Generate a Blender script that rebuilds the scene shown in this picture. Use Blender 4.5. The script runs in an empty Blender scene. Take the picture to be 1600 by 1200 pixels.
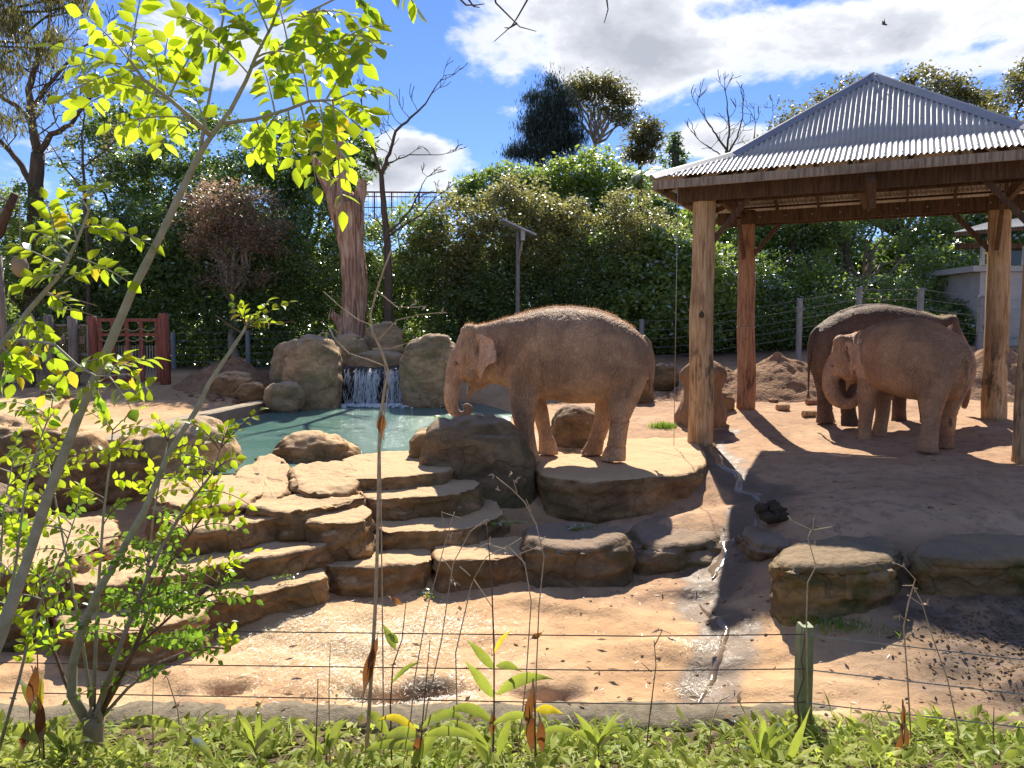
import bpy, bmesh, math, random
import numpy as np
from mathutils import Vector, Matrix, noise, Euler

# ------------------------------------------------------------------ camera
R = math.radians
F = 1200.0
PITCH = R(4.24)
CAM_Z = 2.1
sc = bpy.context.scene
col = sc.collection
cd = bpy.data.cameras.new("camera")
cam = bpy.data.objects.new("camera", cd)
col.objects.link(cam)
cam.location = (0, 0, CAM_Z)
cam.rotation_euler = (R(90) - PITCH, 0, 0)
cd.sensor_width = 36
cd.lens = F / 1600 * 36
cd.clip_start = 0.05
cd.clip_end = 3000
sc.camera = cam

# ------------------------------------------------------------------ sun, sky, exposure
SUN_EL, SUN_AZ = R(43), R(4)
sd = Vector((-math.sin(SUN_AZ) * math.cos(SUN_EL), -math.cos(SUN_AZ) * math.cos(SUN_EL), -math.sin(SUN_EL)))
sl = bpy.data.lights.new("sun", 'SUN')
sl.energy = 3.9
sl.angle = R(0.5)
sl.color = (1.0, 0.92, 0.79)
so = bpy.data.objects.new("sun", sl)
col.objects.link(so)
so.rotation_euler = sd.to_track_quat('-Z', 'Y').to_euler()
so.location = (0, 30, 40)
sc.view_settings.view_transform = 'Standard'
sc.view_settings.look = 'None'
sc.view_settings.gamma = 1
sc.view_settings.use_curve_mapping = False
sc.view_settings.exposure = 1.27
SKY_STRENGTH = 0.073


def ray(px, py):
    x = (px - 800) / F
    y = (600 - py) / F
    return Vector((x, math.cos(PITCH) + y * math.sin(PITCH), -math.sin(PITCH) + y * math.cos(PITCH)))


def P(px, py, Y):
    r = ray(px, py)
    t = Y / r.y
    return Vector((r.x * t, Y, CAM_Z + r.z * t))


def G(px, py, z):
    r = ray(px, py)
    t = (z - CAM_Z) / r.z
    return Vector((r.x * t, r.y * t, z))


# world with clouds
w = bpy.data.worlds.new("World")
sc.world = w
w.use_nodes = True
nt = w.node_tree
N = nt.nodes
L = nt.links
for n in list(N):
    N.remove(n)


class NB:
    """small node building helper"""
    def __init__(s, tree):
        s.t = tree

    def n(s, typ, **kw):
        nd = s.t.nodes.new(typ)
        ins = kw.pop('ins', {})
        for k, v in kw.items():
            setattr(nd, k, v)
        for k, v in ins.items():
            s.set(nd.inputs[k], v)
        return nd

    def set(s, sock, v):
        if isinstance(v, bpy.types.NodeSocket):
            s.t.links.new(v, sock)
        else:
            if isinstance(v, (tuple, list)) and len(v) == 3 and sock.type == 'RGBA':
                v = (*v, 1)
            sock.default_value = v

    def math(s, op, a, b=0.0, c=None, clamp=False):
        nd = s.n('ShaderNodeMath', operation=op, use_clamp=clamp)
        s.set(nd.inputs[0], a)
        s.set(nd.inputs[1], b)
        if c is not None:
            s.set(nd.inputs[2], c)
        return nd.outputs[0]

    def vmath(s, op, a, b=(0, 0, 0)):
        nd = s.n('ShaderNodeVectorMath', operation=op)
        s.set(nd.inputs[0], a)
        s.set(nd.inputs[1], b)
        return nd.outputs[0] if op not in ('DISTANCE', 'LENGTH', 'DOT_PRODUCT') else nd.outputs['Value']

    def mix(s, f, a, b, bt='MIX'):
        nd = s.n('ShaderNodeMix', data_type='RGBA', blend_type=bt)
        s.set(nd.inputs[0], f)
        s.set(nd.inputs[6], a)
        s.set(nd.inputs[7], b)
        return nd.outputs[2]

    def ramp(s, f, stops, interp='LINEAR'):
        nd = s.n('ShaderNodeValToRGB')
        cr = nd.color_ramp
        cr.interpolation = interp
        while len(cr.elements) < len(stops):
            cr.elements.new(0.5)
        for e, (p, c) in zip(cr.elements, stops):
            e.position = p
            e.color = (*c, 1) if len(c) == 3 else c
        s.set(nd.inputs[0], f)
        return nd.outputs[0]

    def sstep(s, f, a, b):
        nd = s.n('ShaderNodeMapRange', interpolation_type='SMOOTHSTEP')
        s.set(nd.inputs[0], f)
        nd.inputs[1].default_value = a
        nd.inputs[2].default_value = b
        return nd.outputs[0]

    def noise(s, vec, scale, detail=4, rough=0.55, dist=0.0):
        nd = s.n('ShaderNodeTexNoise')
        s.set(nd.inputs['Vector'], vec)
        nd.inputs['Scale'].default_value = scale
        nd.inputs['Detail'].default_value = detail
        nd.inputs['Roughness'].default_value = rough
        nd.inputs['Distortion'].default_value = dist
        return nd.outputs[0]


b = NB(nt)
sky = b.n('ShaderNodeTexSky', sky_type='NISHITA')
sky.sun_disc = False
sky.sun_elevation = SUN_EL
sky.sun_rotation = SUN_AZ
sky.air_density = 1.0
sky.dust_density = 0.0
sky.ozone_density = 3.0
sky.altitude = 0
tc = b.n('ShaderNodeTexCoord')
dirv = tc.outputs['Generated']
# flattened cloud-layer coordinates
cs = b.n('ShaderNodeMapping')
cs.inputs['Scale'].default_value = (1.0, 1.0, 1.9)
b.set(cs.inputs['Vector'], dirv)
cv = cs.outputs[0]
n1 = b.noise(cv, 5.5, 9, 0.58, 0.25)
n2 = b.noise(cv, 2.0, 3, 0.5)
n3c = b.noise(cv, 17.0, 6, 0.6)
blobs = [(930, 30, 250, 115, 1), (800, 110, 100, 60, .75), (1020, 70, 120, 105, 1), (1400, 30, 330, 85, 1), (1560, 90, 150, 50, .8),
         (1290, -90, 500, 90, 1), (655, 245, 115, 42, .85), (585, 275, 110, 45, .9), (690, 290, 60, 25, .6), (300, 60, 230, 80, .75), (1100, 222, 110, 42, .95),
         (1020, 250, 90, 40, .7), (60, 230, 120, 90, .7), (1075, 163, 28, 9, .55), (860, -120, 380, 130, .8), (800, 170, 60, 22, .62)]
dens = None
for (px, py, rx, ry, amp) in blobs:
    c = ray(px, py).normalized()
    sx = F / rx / 1.45
    sy = F / ry / 1.45
    mp = b.n('ShaderNodeMapping', vector_type='POINT')
    b.set(mp.inputs['Vector'], dirv)
    # (dir - c) scaled
    mp.inputs['Location'].default_value = (-c.x * sx, -c.y * sx, -c.z * sy)
    mp.inputs['Scale'].default_value = (sx, sx, sy)
    ln = b.vmath('LENGTH', mp.outputs[0])
    v = b.math('MULTIPLY', b.math('SUBTRACT', 1.0, ln), amp)
    dens = v if dens is None else b.math('SMOOTH_MAX', dens, v, 0.08)
dens = b.math('MAXIMUM', dens, -0.8)
# elsewhere in the dome the same broken cumulus carries on
dy = b.n('ShaderNodeSeparateXYZ')
b.set(dy.inputs[0], dirv)
infront = b.sstep(dy.outputs[1], 0.45, 0.75)
other = b.math('ADD', b.math('MULTIPLY', b.math('SUBTRACT', n2, 0.5), 2.2), 0.25)
mixd = b.n('ShaderNodeMix', data_type='FLOAT')
b.set(mixd.inputs[0], infront)
b.set(mixd.inputs[2], other)
b.set(mixd.inputs[3], dens)
dd = b.math('ADD', b.math('SUBTRACT', mixd.outputs[0], 0.36), b.math('ADD', b.math('MULTIPLY', b.math('SUBTRACT', n1, 0.5), 1.7), b.math('MULTIPLY', b.math('SUBTRACT', n3c, 0.5), 0.55)))
mask = b.sstep(dd, 0.02, 0.34)
lit = b.ramp(b.math('ADD', dd, b.math('MULTIPLY', b.math('SUBTRACT', n2, .5), .7)),
             [(0.0, (1.0, 1.0, 1.0)), (0.22, (1.0, 1.0, 1.01)), (0.46, (0.66, 0.68, 0.73)), (0.72, (0.46, 0.48, 0.54))])
CLOUD_V = 6.9
litc = b.mix(1.0, lit, (CLOUD_V, CLOUD_V, CLOUD_V), 'MULTIPLY')
tint = b.mix(1.0, sky.outputs[0], (0.50, 0.60, 0.86), 'MULTIPLY')
sk = b.mix(b.math('MULTIPLY', mask, 0.97), tint, litc)
bg = b.n('ShaderNodeBackground')
b.set(bg.inputs[0], sk)
bg.inputs[1].default_value = SKY_STRENGTH
wo = b.n('ShaderNodeOutputWorld')
L.new(bg.outputs[0], wo.inputs[0])

sc.cycles.max_bounces = 6
sc.cycles.transparent_max_bounces = 8
sc.cycles.use_denoising = True

# ------------------------------------------------------------------ helpers
ORI = {}


def tag(o, label=None, cat=None, group=None, kind=None):
    if label: o['label'] = label
    if cat: o['category'] = cat
    if group: o['group'] = group
    if kind: o['kind'] = kind
    return o


def thing(name, label, cat, loc=(0, 0, 0), group=None, rz=0.0):
    o = bpy.data.objects.new(name, None)
    o.empty_display_size = 0.1
    col.objects.link(o)
    o.location = loc
    o.rotation_euler = (0, 0, rz)
    ORI[o.name] = Vector(loc)
    return tag(o, label, cat, group)


class MB:
    def __init__(s):
        s.v = []
        s.f = []

    def add(s, vs, fs):
        n = len(s.v)
        s.v.extend([tuple(v) for v in vs])
        s.f.extend([tuple(i + n for i in f) for f in fs])
        return s

    def box(s, c, size, m=None):
        """box centred at c; m optional 3x3/4x4 matrix for its axes"""
        hx, hy, hz = size[0] / 2, size[1] / 2, size[2] / 2
        vs = []
        for x in (-hx, hx):
            for y in (-hy, hy):
                for z in (-hz, hz):
                    p = Vector((x, y, z))
                    if m is not None:
                        p = m @ p
                    vs.append(p + Vector(c))
        return s.add(vs, [(0, 1, 3, 2), (4, 6, 7, 5), (0, 4, 5, 1), (2, 3, 7, 6), (0, 2, 6, 4), (1, 5, 7, 3)])

    def beam(s, a, c, wd, ht, up=(0, 0, 1)):
        a = Vector(a); c = Vector(c)
        d = (c - a)
        ln = d.length
        d.normalize()
        upv = Vector(up)
        side = d.cross(upv)
        if side.length < 1e-4:
            side = d.cross(Vector((1, 0, 0)))
        side.normalize()
        u2 = side.cross(d)
        m = Matrix((d, side, u2)).transposed()
        return s.box((a + c) / 2, (ln, wd, ht), m)

    def tube(s, pts, rad, sides=8, cap=True, flat=None, jit=0.0, seed=0):
        pts = [Vector(p) for p in pts]
        n = len(pts)
        if not hasattr(rad, '__len__'):
            rad = [rad] * n
        rg = random.Random(seed)
        t0 = (pts[1] - pts[0]).normalized()
        ref = Vector((0, 0, 1)) if abs(t0.z) < 0.9 else Vector((1, 0, 0))
        nx = t0.cross(ref).normalized()
        vs = []
        for i, p in enumerate(pts):
            if i == 0: t = pts[1] - pts[0]
            elif i == n - 1: t = pts[-1] - pts[-2]
            else: t = pts[i + 1] - pts[i - 1]
            t.normalize()
            nx = (nx - t * nx.dot(t))
            if nx.length < 1e-5: nx = t.orthogonal()
            nx.normalize()
            ny = t.cross(nx)
            for k in range(sides):
                a = 2 * math.pi * k / sides
                r = rad[i] * (1 + (rg.random() - .5) * jit)
                vs.append(p + nx * (math.cos(a) * r) + ny * (math.sin(a) * r))
        fs = []
        for i in range(n - 1):
            for k in range(sides):
                k2 = (k + 1) % sides
                fs.append((i * sides + k, i * sides + k2, (i + 1) * sides + k2, (i + 1) * sides + k))
        if cap:
            fs.append(tuple(range(sides - 1, -1, -1)))
            fs.append(tuple((n - 1) * sides + k for k in range(sides)))
        return s.add(vs, fs)

    def build(s, name, mat, parent=None, loc=None, smooth=False, local=False):
        me = bpy.data.meshes.new(name)
        if parent is not None:
            off = ORI.get(parent.name, Vector((0, 0, 0)))
        elif loc is not None:
            off = Vector(loc)
        else:
            off = Vector((0, 0, 0))
        if local:
            vs = s.v
        else:
            vs = [(v[0] - off.x, v[1] - off.y, v[2] - off.z) for v in s.v]
        me.from_pydata(vs, [], s.f)
        me.update()
        return link(name, me, mat, parent, None if parent else off, smooth)


def link(name, me, mat, parent=None, loc=None, smooth=False):
    o = bpy.data.objects.new(name, me)
    col.objects.link(o)
    if mat is not None:
        me.materials.clear()
        me.materials.append(mat)
    if smooth:
        me.polygons.foreach_set('use_smooth', [True] * len(me.polygons))
    if parent is not None:
        o.parent = parent
        ORI[o.name] = ORI.get(parent.name, Vector((0, 0, 0)))
    else:
        o.location = loc or (0, 0, 0)
        ORI[o.name] = Vector(loc or (0, 0, 0))
    return o


def np_mesh(name, V, quads=None):
    """V (n,3) float, quads (m,k) int with k=3 or 4"""
    me = bpy.data.meshes.new(name)
    V = np.ascontiguousarray(V, dtype=np.float32)
    if quads is None:
        quads = np.arange(len(V)).reshape(-1, 4)
    quads = np.ascontiguousarray(quads, dtype=np.int32)
    k = quads.shape[1]
    me.vertices.add(len(V))
    me.vertices.foreach_set('co', V.ravel())
    me.loops.add(quads.size)
    me.loops.foreach_set('vertex_index', quads.ravel())
    me.polygons.add(len(quads))
    me.polygons.foreach_set('loop_start', np.arange(len(quads), dtype=np.int32) * k)
    me.update(calc_edges=True)
    return me


def fbm(x, y, z=0.0, oct=4):
    return noise.fractal(Vector((x, y, z)), 1.0, 2.0, oct)


# ------------------------------------------------------------------ materials
MATS = {}


def newmat(name):
    m = bpy.data.materials.new(name)
    m.use_nodes = True
    t = m.node_tree
    for n in list(t.nodes):
        t.nodes.remove(n)
    nb = NB(t)
    nb.out = nb.n('ShaderNodeOutputMaterial')
    MATS[name] = m
    return m, nb


def finish(nb, color, rough=0.9, bump=None, bdist=0.02, bstr=1.0, metal=0.0, spec=0.3, extra=None, disp_normal=None):
    p = nb.n('ShaderNodeBsdfPrincipled')
    nb.set(p.inputs['Base Color'], color)
    nb.set(p.inputs['Roughness'], rough)
    nb.set(p.inputs['Metallic'], metal)
    nb.set(p.inputs['Specular IOR Level'], spec)
    if bump is not None:
        bn = nb.n('ShaderNodeBump')
        bn.inputs['Strength'].default_value = bstr
        bn.inputs['Distance'].default_value = bdist
        nb.set(bn.inputs['Height'], bump)
        nb.set(p.inputs['Normal'], bn.outputs[0])
    nb.set(nb.out.inputs[0], p.outputs[0])
    return p


def pos(nb):
    return nb.n('ShaderNodeNewGeometry').outputs['Position']


def objc(nb):
    return nb.n('ShaderNodeTexCoord').outputs['Object']


def simple(name, cols, scale=4, rough=0.85, bscale=30, bdist=0.01, spec=0.3, metal=0.0, detail=5, stretch=None, obj=False):
    m, nb = newmat(name)
    v = objc(nb) if obj else pos(nb)
    if stretch:
        mp = nb.n('ShaderNodeMapping')
        mp.inputs['Scale'].default_value = stretch
        nb.set(mp.inputs['Vector'], v)
        v = mp.outputs[0]
    f = nb.noise(v, scale, detail, 0.6)
    k = len(cols)
    c = nb.ramp(f, [(0.28 + 0.44 * i / max(1, k - 1), cols[i]) for i in range(k)])
    bm_ = nb.noise(v, bscale, 5, 0.6)
    finish(nb, c, rough, bm_, bdist, 1.0, metal, spec)
    return m


def rockmat(name, light, mid, dark, moss=(0.085, 0.085, 0.03), mossamt=0.5, dust=(0.50, 0.36, 0.21), dustamt=0.8):
    m, nb = newmat(name)
    v = pos(nb)
    mp = nb.n('ShaderNodeMapping')
    mp.inputs['Scale'].default_value = (1, 1, 2.2)
    nb.set(mp.inputs['Vector'], v)
    n1 = nb.noise(mp.outputs[0], 1.8, 7, 0.62, 0.4)
    n2 = nb.noise(v, 9, 6, 0.65)
    n3 = nb.noise(v, 45, 4, 0.6)
    c = nb.ramp(n1, [(0.30, dark), (0.47, mid), (0.62, light), (0.8, mid)])
    c = nb.mix(nb.math('MULTIPLY', nb.sstep(n2, 0.45, 0.7), 0.5), c, dark)
    g = nb.n('ShaderNodeNewGeometry')
    sp = nb.n('ShaderNodeSeparateXYZ')
    nb.set(sp.inputs[0], g.outputs['Normal'])
    nz = sp.outputs[2]
    # algae on the steep faces
    mz = nb.math('SUBTRACT', 1.0, nb.sstep(nz, 0.35, 0.8))
    mm = nb.math('MULTIPLY', nb.math('MULTIPLY', mz, nb.sstep(nb.noise(v, 1.3, 5, 0.65, 0.6), 0.45, 0.62)), mossamt)
    c = nb.mix(mm, c, moss)
    # trodden sand lying on the level faces
    dz = nb.math('MULTIPLY', nb.sstep(nb.math('ADD', nz, nb.math('MULTIPLY', nb.math('SUBTRACT', n2, .5), .5)), 0.62, 0.92), dustamt)
    dc = nb.mix(n3, tuple(x * 0.78 for x in dust), tuple(min(1, x * 1.12) for x in dust))
    c = nb.mix(dz, c, dc)
    vo = nb.n('ShaderNodeTexVoronoi', feature='DISTANCE_TO_EDGE')
    wv = nb.n('ShaderNodeMapping')
    wv.inputs['Scale'].default_value = (1, 1, 1.8)
    nb.set(wv.inputs['Vector'], nb.vmath('ADD', v, nb.n('ShaderNodeTexNoise', ins={'Scale': 2.2, 'Vector': v}).outputs[1]))
    nb.set(vo.inputs['Vector'], wv.outputs[0])
    vo.inputs['Scale'].default_value = 0.7
    crack = nb.math('SUBTRACT', 1.0, nb.sstep(vo.outputs[0], 0.0, 0.022))
    steep = nb.math('SUBTRACT', 1.0, nb.sstep(nz, 0.55, 0.9))
    crack = nb.math('MULTIPLY', crack, steep)
    c = nb.mix(nb.math('MULTIPLY', crack, 0.22), c, tuple(x * .35 for x in dark))
    h = nb.math('ADD', nb.math('MULTIPLY', n1, 1.4), nb.math('ADD', nb.math('MULTIPLY', n2, 0.5), nb.math('MULTIPLY', n3, 0.14)))
    h = nb.math('SUBTRACT', h, nb.math('MULTIPLY', crack, 0.22))
    finish(nb, c, 0.92, h, 0.06, 0.9, 0, 0.2)
    return m


M = {}
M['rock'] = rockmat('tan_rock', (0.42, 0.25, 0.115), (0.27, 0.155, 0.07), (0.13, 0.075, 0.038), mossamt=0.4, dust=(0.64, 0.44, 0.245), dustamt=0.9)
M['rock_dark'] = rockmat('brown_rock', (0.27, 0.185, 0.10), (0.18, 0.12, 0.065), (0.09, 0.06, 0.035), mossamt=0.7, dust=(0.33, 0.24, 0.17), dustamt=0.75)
M['rock_moss'] = rockmat('mossy_rock', (0.32, 0.22, 0.10), (0.20, 0.14, 0.065), (0.09, 0.07, 0.038), moss=(0.07, 0.085, 0.02), mossamt=0.85, dust=(0.30, 0.22, 0.15), dustamt=0.6)
M['rock_pool'] = rockmat('pool_rock', (0.54, 0.36, 0.20), (0.38, 0.255, 0.14), (0.18, 0.125, 0.07), moss=(0.15, 0.15, 0.06), mossamt=0.5, dust=(0.56, 0.44, 0.29), dustamt=0.6)
M['rock_wet'] = simple('wet_rock', [(0.02, 0.018, 0.015), (0.06, 0.05, 0.035)], 5, 0.25, 20, 0.03, 0.6)
M['mound'] = simple('dug_soil', [(0.22, 0.12, 0.065), (0.42, 0.25, 0.14)], 5, 0.95, 14, 0.10)
M['clay'] = simple('ochre_clay', [(0.20, 0.11, 0.06), (0.36, 0.22, 0.12)], 3, 0.9, 12, 0.05, stretch=(1.6, 1.6, 0.4))
M['concrete'] = simple('concrete', [(0.25, 0.20, 0.14), (0.42, 0.34, 0.24)], 4, 0.85, 60, 0.006)
M['kerb'] = simple('rough_kerb', [(0.10, 0.085, 0.06), (0.26, 0.21, 0.14)], 14, 0.95, 50, 0.02)


def woodmat(name, cols, dark, sc_=3.0, stain=None):
    m, nb = newmat(name)
    v = pos(nb)
    mp = nb.n('ShaderNodeMapping')
    mp.inputs['Scale'].default_value = (9, 9, 0.7)
    nb.set(mp.inputs['Vector'], v)
    g1 = nb.noise(mp.outputs[0], sc_, 7, 0.65, 0.5)
    n2 = nb.noise(v, 1.3, 4, 0.5)
    c = nb.ramp(g1, [(0.36, cols[0]), (0.5, cols[1]), (0.62, cols[2])])
    c = nb.mix(nb.sstep(n2, 0.5, 0.7), c, nb.mix(0.5, c, dark))
    if stain:
        # mud rubbed on by the animals up to about their shoulder height
        sp = nb.n('ShaderNodeSeparateXYZ')
        nb.set(sp.inputs[0], v)
        hgt = nb.math('MULTIPLY', nb.sstep(sp.outputs[2], 0.3, 0.8), nb.math('SUBTRACT', 1.0, nb.sstep(sp.outputs[2], 1.5, 2.1)))
        mp2 = nb.n('ShaderNodeMapping')
        mp2.inputs['Scale'].default_value = (2.2, 2.2, 0.8)
        nb.set(mp2.inputs['Vector'], v)
        st = nb.math('MULTIPLY', nb.sstep(nb.noise(mp2.outputs[0], 2.0, 6, 0.65), 0.5, 0.62), hgt)
        c = nb.mix(nb.math('MULTIPLY', st, 0.85), c, stain)
    finish(nb, c, 0.8, g1, 0.012, 1.0, 0, 0.25)
    return m


M['pole'] = woodmat('peeled_log', [(0.26, 0.145, 0.07), (0.46, 0.295, 0.15), (0.56, 0.39, 0.22)], (0.18, 0.09, 0.04), stain=(0.07, 0.055, 0.04))
M['pole_red'] = woodmat('red_log', [(0.20, 0.09, 0.05), (0.36, 0.18, 0.095), (0.44, 0.26, 0.15)], (0.12, 0.05, 0.025), stain=(0.10, 0.05, 0.03))
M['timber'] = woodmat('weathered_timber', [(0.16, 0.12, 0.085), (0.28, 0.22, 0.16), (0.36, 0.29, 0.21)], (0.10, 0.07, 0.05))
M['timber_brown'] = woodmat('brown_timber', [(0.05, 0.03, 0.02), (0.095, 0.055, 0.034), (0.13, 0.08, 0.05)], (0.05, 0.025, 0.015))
M['timber_red'] = woodmat('red_stained_timber', [(0.16, 0.05, 0.035), (0.25, 0.085, 0.06), (0.30, 0.12, 0.085)], (0.10, 0.035, 0.03))
M['timber_grey'] = woodmat('grey_timber', [(0.14, 0.12, 0.10), (0.24, 0.21, 0.18), (0.30, 0.27, 0.23)], (0.08, 0.07, 0.06))
M['deadwood'] = woodmat('dead_trunk', [(0.16, 0.075, 0.045), (0.46, 0.265, 0.165), (0.64, 0.46, 0.32)], (0.20, 0.10, 0.065), 1.5)
M['bark'] = simple('bark', [(0.06, 0.045, 0.03), (0.16, 0.12, 0.085)], 5, 0.9, 20, 0.03, stretch=(3, 3, .6))
M['bark_pale'] = simple('pale_bark', [(0.22, 0.17, 0.12), (0.40, 0.33, 0.25)], 6, 0.85, 20, 0.01, stretch=(3, 3, .6))
M['bark_green'] = simple('green_grey_bark', [(0.24, 0.235, 0.14), (0.42, 0.39, 0.27)], 12, 0.7, 60, 0.003)
M['stem_brown'] = simple('brown_stem', [(0.10, 0.06, 0.035), (0.22, 0.14, 0.08)], 20, 0.7, 60, 0.002)
M['stem_straw'] = simple('dry_stem', [(0.36, 0.24, 0.13), (0.62, 0.48, 0.31)], 15, 0.7, 60, 0.002)
M['steel'] = simple('grey_steel_post', [(0.16, 0.17, 0.18), (0.26, 0.27, 0.28)], 4, 0.55, 30, 0.002, 0.4)
M['wire'] = simple('galvanised_wire', [(0.22, 0.22, 0.21), (0.36, 0.36, 0.34)], 30, 0.35, 60, 0.0005, 0.5, metal=0.8)
M['wire_dark'] = simple('dark_wire', [(0.05, 0.05, 0.05), (0.12, 0.11, 0.10)], 30, 0.4, 60, 0.0005, 0.5, metal=0.5)
M['postgreen'] = simple('green_painted_post', [(0.16, 0.19, 0.09), (0.30, 0.33, 0.19)], 9, 0.6, 60, 0.002, 0.3)
M['white_wall'] = simple('pale_render', [(0.34, 0.34, 0.32), (0.44, 0.43, 0.41)], 3, 0.85, 60, 0.003)
M['glass'] = simple('dark_window_glass', [(0.02, 0.025, 0.03), (0.04, 0.05, 0.055)], 3, 0.08, 10, 0.0005, 0.6)
M['dung'] = simple('dark_dung', [(0.03, 0.02, 0.012), (0.10, 0.065, 0.035)], 30, 0.9, 40, 0.02)
M['nail'] = simple('toenail', [(0.30, 0.23, 0.16), (0.42, 0.33, 0.24)], 20, 0.6, 50, 0.001, obj=True)
M['eye'] = simple('dark_eye', [(0.01, 0.006, 0.004), (0.03, 0.015, 0.01)], 20, 0.1, 50, 0.0001, 0.6, obj=True)
M['panel'] = simple('solar_cell', [(0.30, 0.32, 0.35), (0.42, 0.44, 0.46)], 3, 0.25, 20, 0.0005, 0.6)
M['rope'] = simple('rope', [(0.22, 0.17, 0.10), (0.36, 0.28, 0.18)], 60, 0.9, 100, 0.004)

# corrugated sheet
m, nb = newmat('corrugated_steel')
v = pos(nb)
n1 = nb.noise(v, 0.9, 5, 0.6)
n2 = nb.noise(v, 14, 4, 0.6)
c = nb.ramp(n1, [(0.3, (0.33, 0.315, 0.295)), (0.6, (0.45, 0.425, 0.395)), (0.8, (0.38, 0.35, 0.31))])
c = nb.mix(nb.math('MULTIPLY', nb.sstep(n2, 0.55, 0.75), 0.35), c, (0.33, 0.30, 0.27))
finish(nb, c, nb.math('ADD', 0.42, nb.math('MULTIPLY', n2, 0.2)), n2, 0.001, 1, 0.0, 0.5)
M['roof'] = m
M['cap'] = simple('ridge_cap_steel', [(0.20, 0.21, 0.24), (0.30, 0.31, 0.34)], 2, 0.45, 30, 0.001, 0.4, metal=0.4)


# leaves
def leafmat(name, c1, c2, tr, trans=0.45, gloss=0.12, rough=0.35, obj=False):
    m, nb = newmat(name)
    g = nb.n('ShaderNodeNewGeometry')
    rnd = g.outputs['Random Per Island']
    if obj:
        rnd = nb.n('ShaderNodeObjectInfo').outputs['Random']
    big = nb.noise(g.outputs['Position'], 0.7, 3, 0.6)
    if obj: big = nb.noise(g.outputs['Position'], 38, 4, 0.65)
    f = nb.math('ADD', nb.math('MULTIPLY', rnd, 0.65), nb.math('MULTIPLY', nb.sstep(big, 0.3, 0.7), 0.35))
    c = nb.mix(f, c1, c2)
    t = nb.mix(f, tuple(x * .7 for x in tr), tr)
    df = nb.n('ShaderNodeBsdfDiffuse')
    nb.set(df.inputs[0], c)
    tl = nb.n('ShaderNodeBsdfTranslucent')
    nb.set(tl.inputs[0], t)
    gl = nb.n('ShaderNodeBsdfGlossy')
    gl.inputs[0].default_value = (0.9, 0.95, 1, 1)
    gl.inputs['Roughness'].default_value = rough
    m1 = nb.n('ShaderNodeMixShader')
    m1.inputs[0].default_value = trans
    nb.t.links.new(df.outputs[0], m1.inputs[1])
    nb.t.links.new(tl.outputs[0], m1.inputs[2])
    fr = nb.n('ShaderNodeFresnel')
    fr.inputs[0].default_value = 1.45
    m2 = nb.n('ShaderNodeMixShader')
    nb.set(m2.inputs[0], nb.math('MULTIPLY', fr.outputs[0], gloss * 6, clamp=True))
    nb.t.links.new(m1.outputs[0], m2.inputs[1])
    nb.t.links.new(gl.outputs[0], m2.inputs[2])
    nb.t.links.new(m2.outputs[0], nb.out.inputs[0])
    return m


M['lf_dark'] = leafmat('dark_leaf', (0.05, 0.085, 0.028), (0.12, 0.175, 0.055), (0.36, 0.54, 0.09), 0.35, 0.05, 0.35)
M['lf_mid'] = leafmat('mid_leaf', (0.07, 0.12, 0.035), (0.17, 0.23, 0.07), (0.52, 0.70, 0.12), 0.4, 0.05, 0.35)
M['lf_bright'] = leafmat('bright_leaf', (0.07, 0.12, 0.025), (0.15, 0.20, 0.05), (0.52, 0.68, 0.10), 0.5, 0.05, 0.4)
M['lf_rust'] = leafmat('rust_tipped_leaf', (0.07, 0.11, 0.03), (0.21, 0.175, 0.08), (0.58, 0.56, 0.17), 0.4, 0.03, 0.45)
M['lf_pink'] = leafmat('pinkish_brown_leaf', (0.10, 0.085, 0.04), (0.30, 0.19, 0.125), (0.62, 0.42, 0.26), 0.4, 0.03, 0.45)
M['lf_olive'] = leafmat('olive_leaf', (0.06, 0.07, 0.025), (0.12, 0.115, 0.04), (0.36, 0.34, 0.09), 0.4, 0.04, 0.4)
M['lf_casu'] = leafmat('casuarina_needle', (0.02, 0.035, 0.022), (0.04, 0.06, 0.035), (0.06, 0.09, 0.045), 0.25, 0.05, 0.5)
M['lf_lime'] = leafmat('lime_leaf', (0.10, 0.17, 0.012), (0.19, 0.25, 0.02), (0.60, 0.78, 0.03), 0.62, 0.05, 0.4, obj=True)
M['lf_lime_many'] = leafmat('lime_leaf_small', (0.13, 0.19, 0.012), (0.20, 0.26, 0.02), (0.70, 0.88, 0.04), 0.6, 0.05, 0.4)
M['lf_lime_green'] = leafmat('green_leaf_obj', (0.07, 0.13, 0.02), (0.15, 0.22, 0.03), (0.36, 0.60, 0.05), 0.55, 0.07, 0.35, obj=True)
M['lf_yellow'] = leafmat('yellow_leaf', (0.35, 0.27, 0.02), (0.45, 0.36, 0.04), (0.85, 0.70, 0.05), 0.6, 0.03, 0.5, obj=True)
M['lf_cover'] = leafmat('ground_cover_leaf', (0.15, 0.23, 0.03), (0.42, 0.43, 0.12), (0.70, 0.82, 0.12), 0.45, 0.02, 0.4)
M['lf_blade'] = leafmat('ginger_leaf', (0.13, 0.20, 0.04), (0.26, 0.32, 0.08), (0.50, 0.60, 0.08), 0.5, 0.08, 0.3, obj=True)
M['lf_dead'] = leafmat('dead_leaf', (0.14, 0.055, 0.02), (0.26, 0.12, 0.045), (0.38, 0.15, 0.04), 0.35, 0.03, 0.5, obj=True)
M['lf_litter'] = leafmat('leaf_litter', (0.10, 0.065, 0.04), (0.26, 0.18, 0.11), (0.14, 0.08, 0.04), 0.1, 0.0, 0.6)
M['lf_green_many'] = leafmat('green_leaf_small', (0.06, 0.12, 0.02), (0.14, 0.22, 0.03), (0.32, 0.55, 0.05), 0.55, 0.06, 0.35)
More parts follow.
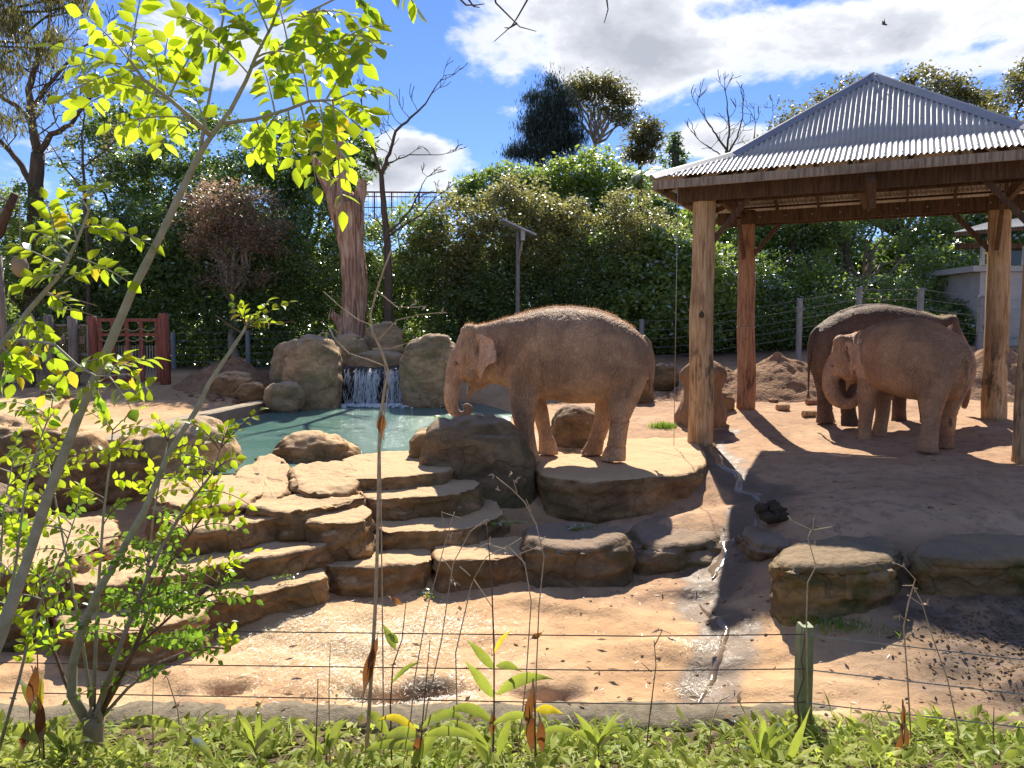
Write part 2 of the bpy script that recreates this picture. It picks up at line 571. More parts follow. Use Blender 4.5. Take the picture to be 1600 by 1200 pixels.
M['straw'] = leafmat('straw', (0.42, 0.33, 0.17), (0.62, 0.50, 0.28), (0.5, 0.4, 0.2), 0.2, 0.03, 0.5)
M['grass'] = leafmat('grass_blade', (0.08, 0.16, 0.02), (0.16, 0.26, 0.03), (0.34, 0.55, 0.05), 0.45, 0.05, 0.4)
M['hair'] = leafmat('reddish_hair', (0.20, 0.10, 0.05), (0.34, 0.18, 0.09), (0.60, 0.32, 0.14), 0.5, 0.08, 0.4)
M['hair_pale'] = leafmat('pale_hair', (0.30, 0.24, 0.14), (0.45, 0.38, 0.24), (0.7, 0.6, 0.4), 0.5, 0.08, 0.4)


def skinmat(name, light, dark, pink):
    m, nb = newmat(name)
    v = objc(nb)
    n1 = nb.noise(v, 1.8, 6, 0.6)
    n2 = nb.noise(v, 12, 5, 0.6)
    c = nb.mix(nb.sstep(n1, 0.38, 0.62), dark, light)
    c = nb.mix(nb.math('MULTIPLY', nb.sstep(n2, 0.5, 0.75), 0.45), c, pink)
    # wrinkles: fine cracked skin plus long folds running down the flanks
    mp = nb.n('ShaderNodeMapping')
    mp.inputs['Scale'].default_value = (1.25, 1.25, 0.6)
    mp.inputs['Rotation'].default_value = (0, 0.35, 0)
    vd = nb.n('ShaderNodeTexNoise', ins={'Scale': 2.0, 'Vector': v, 'Detail': 2.0})
    vv = nb.vmath('ADD', v, nb.vmath('MULTIPLY', vd.outputs[1], (0.5, 0.5, 0.5)))
    nb.set(mp.inputs['Vector'], vv)
    w1 = nb.n('ShaderNodeTexVoronoi', feature='DISTANCE_TO_EDGE')
    nb.set(w1.inputs['Vector'], mp.outputs[0])
    w1.inputs['Scale'].default_value = 15
    w2 = nb.n('ShaderNodeTexWave', wave_type='BANDS', bands_direction='X')
    nb.set(w2.inputs['Vector'], mp.outputs[0])
    w2.inputs['Scale'].default_value = 6.5
    w2.inputs['Distortion'].default_value = 6.0
    w2.inputs['Detail'].default_value = 3
    w2.inputs['Detail Scale'].default_value = 1.2
    cr = nb.sstep(w1.outputs[0], 0.0, 0.12)
    h = nb.math('ADD', nb.math('MULTIPLY', cr, 0.35), nb.math('MULTIPLY', w2.outputs[1], 0.35))
    h = nb.math('ADD', h, nb.math('MULTIPLY', n2, 0.35))
    h = nb.math('ADD', h, nb.math('MULTIPLY', nb.noise(v, 60, 3, .6), 0.06))
    c = nb.mix(nb.math('MULTIPLY', nb.math('SUBTRACT', 1.0, cr), 0.28), c, tuple(x * .5 for x in dark))
    at_p = nb.n('ShaderNodeAttribute', attribute_name='pale').outputs['Fac']
    at_shade = nb.n('ShaderNodeAttribute', attribute_name='fold').outputs['Fac']
    c = nb.mix(nb.math('MULTIPLY', at_p, nb.math('ADD', 0.35, nb.math('MULTIPLY', nb.sstep(n2, .4, .6), .4))), c, (0.66, 0.42, 0.29))
    c = nb.mix(nb.math('MULTIPLY', at_shade, 0.8), c, tuple(x * .35 for x in dark))  # shade of recesses and folds painted into the skin colour
    finish(nb, c, 0.72, h, 0.02, 0.9, 0, 0.3)
    return m


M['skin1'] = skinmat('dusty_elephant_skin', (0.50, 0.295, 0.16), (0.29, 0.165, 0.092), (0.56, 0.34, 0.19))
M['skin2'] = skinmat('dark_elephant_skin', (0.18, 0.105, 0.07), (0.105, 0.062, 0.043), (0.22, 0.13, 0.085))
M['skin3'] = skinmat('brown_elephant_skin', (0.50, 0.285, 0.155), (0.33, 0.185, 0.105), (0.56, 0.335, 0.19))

# pond water
m, nb = newmat('pond_water')
v = pos(nb)
mp = nb.n('ShaderNodeMapping')
mp.inputs['Scale'].default_value = (1.0, 2.6, 1)
nb.set(mp.inputs['Vector'], v)
n1 = nb.noise(mp.outputs[0], 4.5, 5, 0.6, 0.6)
n2 = nb.noise(v, 0.6, 3, 0.5)
c = nb.mix(nb.sstep(n2, 0.3, 0.7), (0.095, 0.205, 0.165), (0.15, 0.27, 0.22))
finish(nb, c, 0.09, nb.math('ADD', n1, nb.math('MULTIPLY', nb.noise(mp.outputs[0], 15, 3, .6), .35)), 0.045, 0.6, 0, 0.5)
M['water'] = m
m, nb = newmat('falling_water')
finish(nb, (0.85, 0.9, 0.92), 0.25, None, spec=0.5)
M['foam'] = m
m, nb = newmat('shallow_wet_film')
v = pos(nb)
p = finish(nb, (0.22, 0.16, 0.105), 0.14, nb.noise(v, 16, 4), 0.012, 0.5, 0, 0.6)
M['film'] = m
# ------------------------------------------------------------------ terrain
CT = []
def g3(*pts):
    for (px, py, z) in pts:
        CT.append(tuple(G(px, py, z)))
def w3(*pts):
    CT.extend(pts)
g3((1200, 680, .03), (1300, 720, 0), (1450, 760, 0), (1600, 760, 0), (1300, 800, -.08), (1450, 825, -.14), (1590, 825, -.14),
   (1220, 770, -.08), (1500, 700, .05), (1250, 650, .2), (1400, 650, .2), (1162, 637, .3), (1552, 654, .33), (1300, 618, .42),
   (1150, 612, .45), (1590, 615, .45), (1100, 630, .25), (1040, 603, .42), (1375, 688, .04), (1445, 712, 0), (1330, 675, .08),
   (1010, 720, -.04), (900, 715, -.04), (1060, 690, -.04), (960, 680, .0), (880, 690, .0), (1000, 650, .12),
   (850, 640, .13), (900, 620, .25), (1000, 612, .38), (780, 612, .22), (1092, 697, -.06))
# lower yard
g3((560, 950, -.9), (700, 950, -.9), (800, 960, -.9), (950, 930, -.88), (990, 890, -.85), (1000, 960, -.88), (700, 1050, -.93),
   (500, 1020, -.9), (400, 1000, -.9), (300, 1000, -.9), (300, 1070, -.94), (900, 1050, -.93), (1000, 1100, -.97), (100, 1050, -.9),
   (0, 1000, -.85), (1215, 1020, -.86), (1300, 965, -.64), (1450, 950, -.6), (1590, 948, -.56), (1240, 962, -.70), (1400, 1050, -.78),
   (1590, 1060, -.74), (1300, 1105, -.9), (1590, 1120, -.85), (1190, 1070, -.88), (700, 1100, -.97), (1250, 1050, -.86),
   (250, 1100, -1.0), (620, 1090, -1.06), (540, 1085, -.98), (860, 1095, -1.0))
# gully
g3((1120, 730, -.12), (1160, 760, -.22), (1195, 795, -.38), (1150, 845, -.58), (1110, 900, -.82), (1088, 950, -.98), (1140, 1015, -1.02), (1120, 1060, -1.05),
   (1080, 1110, -1.1), (1060, 800, -.35), (1030, 850, -.66), (1140, 785, -.28), (1100, 825, -.46), (1065, 870, -.72), (1210, 840, -.36),
   (1185, 900, -.62), (1180, 960, -.78), (1060, 925, -.84), (1230, 800, -.16), (1050, 1010, -.92), (1190, 1000, -.86))
# under the terraces and the platform
w3((-3.2, 8.9, -.66), (-1.5, 9.4, -.66), (0.0, 9.8, -.7), (-2, 10.4, -.2), (-3, 10.2, -.2), (-2.5, 9.6, -.42), (-1, 10.2, -.42), (-3, 11.6, .0), (-1, 11.6, -.0),
   (1.0, 10.5, -.62), (2.0, 10.45, -.58), (.3, 10.4, -.62), (2.75, 10.6, -.48), (3.0, 11.3, -.25), (1, 11.6, -.06), (2.2, 11.6, -.06), (-.2, 11, -.4), (-5, 9.2, -.8), (-5, 10.6, -.45), (-7, 10.0, -.6), (-6.2, 12.2, -.1), (-9, 11, -.3), (-9, 13, .05))
# pool basin
w3((-4, 14.2, -.5), (-1.5, 14.6, -.5), (-6.2, 14.8, -.4), (-6, 17.5, -.5), (-3, 17, -.6), (-1, 17, -.5), (-5, 20, -.4), (-2.5, 20.5, -.4), (-.8, 19.4, -.4))
w3((-3.6, 12.6, .0), (-1.5, 12.9, .0), (-5, 12.8, .0), (.5, 14, .05), (.7, 16, .12), (.6, 18.5, .2), (.3, 21, .45), (-7.6, 14.5, .16), (-7.4, 17, .2), (-7, 19.5, .28),
   (-6.4, 21, .45), (-3, 22.6, .7), (0, 22.6, .65))
g3((200, 640, .2), (100, 655, .18), (300, 622, .33), (200, 603, .52), (50, 603, .5), (350, 603, .5), (400, 612, .38), (140, 690, .1), (40, 690, .08))
for x in (-24, -18, -12, -6, 0):
    w3((x, 24.5, .75), (x, 28, .8))
for x in (4, 8):
    w3((x, 22, .75), (x, 24.0, 1.2), (x, 28, 1.3))
for x in (12, 18, 24):
    w3((x, 19.5, .8), (x, 22.5, 1.5), (x, 28, 1.5))
for x in (-60, -25, 25, 60):
    w3((x, 45, .9), (x, 90, .9))
for x in (-12, -8, -4, -1.5, 0, 1.5, 4, 8, 12):
    w3((x, 5.9, -.97), (x, 5.4, -.93), (x, 4.8, -.80), (x, 4, -.42), (x, 3, .1), (x, 1.5, .5), (x, 0, .52), (x, -6, .52))
w3((-12, 7, -.85), (-12, 9, -.7), (-9, 8, -.85), (-14, 14, .1), (-14, 18, .3), (-16, 22, .6), (12, 8, -.5), (12, 11, -.05), (13, 14, .1), (14, 17, .4),
   (-7, 7.5, -.85), (-5, 7.6, -.88), (8, 7.5, -.65), (8, 9.2, -.14), (6.5, 9.4, -.14), (9, 7, -.65))
CTA = np.array(CT, dtype=float)
_n = len(CTA)
_D = np.hypot(CTA[:, None, 0] - CTA[None, :, 0], CTA[:, None, 1] - CTA[None, :, 1])
_A = np.zeros((_n + 3, _n + 3))
_A[:_n, :_n] = -_D + np.eye(_n) * 0.05
_A[:_n, _n] = 1; _A[:_n, _n + 1] = CTA[:, 0]; _A[:_n, _n + 2] = CTA[:, 1]
_A[_n:, :_n] = _A[:_n, _n:].T
_W = np.linalg.solve(_A, np.r_[CTA[:, 2], 0, 0, 0])


def tz_np(x, y):
    x = np.asarray(x, float); y = np.asarray(y, float)
    xc = np.clip(x, -60, 60); yc = np.clip(y, -6, 90)
    out = np.empty(x.size)
    xr = xc.ravel(); yr = yc.ravel()
    for i in range(0, x.size, 20000):
        s_ = slice(i, i + 20000)
        d = np.sqrt((xr[s_, None] - CTA[None, :, 0]) ** 2 + (yr[s_, None] - CTA[None, :, 1]) ** 2 + 0.01)
        out[s_] = -d @ _W[:_n] + _W[_n] + _W[_n + 1] * xr[s_] + _W[_n + 2] * yr[s_]
    return out.reshape(x.shape)


def rough_z(x, y):
    s = 1.0 if 5.8 < y < 26 else 0.4
    v = 0.030 * fbm(x * 0.9, y * 0.9, 3, 5) + 0.012 * fbm(x * 4, y * 4, 7, 4)
    if y > 8.5:
        dv_, pv_ = noise.voronoi(Vector((x * 1.9, y * 1.9, 0)))
        v -= .022 * max(0, 1 - dv_[0] / .38) * (noise.noise(pv_[0] * 5) > .0)
    # clods and hoof-worn relief on the upper yard
    v += 0.008 * noise.noise(Vector((x * 11, y * 11, 2)))
    for (hx, hy, ha, hb) in ((-1.12, 6.33, .30, .10), (-.72, 6.38, .34, .09), (-2.42, 6.25, .24, .09), (.28, 6.3, .3, .08)):
        q_ = ((x - hx) / ha) ** 2 + ((y - hy) / hb) ** 2
        if q_ < 6: v -= .13 * math.exp(-q_ * 1.4)
    # rain-cut ledges in the lower yard
    if 5.8 < y < 9.5:
        q = noise.noise(Vector((x * 0.7, y * 1.6, 9)))
        v += 0.03 * max(-1, min(1, (q - 0.12) * 9)) * min(1, (y - 5.8) * 2) * min(1, (9.5 - y))
    return v * s


def tz(x, y):
    return float(tz_np(np.array([x]), np.array([y]))[0]) + rough_z(x, y)


def TG(px, py, z0=0.0, it=8):
    """the point of the ground seen at a pixel"""
    z = z0
    for _ in range(it):
        p = G(px, py, z)
        if p.y > 120 or p.y < 0: break
        z = 0.5 * z + 0.5 * tz(p.x, p.y)
    p = G(px, py, z)
    return Vector((p.x, p.y, tz(p.x, p.y)))


xs = np.concatenate([-np.geomspace(600, 10.5, 40), np.arange(-10, 10.01, .055), np.geomspace(10.5, 600, 40)])
ys = [-12, -8, -4, -1, 0, 1, 2, 3, 3.6, 4.1]
yy = 4.5
while yy < 25:
    ys.append(yy); yy += max(.035, yy * 0.0062)
ys = np.concatenate([ys, np.geomspace(25.2, 1500, 60)])
GX, GY = np.meshgrid(xs, ys)
GZ = tz_np(GX, GY)
fx = GX.ravel(); fy = GY.ravel(); fz = GZ.ravel().copy()
for i in range(fz.size):
    if -14 < fx[i] < 14 and 3 < fy[i] < 30:
        fz[i] += rough_z(fx[i], fy[i])
V = np.stack([fx, fy, fz], 1)
nx_, ny_ = len(xs), len(ys)
idx = np.arange(nx_ * ny_).reshape(ny_, nx_)
Q = np.stack([idx[:-1, :-1], idx[:-1, 1:], idx[1:, 1:], idx[1:, :-1]], -1).reshape(-1, 4)
gme = np_mesh('ground', V, Q)


def poly_dist(x, y, pts):
    d = np.full(x.shape, 1e9)
    for (a, c) in zip(pts[:-1], pts[1:]):
        ax, ay = a; cx, cy = c
        vx, vy = cx - ax, cy - ay
        t = np.clip(((x - ax) * vx + (y - ay) * vy) / (vx * vx + vy * vy + 1e-9), 0, 1)
        d = np.minimum(d, np.hypot(x - ax - t * vx, y - ay - t * vy))
    return d


GUL = [(1135, 655, .3), (1112, 690, -.04), (1130, 730, -.12), (1165, 762, -.22), (1195, 795, -.38), (1152, 845, -.58), (1112, 900, -.82), (1092, 950, -.97), (1140, 1015, -1.02),
       (1115, 1060, -1.05), (1080, 1110, -1.1)]
gp = [tuple(G(*q)[:2]) for q in GUL]
nzv = np.array([noise.noise(Vector((a * 2.5, c_ * 2.5, 1))) if (-14 < a < 14 and 4 < c_ < 26) else 0 for a, c_ in zip(fx, fy)])
wet = np.clip(1 - (poly_dist(fx, fy, gp) + nzv * .22) / 0.42, 0, 1)
for (px, py, z, r) in [(1120, 900, -.8, .5), (1195, 785, -.35, .5), (1110, 935, -.9, .35), (1200, 805, -.4, .45)]:
    p = G(px, py, z)
    wet = np.maximum(wet, np.clip(1.3 - (np.hypot(fx - p.x, fy - p.y) + nzv * .2) / r, 0, 1))
mud = np.zeros_like(wet)  # dark soil at the right; the small spots paint shade into the hollows
for (px, py, z, r) in [(1560, 1010, -.65, 1.5), (1600, 960, -.6, 1.3), (1480, 980, -.7, .7), (555, 1088, -1, .16), (640, 1078, -1, .2), (285, 1098, -1, .2), (860, 1092, -1, .18)]:
    p = G(px, py, z)
    mud = np.maximum(mud, np.clip(1.2 - (np.hypot(fx - p.x, fy - p.y) + nzv * .5) / r, 0, 1))
soil = np.clip((fy - 23.0) / 2.0, 0, 1)                      # leaf mould under the trees
soil = np.maximum(soil, np.clip((5.75 - fy) / .2, 0, 1) * (fy > -2))   # garden bed
straw = np.zeros_like(wet)
for (px, py, z, r) in [(520, 1000, -.9, .9), (620, 990, -.9, .8), (690, 960, -.9, .4), (420, 985, -.9, .5), (560, 1060, -.9, .5), (690, 1085, -1, .3), (1110, 1030, -1, .3)]:
    p = G(px, py, z)
    straw = np.maximum(straw, np.clip(1 - (np.hypot(fx - p.x, fy - p.y) + nzv * .3) / r, 0, 1))
yard = np.clip((fx + 0.0) / 1.5, 0, 1) * (fy > 8)            # browner trampled soil on the right
for nm, arr in (('wet', wet), ('mud', mud), ('soil', soil), ('straw', straw), ('yard', yard)):
    at = gme.attributes.new(nm, 'FLOAT', 'POINT')
    at.data.foreach_set('value', arr.astype(np.float32))

m, nb = newmat('sandy_ground')
v = pos(nb)
def att(nm):
    return nb.n('ShaderNodeAttribute', attribute_name=nm).outputs['Fac']
n1 = nb.noise(v, 0.55, 6, 0.6, 0.3)
n2 = nb.noise(v, 5, 7, 0.68)
n3 = nb.noise(v, 38, 5, 0.65)
c = nb.ramp(n1, [(0.3, (0.47, 0.27, 0.13)), (0.5, (0.60, 0.375, 0.195)), (0.7, (0.68, 0.46, 0.265))])
c = nb.mix(nb.math('MULTIPLY', nb.sstep(n2, 0.48, 0.68), 0.45), c, (0.33, 0.19, 0.11))
yc = nb.ramp(n1, [(0.3, (0.33, 0.19, 0.11)), (0.5, (0.45, 0.275, 0.16)), (0.7, (0.55, 0.355, 0.215))])
yc = nb.mix(nb.math('MULTIPLY', nb.sstep(n2, 0.48, 0.62), 0.55), yc, (0.19, 0.12, 0.09))
c = nb.mix(nb.math('MULTIPLY', att('yard'), 0.8), c, yc)
vs = nb.n('ShaderNodeTexVoronoi')
nb.set(vs.inputs['Vector'], v)
vs.inputs['Scale'].default_value = 16
spk = nb.math('MULTIPLY', nb.math('SUBTRACT', 1.0, nb.sstep(vs.outputs['Distance'], 0.12, 0.28)), nb.sstep(n2, .5, .6))
c = nb.mix(nb.math('MULTIPLY', spk, 0.6), c, (0.13, 0.08, 0.05))
c = nb.mix(nb.math('MULTIPLY', n3, 0.35), c, nb.mix(1, c, (0.62, 0.6, 0.58), 'MULTIPLY'))
c = nb.mix(nb.math('MULTIPLY', att('straw'), nb.sstep(n3, .4, .6)), c, (0.55, 0.43, 0.24))
c = nb.mix(att('soil'), c, nb.mix(n2, (0.05, 0.035, 0.022), (0.14, 0.095, 0.06)))
c = nb.mix(att('mud'), c, nb.mix(nb.sstep(n2, .4, .6), (0.11, 0.078, 0.055), (0.21, 0.15, 0.105)))  # dark soil, and the painted shade of the small hollows
wetm = nb.sstep(att('wet'), 0.1, 0.6)
c = nb.mix(nb.math('MULTIPLY', wetm, 0.86), c, nb.mix(n1, (0.07, 0.052, 0.038), (0.17, 0.11, 0.07)))
vo = nb.n('ShaderNodeTexVoronoi')
nb.set(vo.inputs['Vector'], v)
vo.inputs['Scale'].default_value = 7
h = nb.math('ADD', nb.math('MULTIPLY', n2, 1.0), nb.math('MULTIPLY', n3, 0.25))
h = nb.math('ADD', h, nb.math('MULTIPLY', vo.outputs['Distance'], 0.22))
rg = nb.math('SUBTRACT', 0.95, nb.math('MULTIPLY', wetm, nb.math('ADD', 0.3, nb.math('MULTIPLY', nb.sstep(n2, .45, .6), .26))))
finish(nb, c, rg, h, 0.035, 0.8, 0, 0.35)
M['ground'] = m
go = link('ground', gme, M['ground'], smooth=True)
tag(go, 'orange brown sandy ground of the elephant yard with a washed-out gully', None, None, 'structure')

# pond
pw = [G(*q, 0.02) for q in [(190, 700), (320, 668), (436, 641), (500, 628), (640, 624), (740, 626), (800, 645), (790, 705), (700, 724), (560, 732), (430, 740), (270, 740)]]
bmw = bmesh.new()
vsw = [bmw.verts.new(p) for p in pw]
bmw.faces.new(vsw)
mew = bpy.data.meshes.new('pond_water')
bmw.to_mesh(mew); bmw.free()
o = link('pond_water', mew, M['water'])
tag(o, 'green blue pond water with fine ripples', None, None, 'structure')

# trickle of water down the gully: sheet draped 4-6 mm over the soil
def film(name, pts, wid, label, seed=0):
    P3 = [G(*q) for q in pts]
    dense_ = []
    for a, c_ in zip(P3[:-1], P3[1:]):
        for k in range(14):
            dense_.append(a.lerp(c_, k / 14))
    dense_.append(P3[-1])
    mb = MB(); vs = []
    for i, p in enumerate(dense_):
        q = dense_[min(i + 1, len(dense_) - 1)]; r = dense_[max(i - 1, 0)]
        d = (q - r); d.z = 0; d.normalize()
        s = Vector((-d.y, d.x, 0))
        e = min(1, i / 6, (len(dense_) - 1 - i) / 6)
        wv = wid * .7 * (0.55 + 0.9 * abs(noise.noise(Vector((i * .21, seed, 0))))) * e + .005
        cc = p + s * noise.noise(Vector((i * .13, seed, 5))) * wid * 1.1
        for k in range(7):
            t = k / 6 * 2 - 1
            x, y = cc.x + s.x * wv * t, cc.y + s.y * wv * t
            vs.append((x, y, tz(x, y) + .020 - .026 * t * t))
    fs = []
    for i in range(len(dense_) - 1):
        for k in range(6):
            a = i * 7 + k
            fs.append((a, a + 1, a + 8, a + 7))
    mb.add(vs, fs)
    o = mb.build(name, M['film'], smooth=True)
    tag(o, label, None, None, 'structure')

film('stream_water', [(1130, 668, .22), (1112, 692, -.04), (1128, 728, -.12), (1165, 762, -.22), (1190, 785, -.33)], .14, 'thin film of water running past the shelter post')
film('stream_water', [(1180, 830, -.5), (1135, 870, -.7), (1105, 915, -.86)], .16, 'shallow puddle in the dark gully', 4)
film('stream_water', [(1092, 950, -.97), (1135, 1000, -1.01), (1120, 1050, -1.05), (1080, 1120, -1.1)], .075, 'thin stream of water across the sunny lower yard', 9)

# ------------------------------------------------------------------ rocks
def resample(pts, n):
    pts = [Vector(p) for p in pts]
    for _ in range(1):          # chaikin
        q = []
        for a, c_ in zip(pts, pts[1:] + pts[:1]):
            q.append(a.lerp(c_, .16)); q.append(a.lerp(c_, .84))
        pts = q
    ls = [0]
    cl = pts + pts[:1]
    for a, c_ in zip(cl[:-1], cl[1:]):
        ls.append(ls[-1] + (c_ - a).length)
    T = ls[-1]
    out = []; j = 0
    for i in range(n):
        t = T * i / n
        while ls[j + 1] < t: j += 1
        f = (t - ls[j]) / max(1e-9, ls[j + 1] - ls[j])
        out.append(cl[j].lerp(cl[j + 1], f))
    return out


def slab(poly, ztop, zbot, label, mat='rock', name='rock_step', cat='rock step', group='stone steps down from the pond', r=0.035, rg=1.0, n=180, seed=0, batter=0.07, dome=0.0, tilt=0.0, grow=.06):
    pts = resample([G(px, py, ztop) for px, py in poly], n)
    c = sum(pts, Vector()) / n
    pts = [c + (p - c) * (1 + grow / max(.3, (p - c).length)) for p in pts]
    verts = []; faces = []
    def disp(p, k):
        q = Vector((p.x + seed * 7.3, p.y, p.z * 1.8))
        a = noise.fractal(q * 1.6, 1.0, 2.0, 5)
        b_ = noise.fractal(q * 6.0 + Vector((5, 5, 5)), 0.9, 2.1, 4)
        dv_, pv_ = noise.voronoi(Vector((p.x * 1.5 + seed, p.y * 1.5, p.z * 2.4)))
        fac = noise.noise(pv_[0] * 7.7) * .07 - .035 * max(0, 1 - (dv_[1] - dv_[0]) / .12)
        b_ += fac / .02 * .38
        led = math.sin(p.z * 34 + 3 * a) * .008 + .03 * max(0, noise.noise(Vector((p.x * 1.3, p.y * 1.3, p.z * 9 + seed))))
        return a * .055 * k, b_ * .02 * k + led * k
    rings = []
    ts = [0, .2, .4, .58, .72, .83, .91, .96, .99]
    for t in ts[1:]:
        ring = []
        for p in pts:
            q = c + (p - c) * t
            dist = (p - c).length * (1 - t)
            dz = 0 if dist > r else -(r - math.sqrt(max(0, r * r - (r - dist) ** 2)))
            a, b_ = disp(q, 1)
            z = ztop + dz + (a * .45 + b_ * .6) * rg + dome * (1 - t * t) + tilt * (q.y - c.y)
            # weathering steps across the tread
            ring.append(Vector((q.x, q.y, z)))
        rings.append(ring)
    H = ztop - zbot
    m_ = max(6, int(H / .03))
    for k in range(m_ + 1):
        d = r * .6 + (H - r * .6) * k / m_
        ring = []
        for i, p in enumerate(pts):
            t_ = (pts[(i + 1) % n] - pts[i - 1]); t_.z = 0; t_.normalize()
            nrm = Vector((t_.y, -t_.x, 0))
            if nrm.dot(p - c) < 0: nrm = -nrm
            q = Vector((p.x, p.y, ztop - d))
            a, b_ = disp(q, 1)
            off = (a + b_ * 1.5) * rg + batter * d / H * 1.0
            if k == 0: off -= r * .12
            ring.append(q + nrm * off + Vector((0, 0, tilt * (p.y - c.y) * (1 - k / m_))))
        rings.append(ring)
    verts.append(Vector((c.x, c.y, ztop + dome + disp(c, 1)[0] * .45 * rg)))
    for ring in rings: verts.extend(ring)
    for i in range(n):
        faces.append((0, 1 + i, 1 + (i + 1) % n))
    for k in range(len(rings) - 1):
        o1 = 1 + k * n; o2 = o1 + n
        for i in range(n):
            j = (i + 1) % n
            faces.append((o1 + i, o2 + i, o2 + j, o1 + j))
    mb = MB(); mb.add(verts, faces)
    o = mb.build(name, M[mat], loc=(c.x, c.y, zbot), smooth=True)
    return tag(o, label, cat, group)


def boulder(px0, py0, px1, py1, Y, label, mat='rock_pool', name='boulder', cat='boulder', group=None, dr=0.8, seed=0, sub=5, amp=.16, p=2.6, sink=.15, lean=0.0, flat=None, rz=0.0):
    a = P(px0, (py0 + py1) / 2, Y); c_ = P(px1, (py0 + py1) / 2, Y)
    top = P((px0 + px1) / 2, py0, Y); bot = P((px0 + px1) / 2, py1, Y)
    rx = (c_.x - a.x) / 2; h = top.z - bot.z
    cen = Vector(((a.x + c_.x) / 2, Y, (top.z + bot.z) / 2 - h * sink / 2))
    rzv = h / 2 * (1 + sink)
    ry = rx * dr
    bm = bmesh.new()
    bmesh.ops.create_icosphere(bm, subdivisions=sub, radius=1)
    rot = Matrix.Rotation(rz, 3, 'Z')
    for v in bm.verts:
        d = v.co.normalized()
        k = (abs(d.x) ** p + abs(d.y) ** p + abs(d.z) ** p) ** (-1 / p)
        q = d * k
        w_ = Vector((q.x * rx, q.y * ry, q.z * rzv))
        s_ = Vector((w_.x, w_.y, w_.z * 1.3)) / max(rx, rzv) + Vector((seed * 3.7, seed * 1.3, 0))
        f = noise.fractal(s_ * 1.1, 1.0, 2.0, 3) * amp
        rid = abs(noise.noise(s_ * 2.3 + Vector((9, 9, 9))))
        f -= max(0, .12 - rid) * amp * 3.0 * 0.5
        dv_, pv_ = noise.voronoi(s_ * 1.5)
        f += noise.noise(pv_[0] * 7.7) * amp * .55 - amp * .30 * max(0, 1 - (dv_[1] - dv_[0]) / .10)
        f += .02 * amp / .14 * math.sin(s_.z * 16 + 3 * noise.noise(s_ * 2))
        f += noise.fractal(s_ * 7, .9, 2, 4) * amp * .13
        w_ = w_ * (1 + f)
        w_.x += lean * w_.z
        if flat is not None and w_.z > rzv * flat:
            w_.z = rzv * flat + (w_.z - rzv * flat) * .25
        w_ = rot @ w_
        v.co = w_ + Vector((0, 0, rzv))
    me = bpy.data.meshes.new(name)
    bm.to_mesh(me); bm.free()
    o = link(name, me, M[mat], None, (cen.x, cen.y, cen.z - rzv), True)
    return tag(o, label, cat, group)


# terraces -------------------------------------------------------------
SG = 'stone steps down from the pond'
slab([(325, 935), (330, 912), (400, 892), (470, 884), (500, 888), (503, 905), (440, 916), (372, 929)], -.58, -1.0, 'lowest step on the left of the flight, curved front end nearest the viewer', seed=1)
slab([(200, 905), (240, 862), (330, 855), (505, 838), (506, 852), (430, 868), (340, 878), (290, 896)], -.36, -.9, 'second left step from the bottom with a long curved tread', seed=2)
slab([(120, 985), (90, 950), (140, 928), (230, 925), (320, 935), (300, 965), (200, 985)], -.62, -1.0, 'pale low step half hidden behind the leafy coppiced shrub', seed=3)
slab([(495, 882), (505, 855), (600, 848), (672, 845), (674, 878), (560, 888)], -.58, -1.0, 'left block of the long bottom step right of the centre, fully sunlit tread', seed=4, grow=.02)
slab([(681, 878), (679, 845), (750, 841), (818, 838), (828, 862), (760, 873)], -.56, -1.0, 'right block of the long bottom step, next to the shaded block', seed=62, grow=.02)
slab([(258, 800), (300, 792), (452, 790), (460, 802), (400, 812), (330, 824), (290, 828)], -.09, -.75, 'upper left step with sunlit tread below the layered ledges', seed=5)
slab([(456, 800), (470, 790), (560, 788), (577, 799), (560, 812), (500, 815)], -.13, -.75, 'short square middle step between the left step and the right flight', seed=6)
slab([(592, 815), (600, 795), (690, 785), (770, 782), (785, 800), (740, 822), (660, 828), (605, 830)], -.36, -.9, 'third step from the bottom on the right, half in the elephant shadow', seed=7)
slab([(556, 768), (570, 748), (650, 742), (735, 742), (745, 758), (700, 772), (640, 775), (580, 776)], -.06, -.7, 'second step from the top on the right below the pond edge', seed=8)
slab([(535, 740), (545, 712), (620, 704), (705, 706), (720, 722), (680, 738), (610, 744), (560, 746)], .11, -.5, 'top right step touching the pond water', seed=9)
slab([(365, 775), (370, 738), (415, 718), (452, 724), (450, 760), (415, 786)], .03, -.6, 'left part of the cracked ledge under the flat boulder on the pond edge', seed=10, rg=1.6, grow=.02, tilt=.05)
slab([(456, 728), (540, 724), (562, 742), (545, 756), (470, 764)], .10, -.6, 'right part of the cracked ledge just below the flat boulder', seed=60, rg=1.6, grow=.02, tilt=.06)
slab([(385, 796), (400, 776), (480, 770), (560, 760), (572, 772), (540, 784), (455, 798)], -.02, -.7, 'narrow lower lip of the cracked ledge above the square middle step', seed=61, rg=1.5, grow=.02)
slab([(240, 775), (260, 742), (330, 735), (400, 745), (410, 770), (360, 790), (290, 792)], .02, -.6, 'broken sandstone ledge in front of the round left boulder', seed=11, rg=1.3)
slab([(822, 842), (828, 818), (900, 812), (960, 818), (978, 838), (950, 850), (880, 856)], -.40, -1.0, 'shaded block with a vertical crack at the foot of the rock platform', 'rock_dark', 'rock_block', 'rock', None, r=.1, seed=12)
slab([(838, 742), (836, 700), (870, 668), (960, 655), (1040, 664), (1088, 690), (1106, 718), (1085, 738), (1010, 746), (920, 752)], 0.0, -.85, 'broad flat rock platform that the lone elephant stands on', 'rock', 'rock_platform', 'rock platform', None, r=.1, seed=13, batter=-.08, n=220, rg=.9)
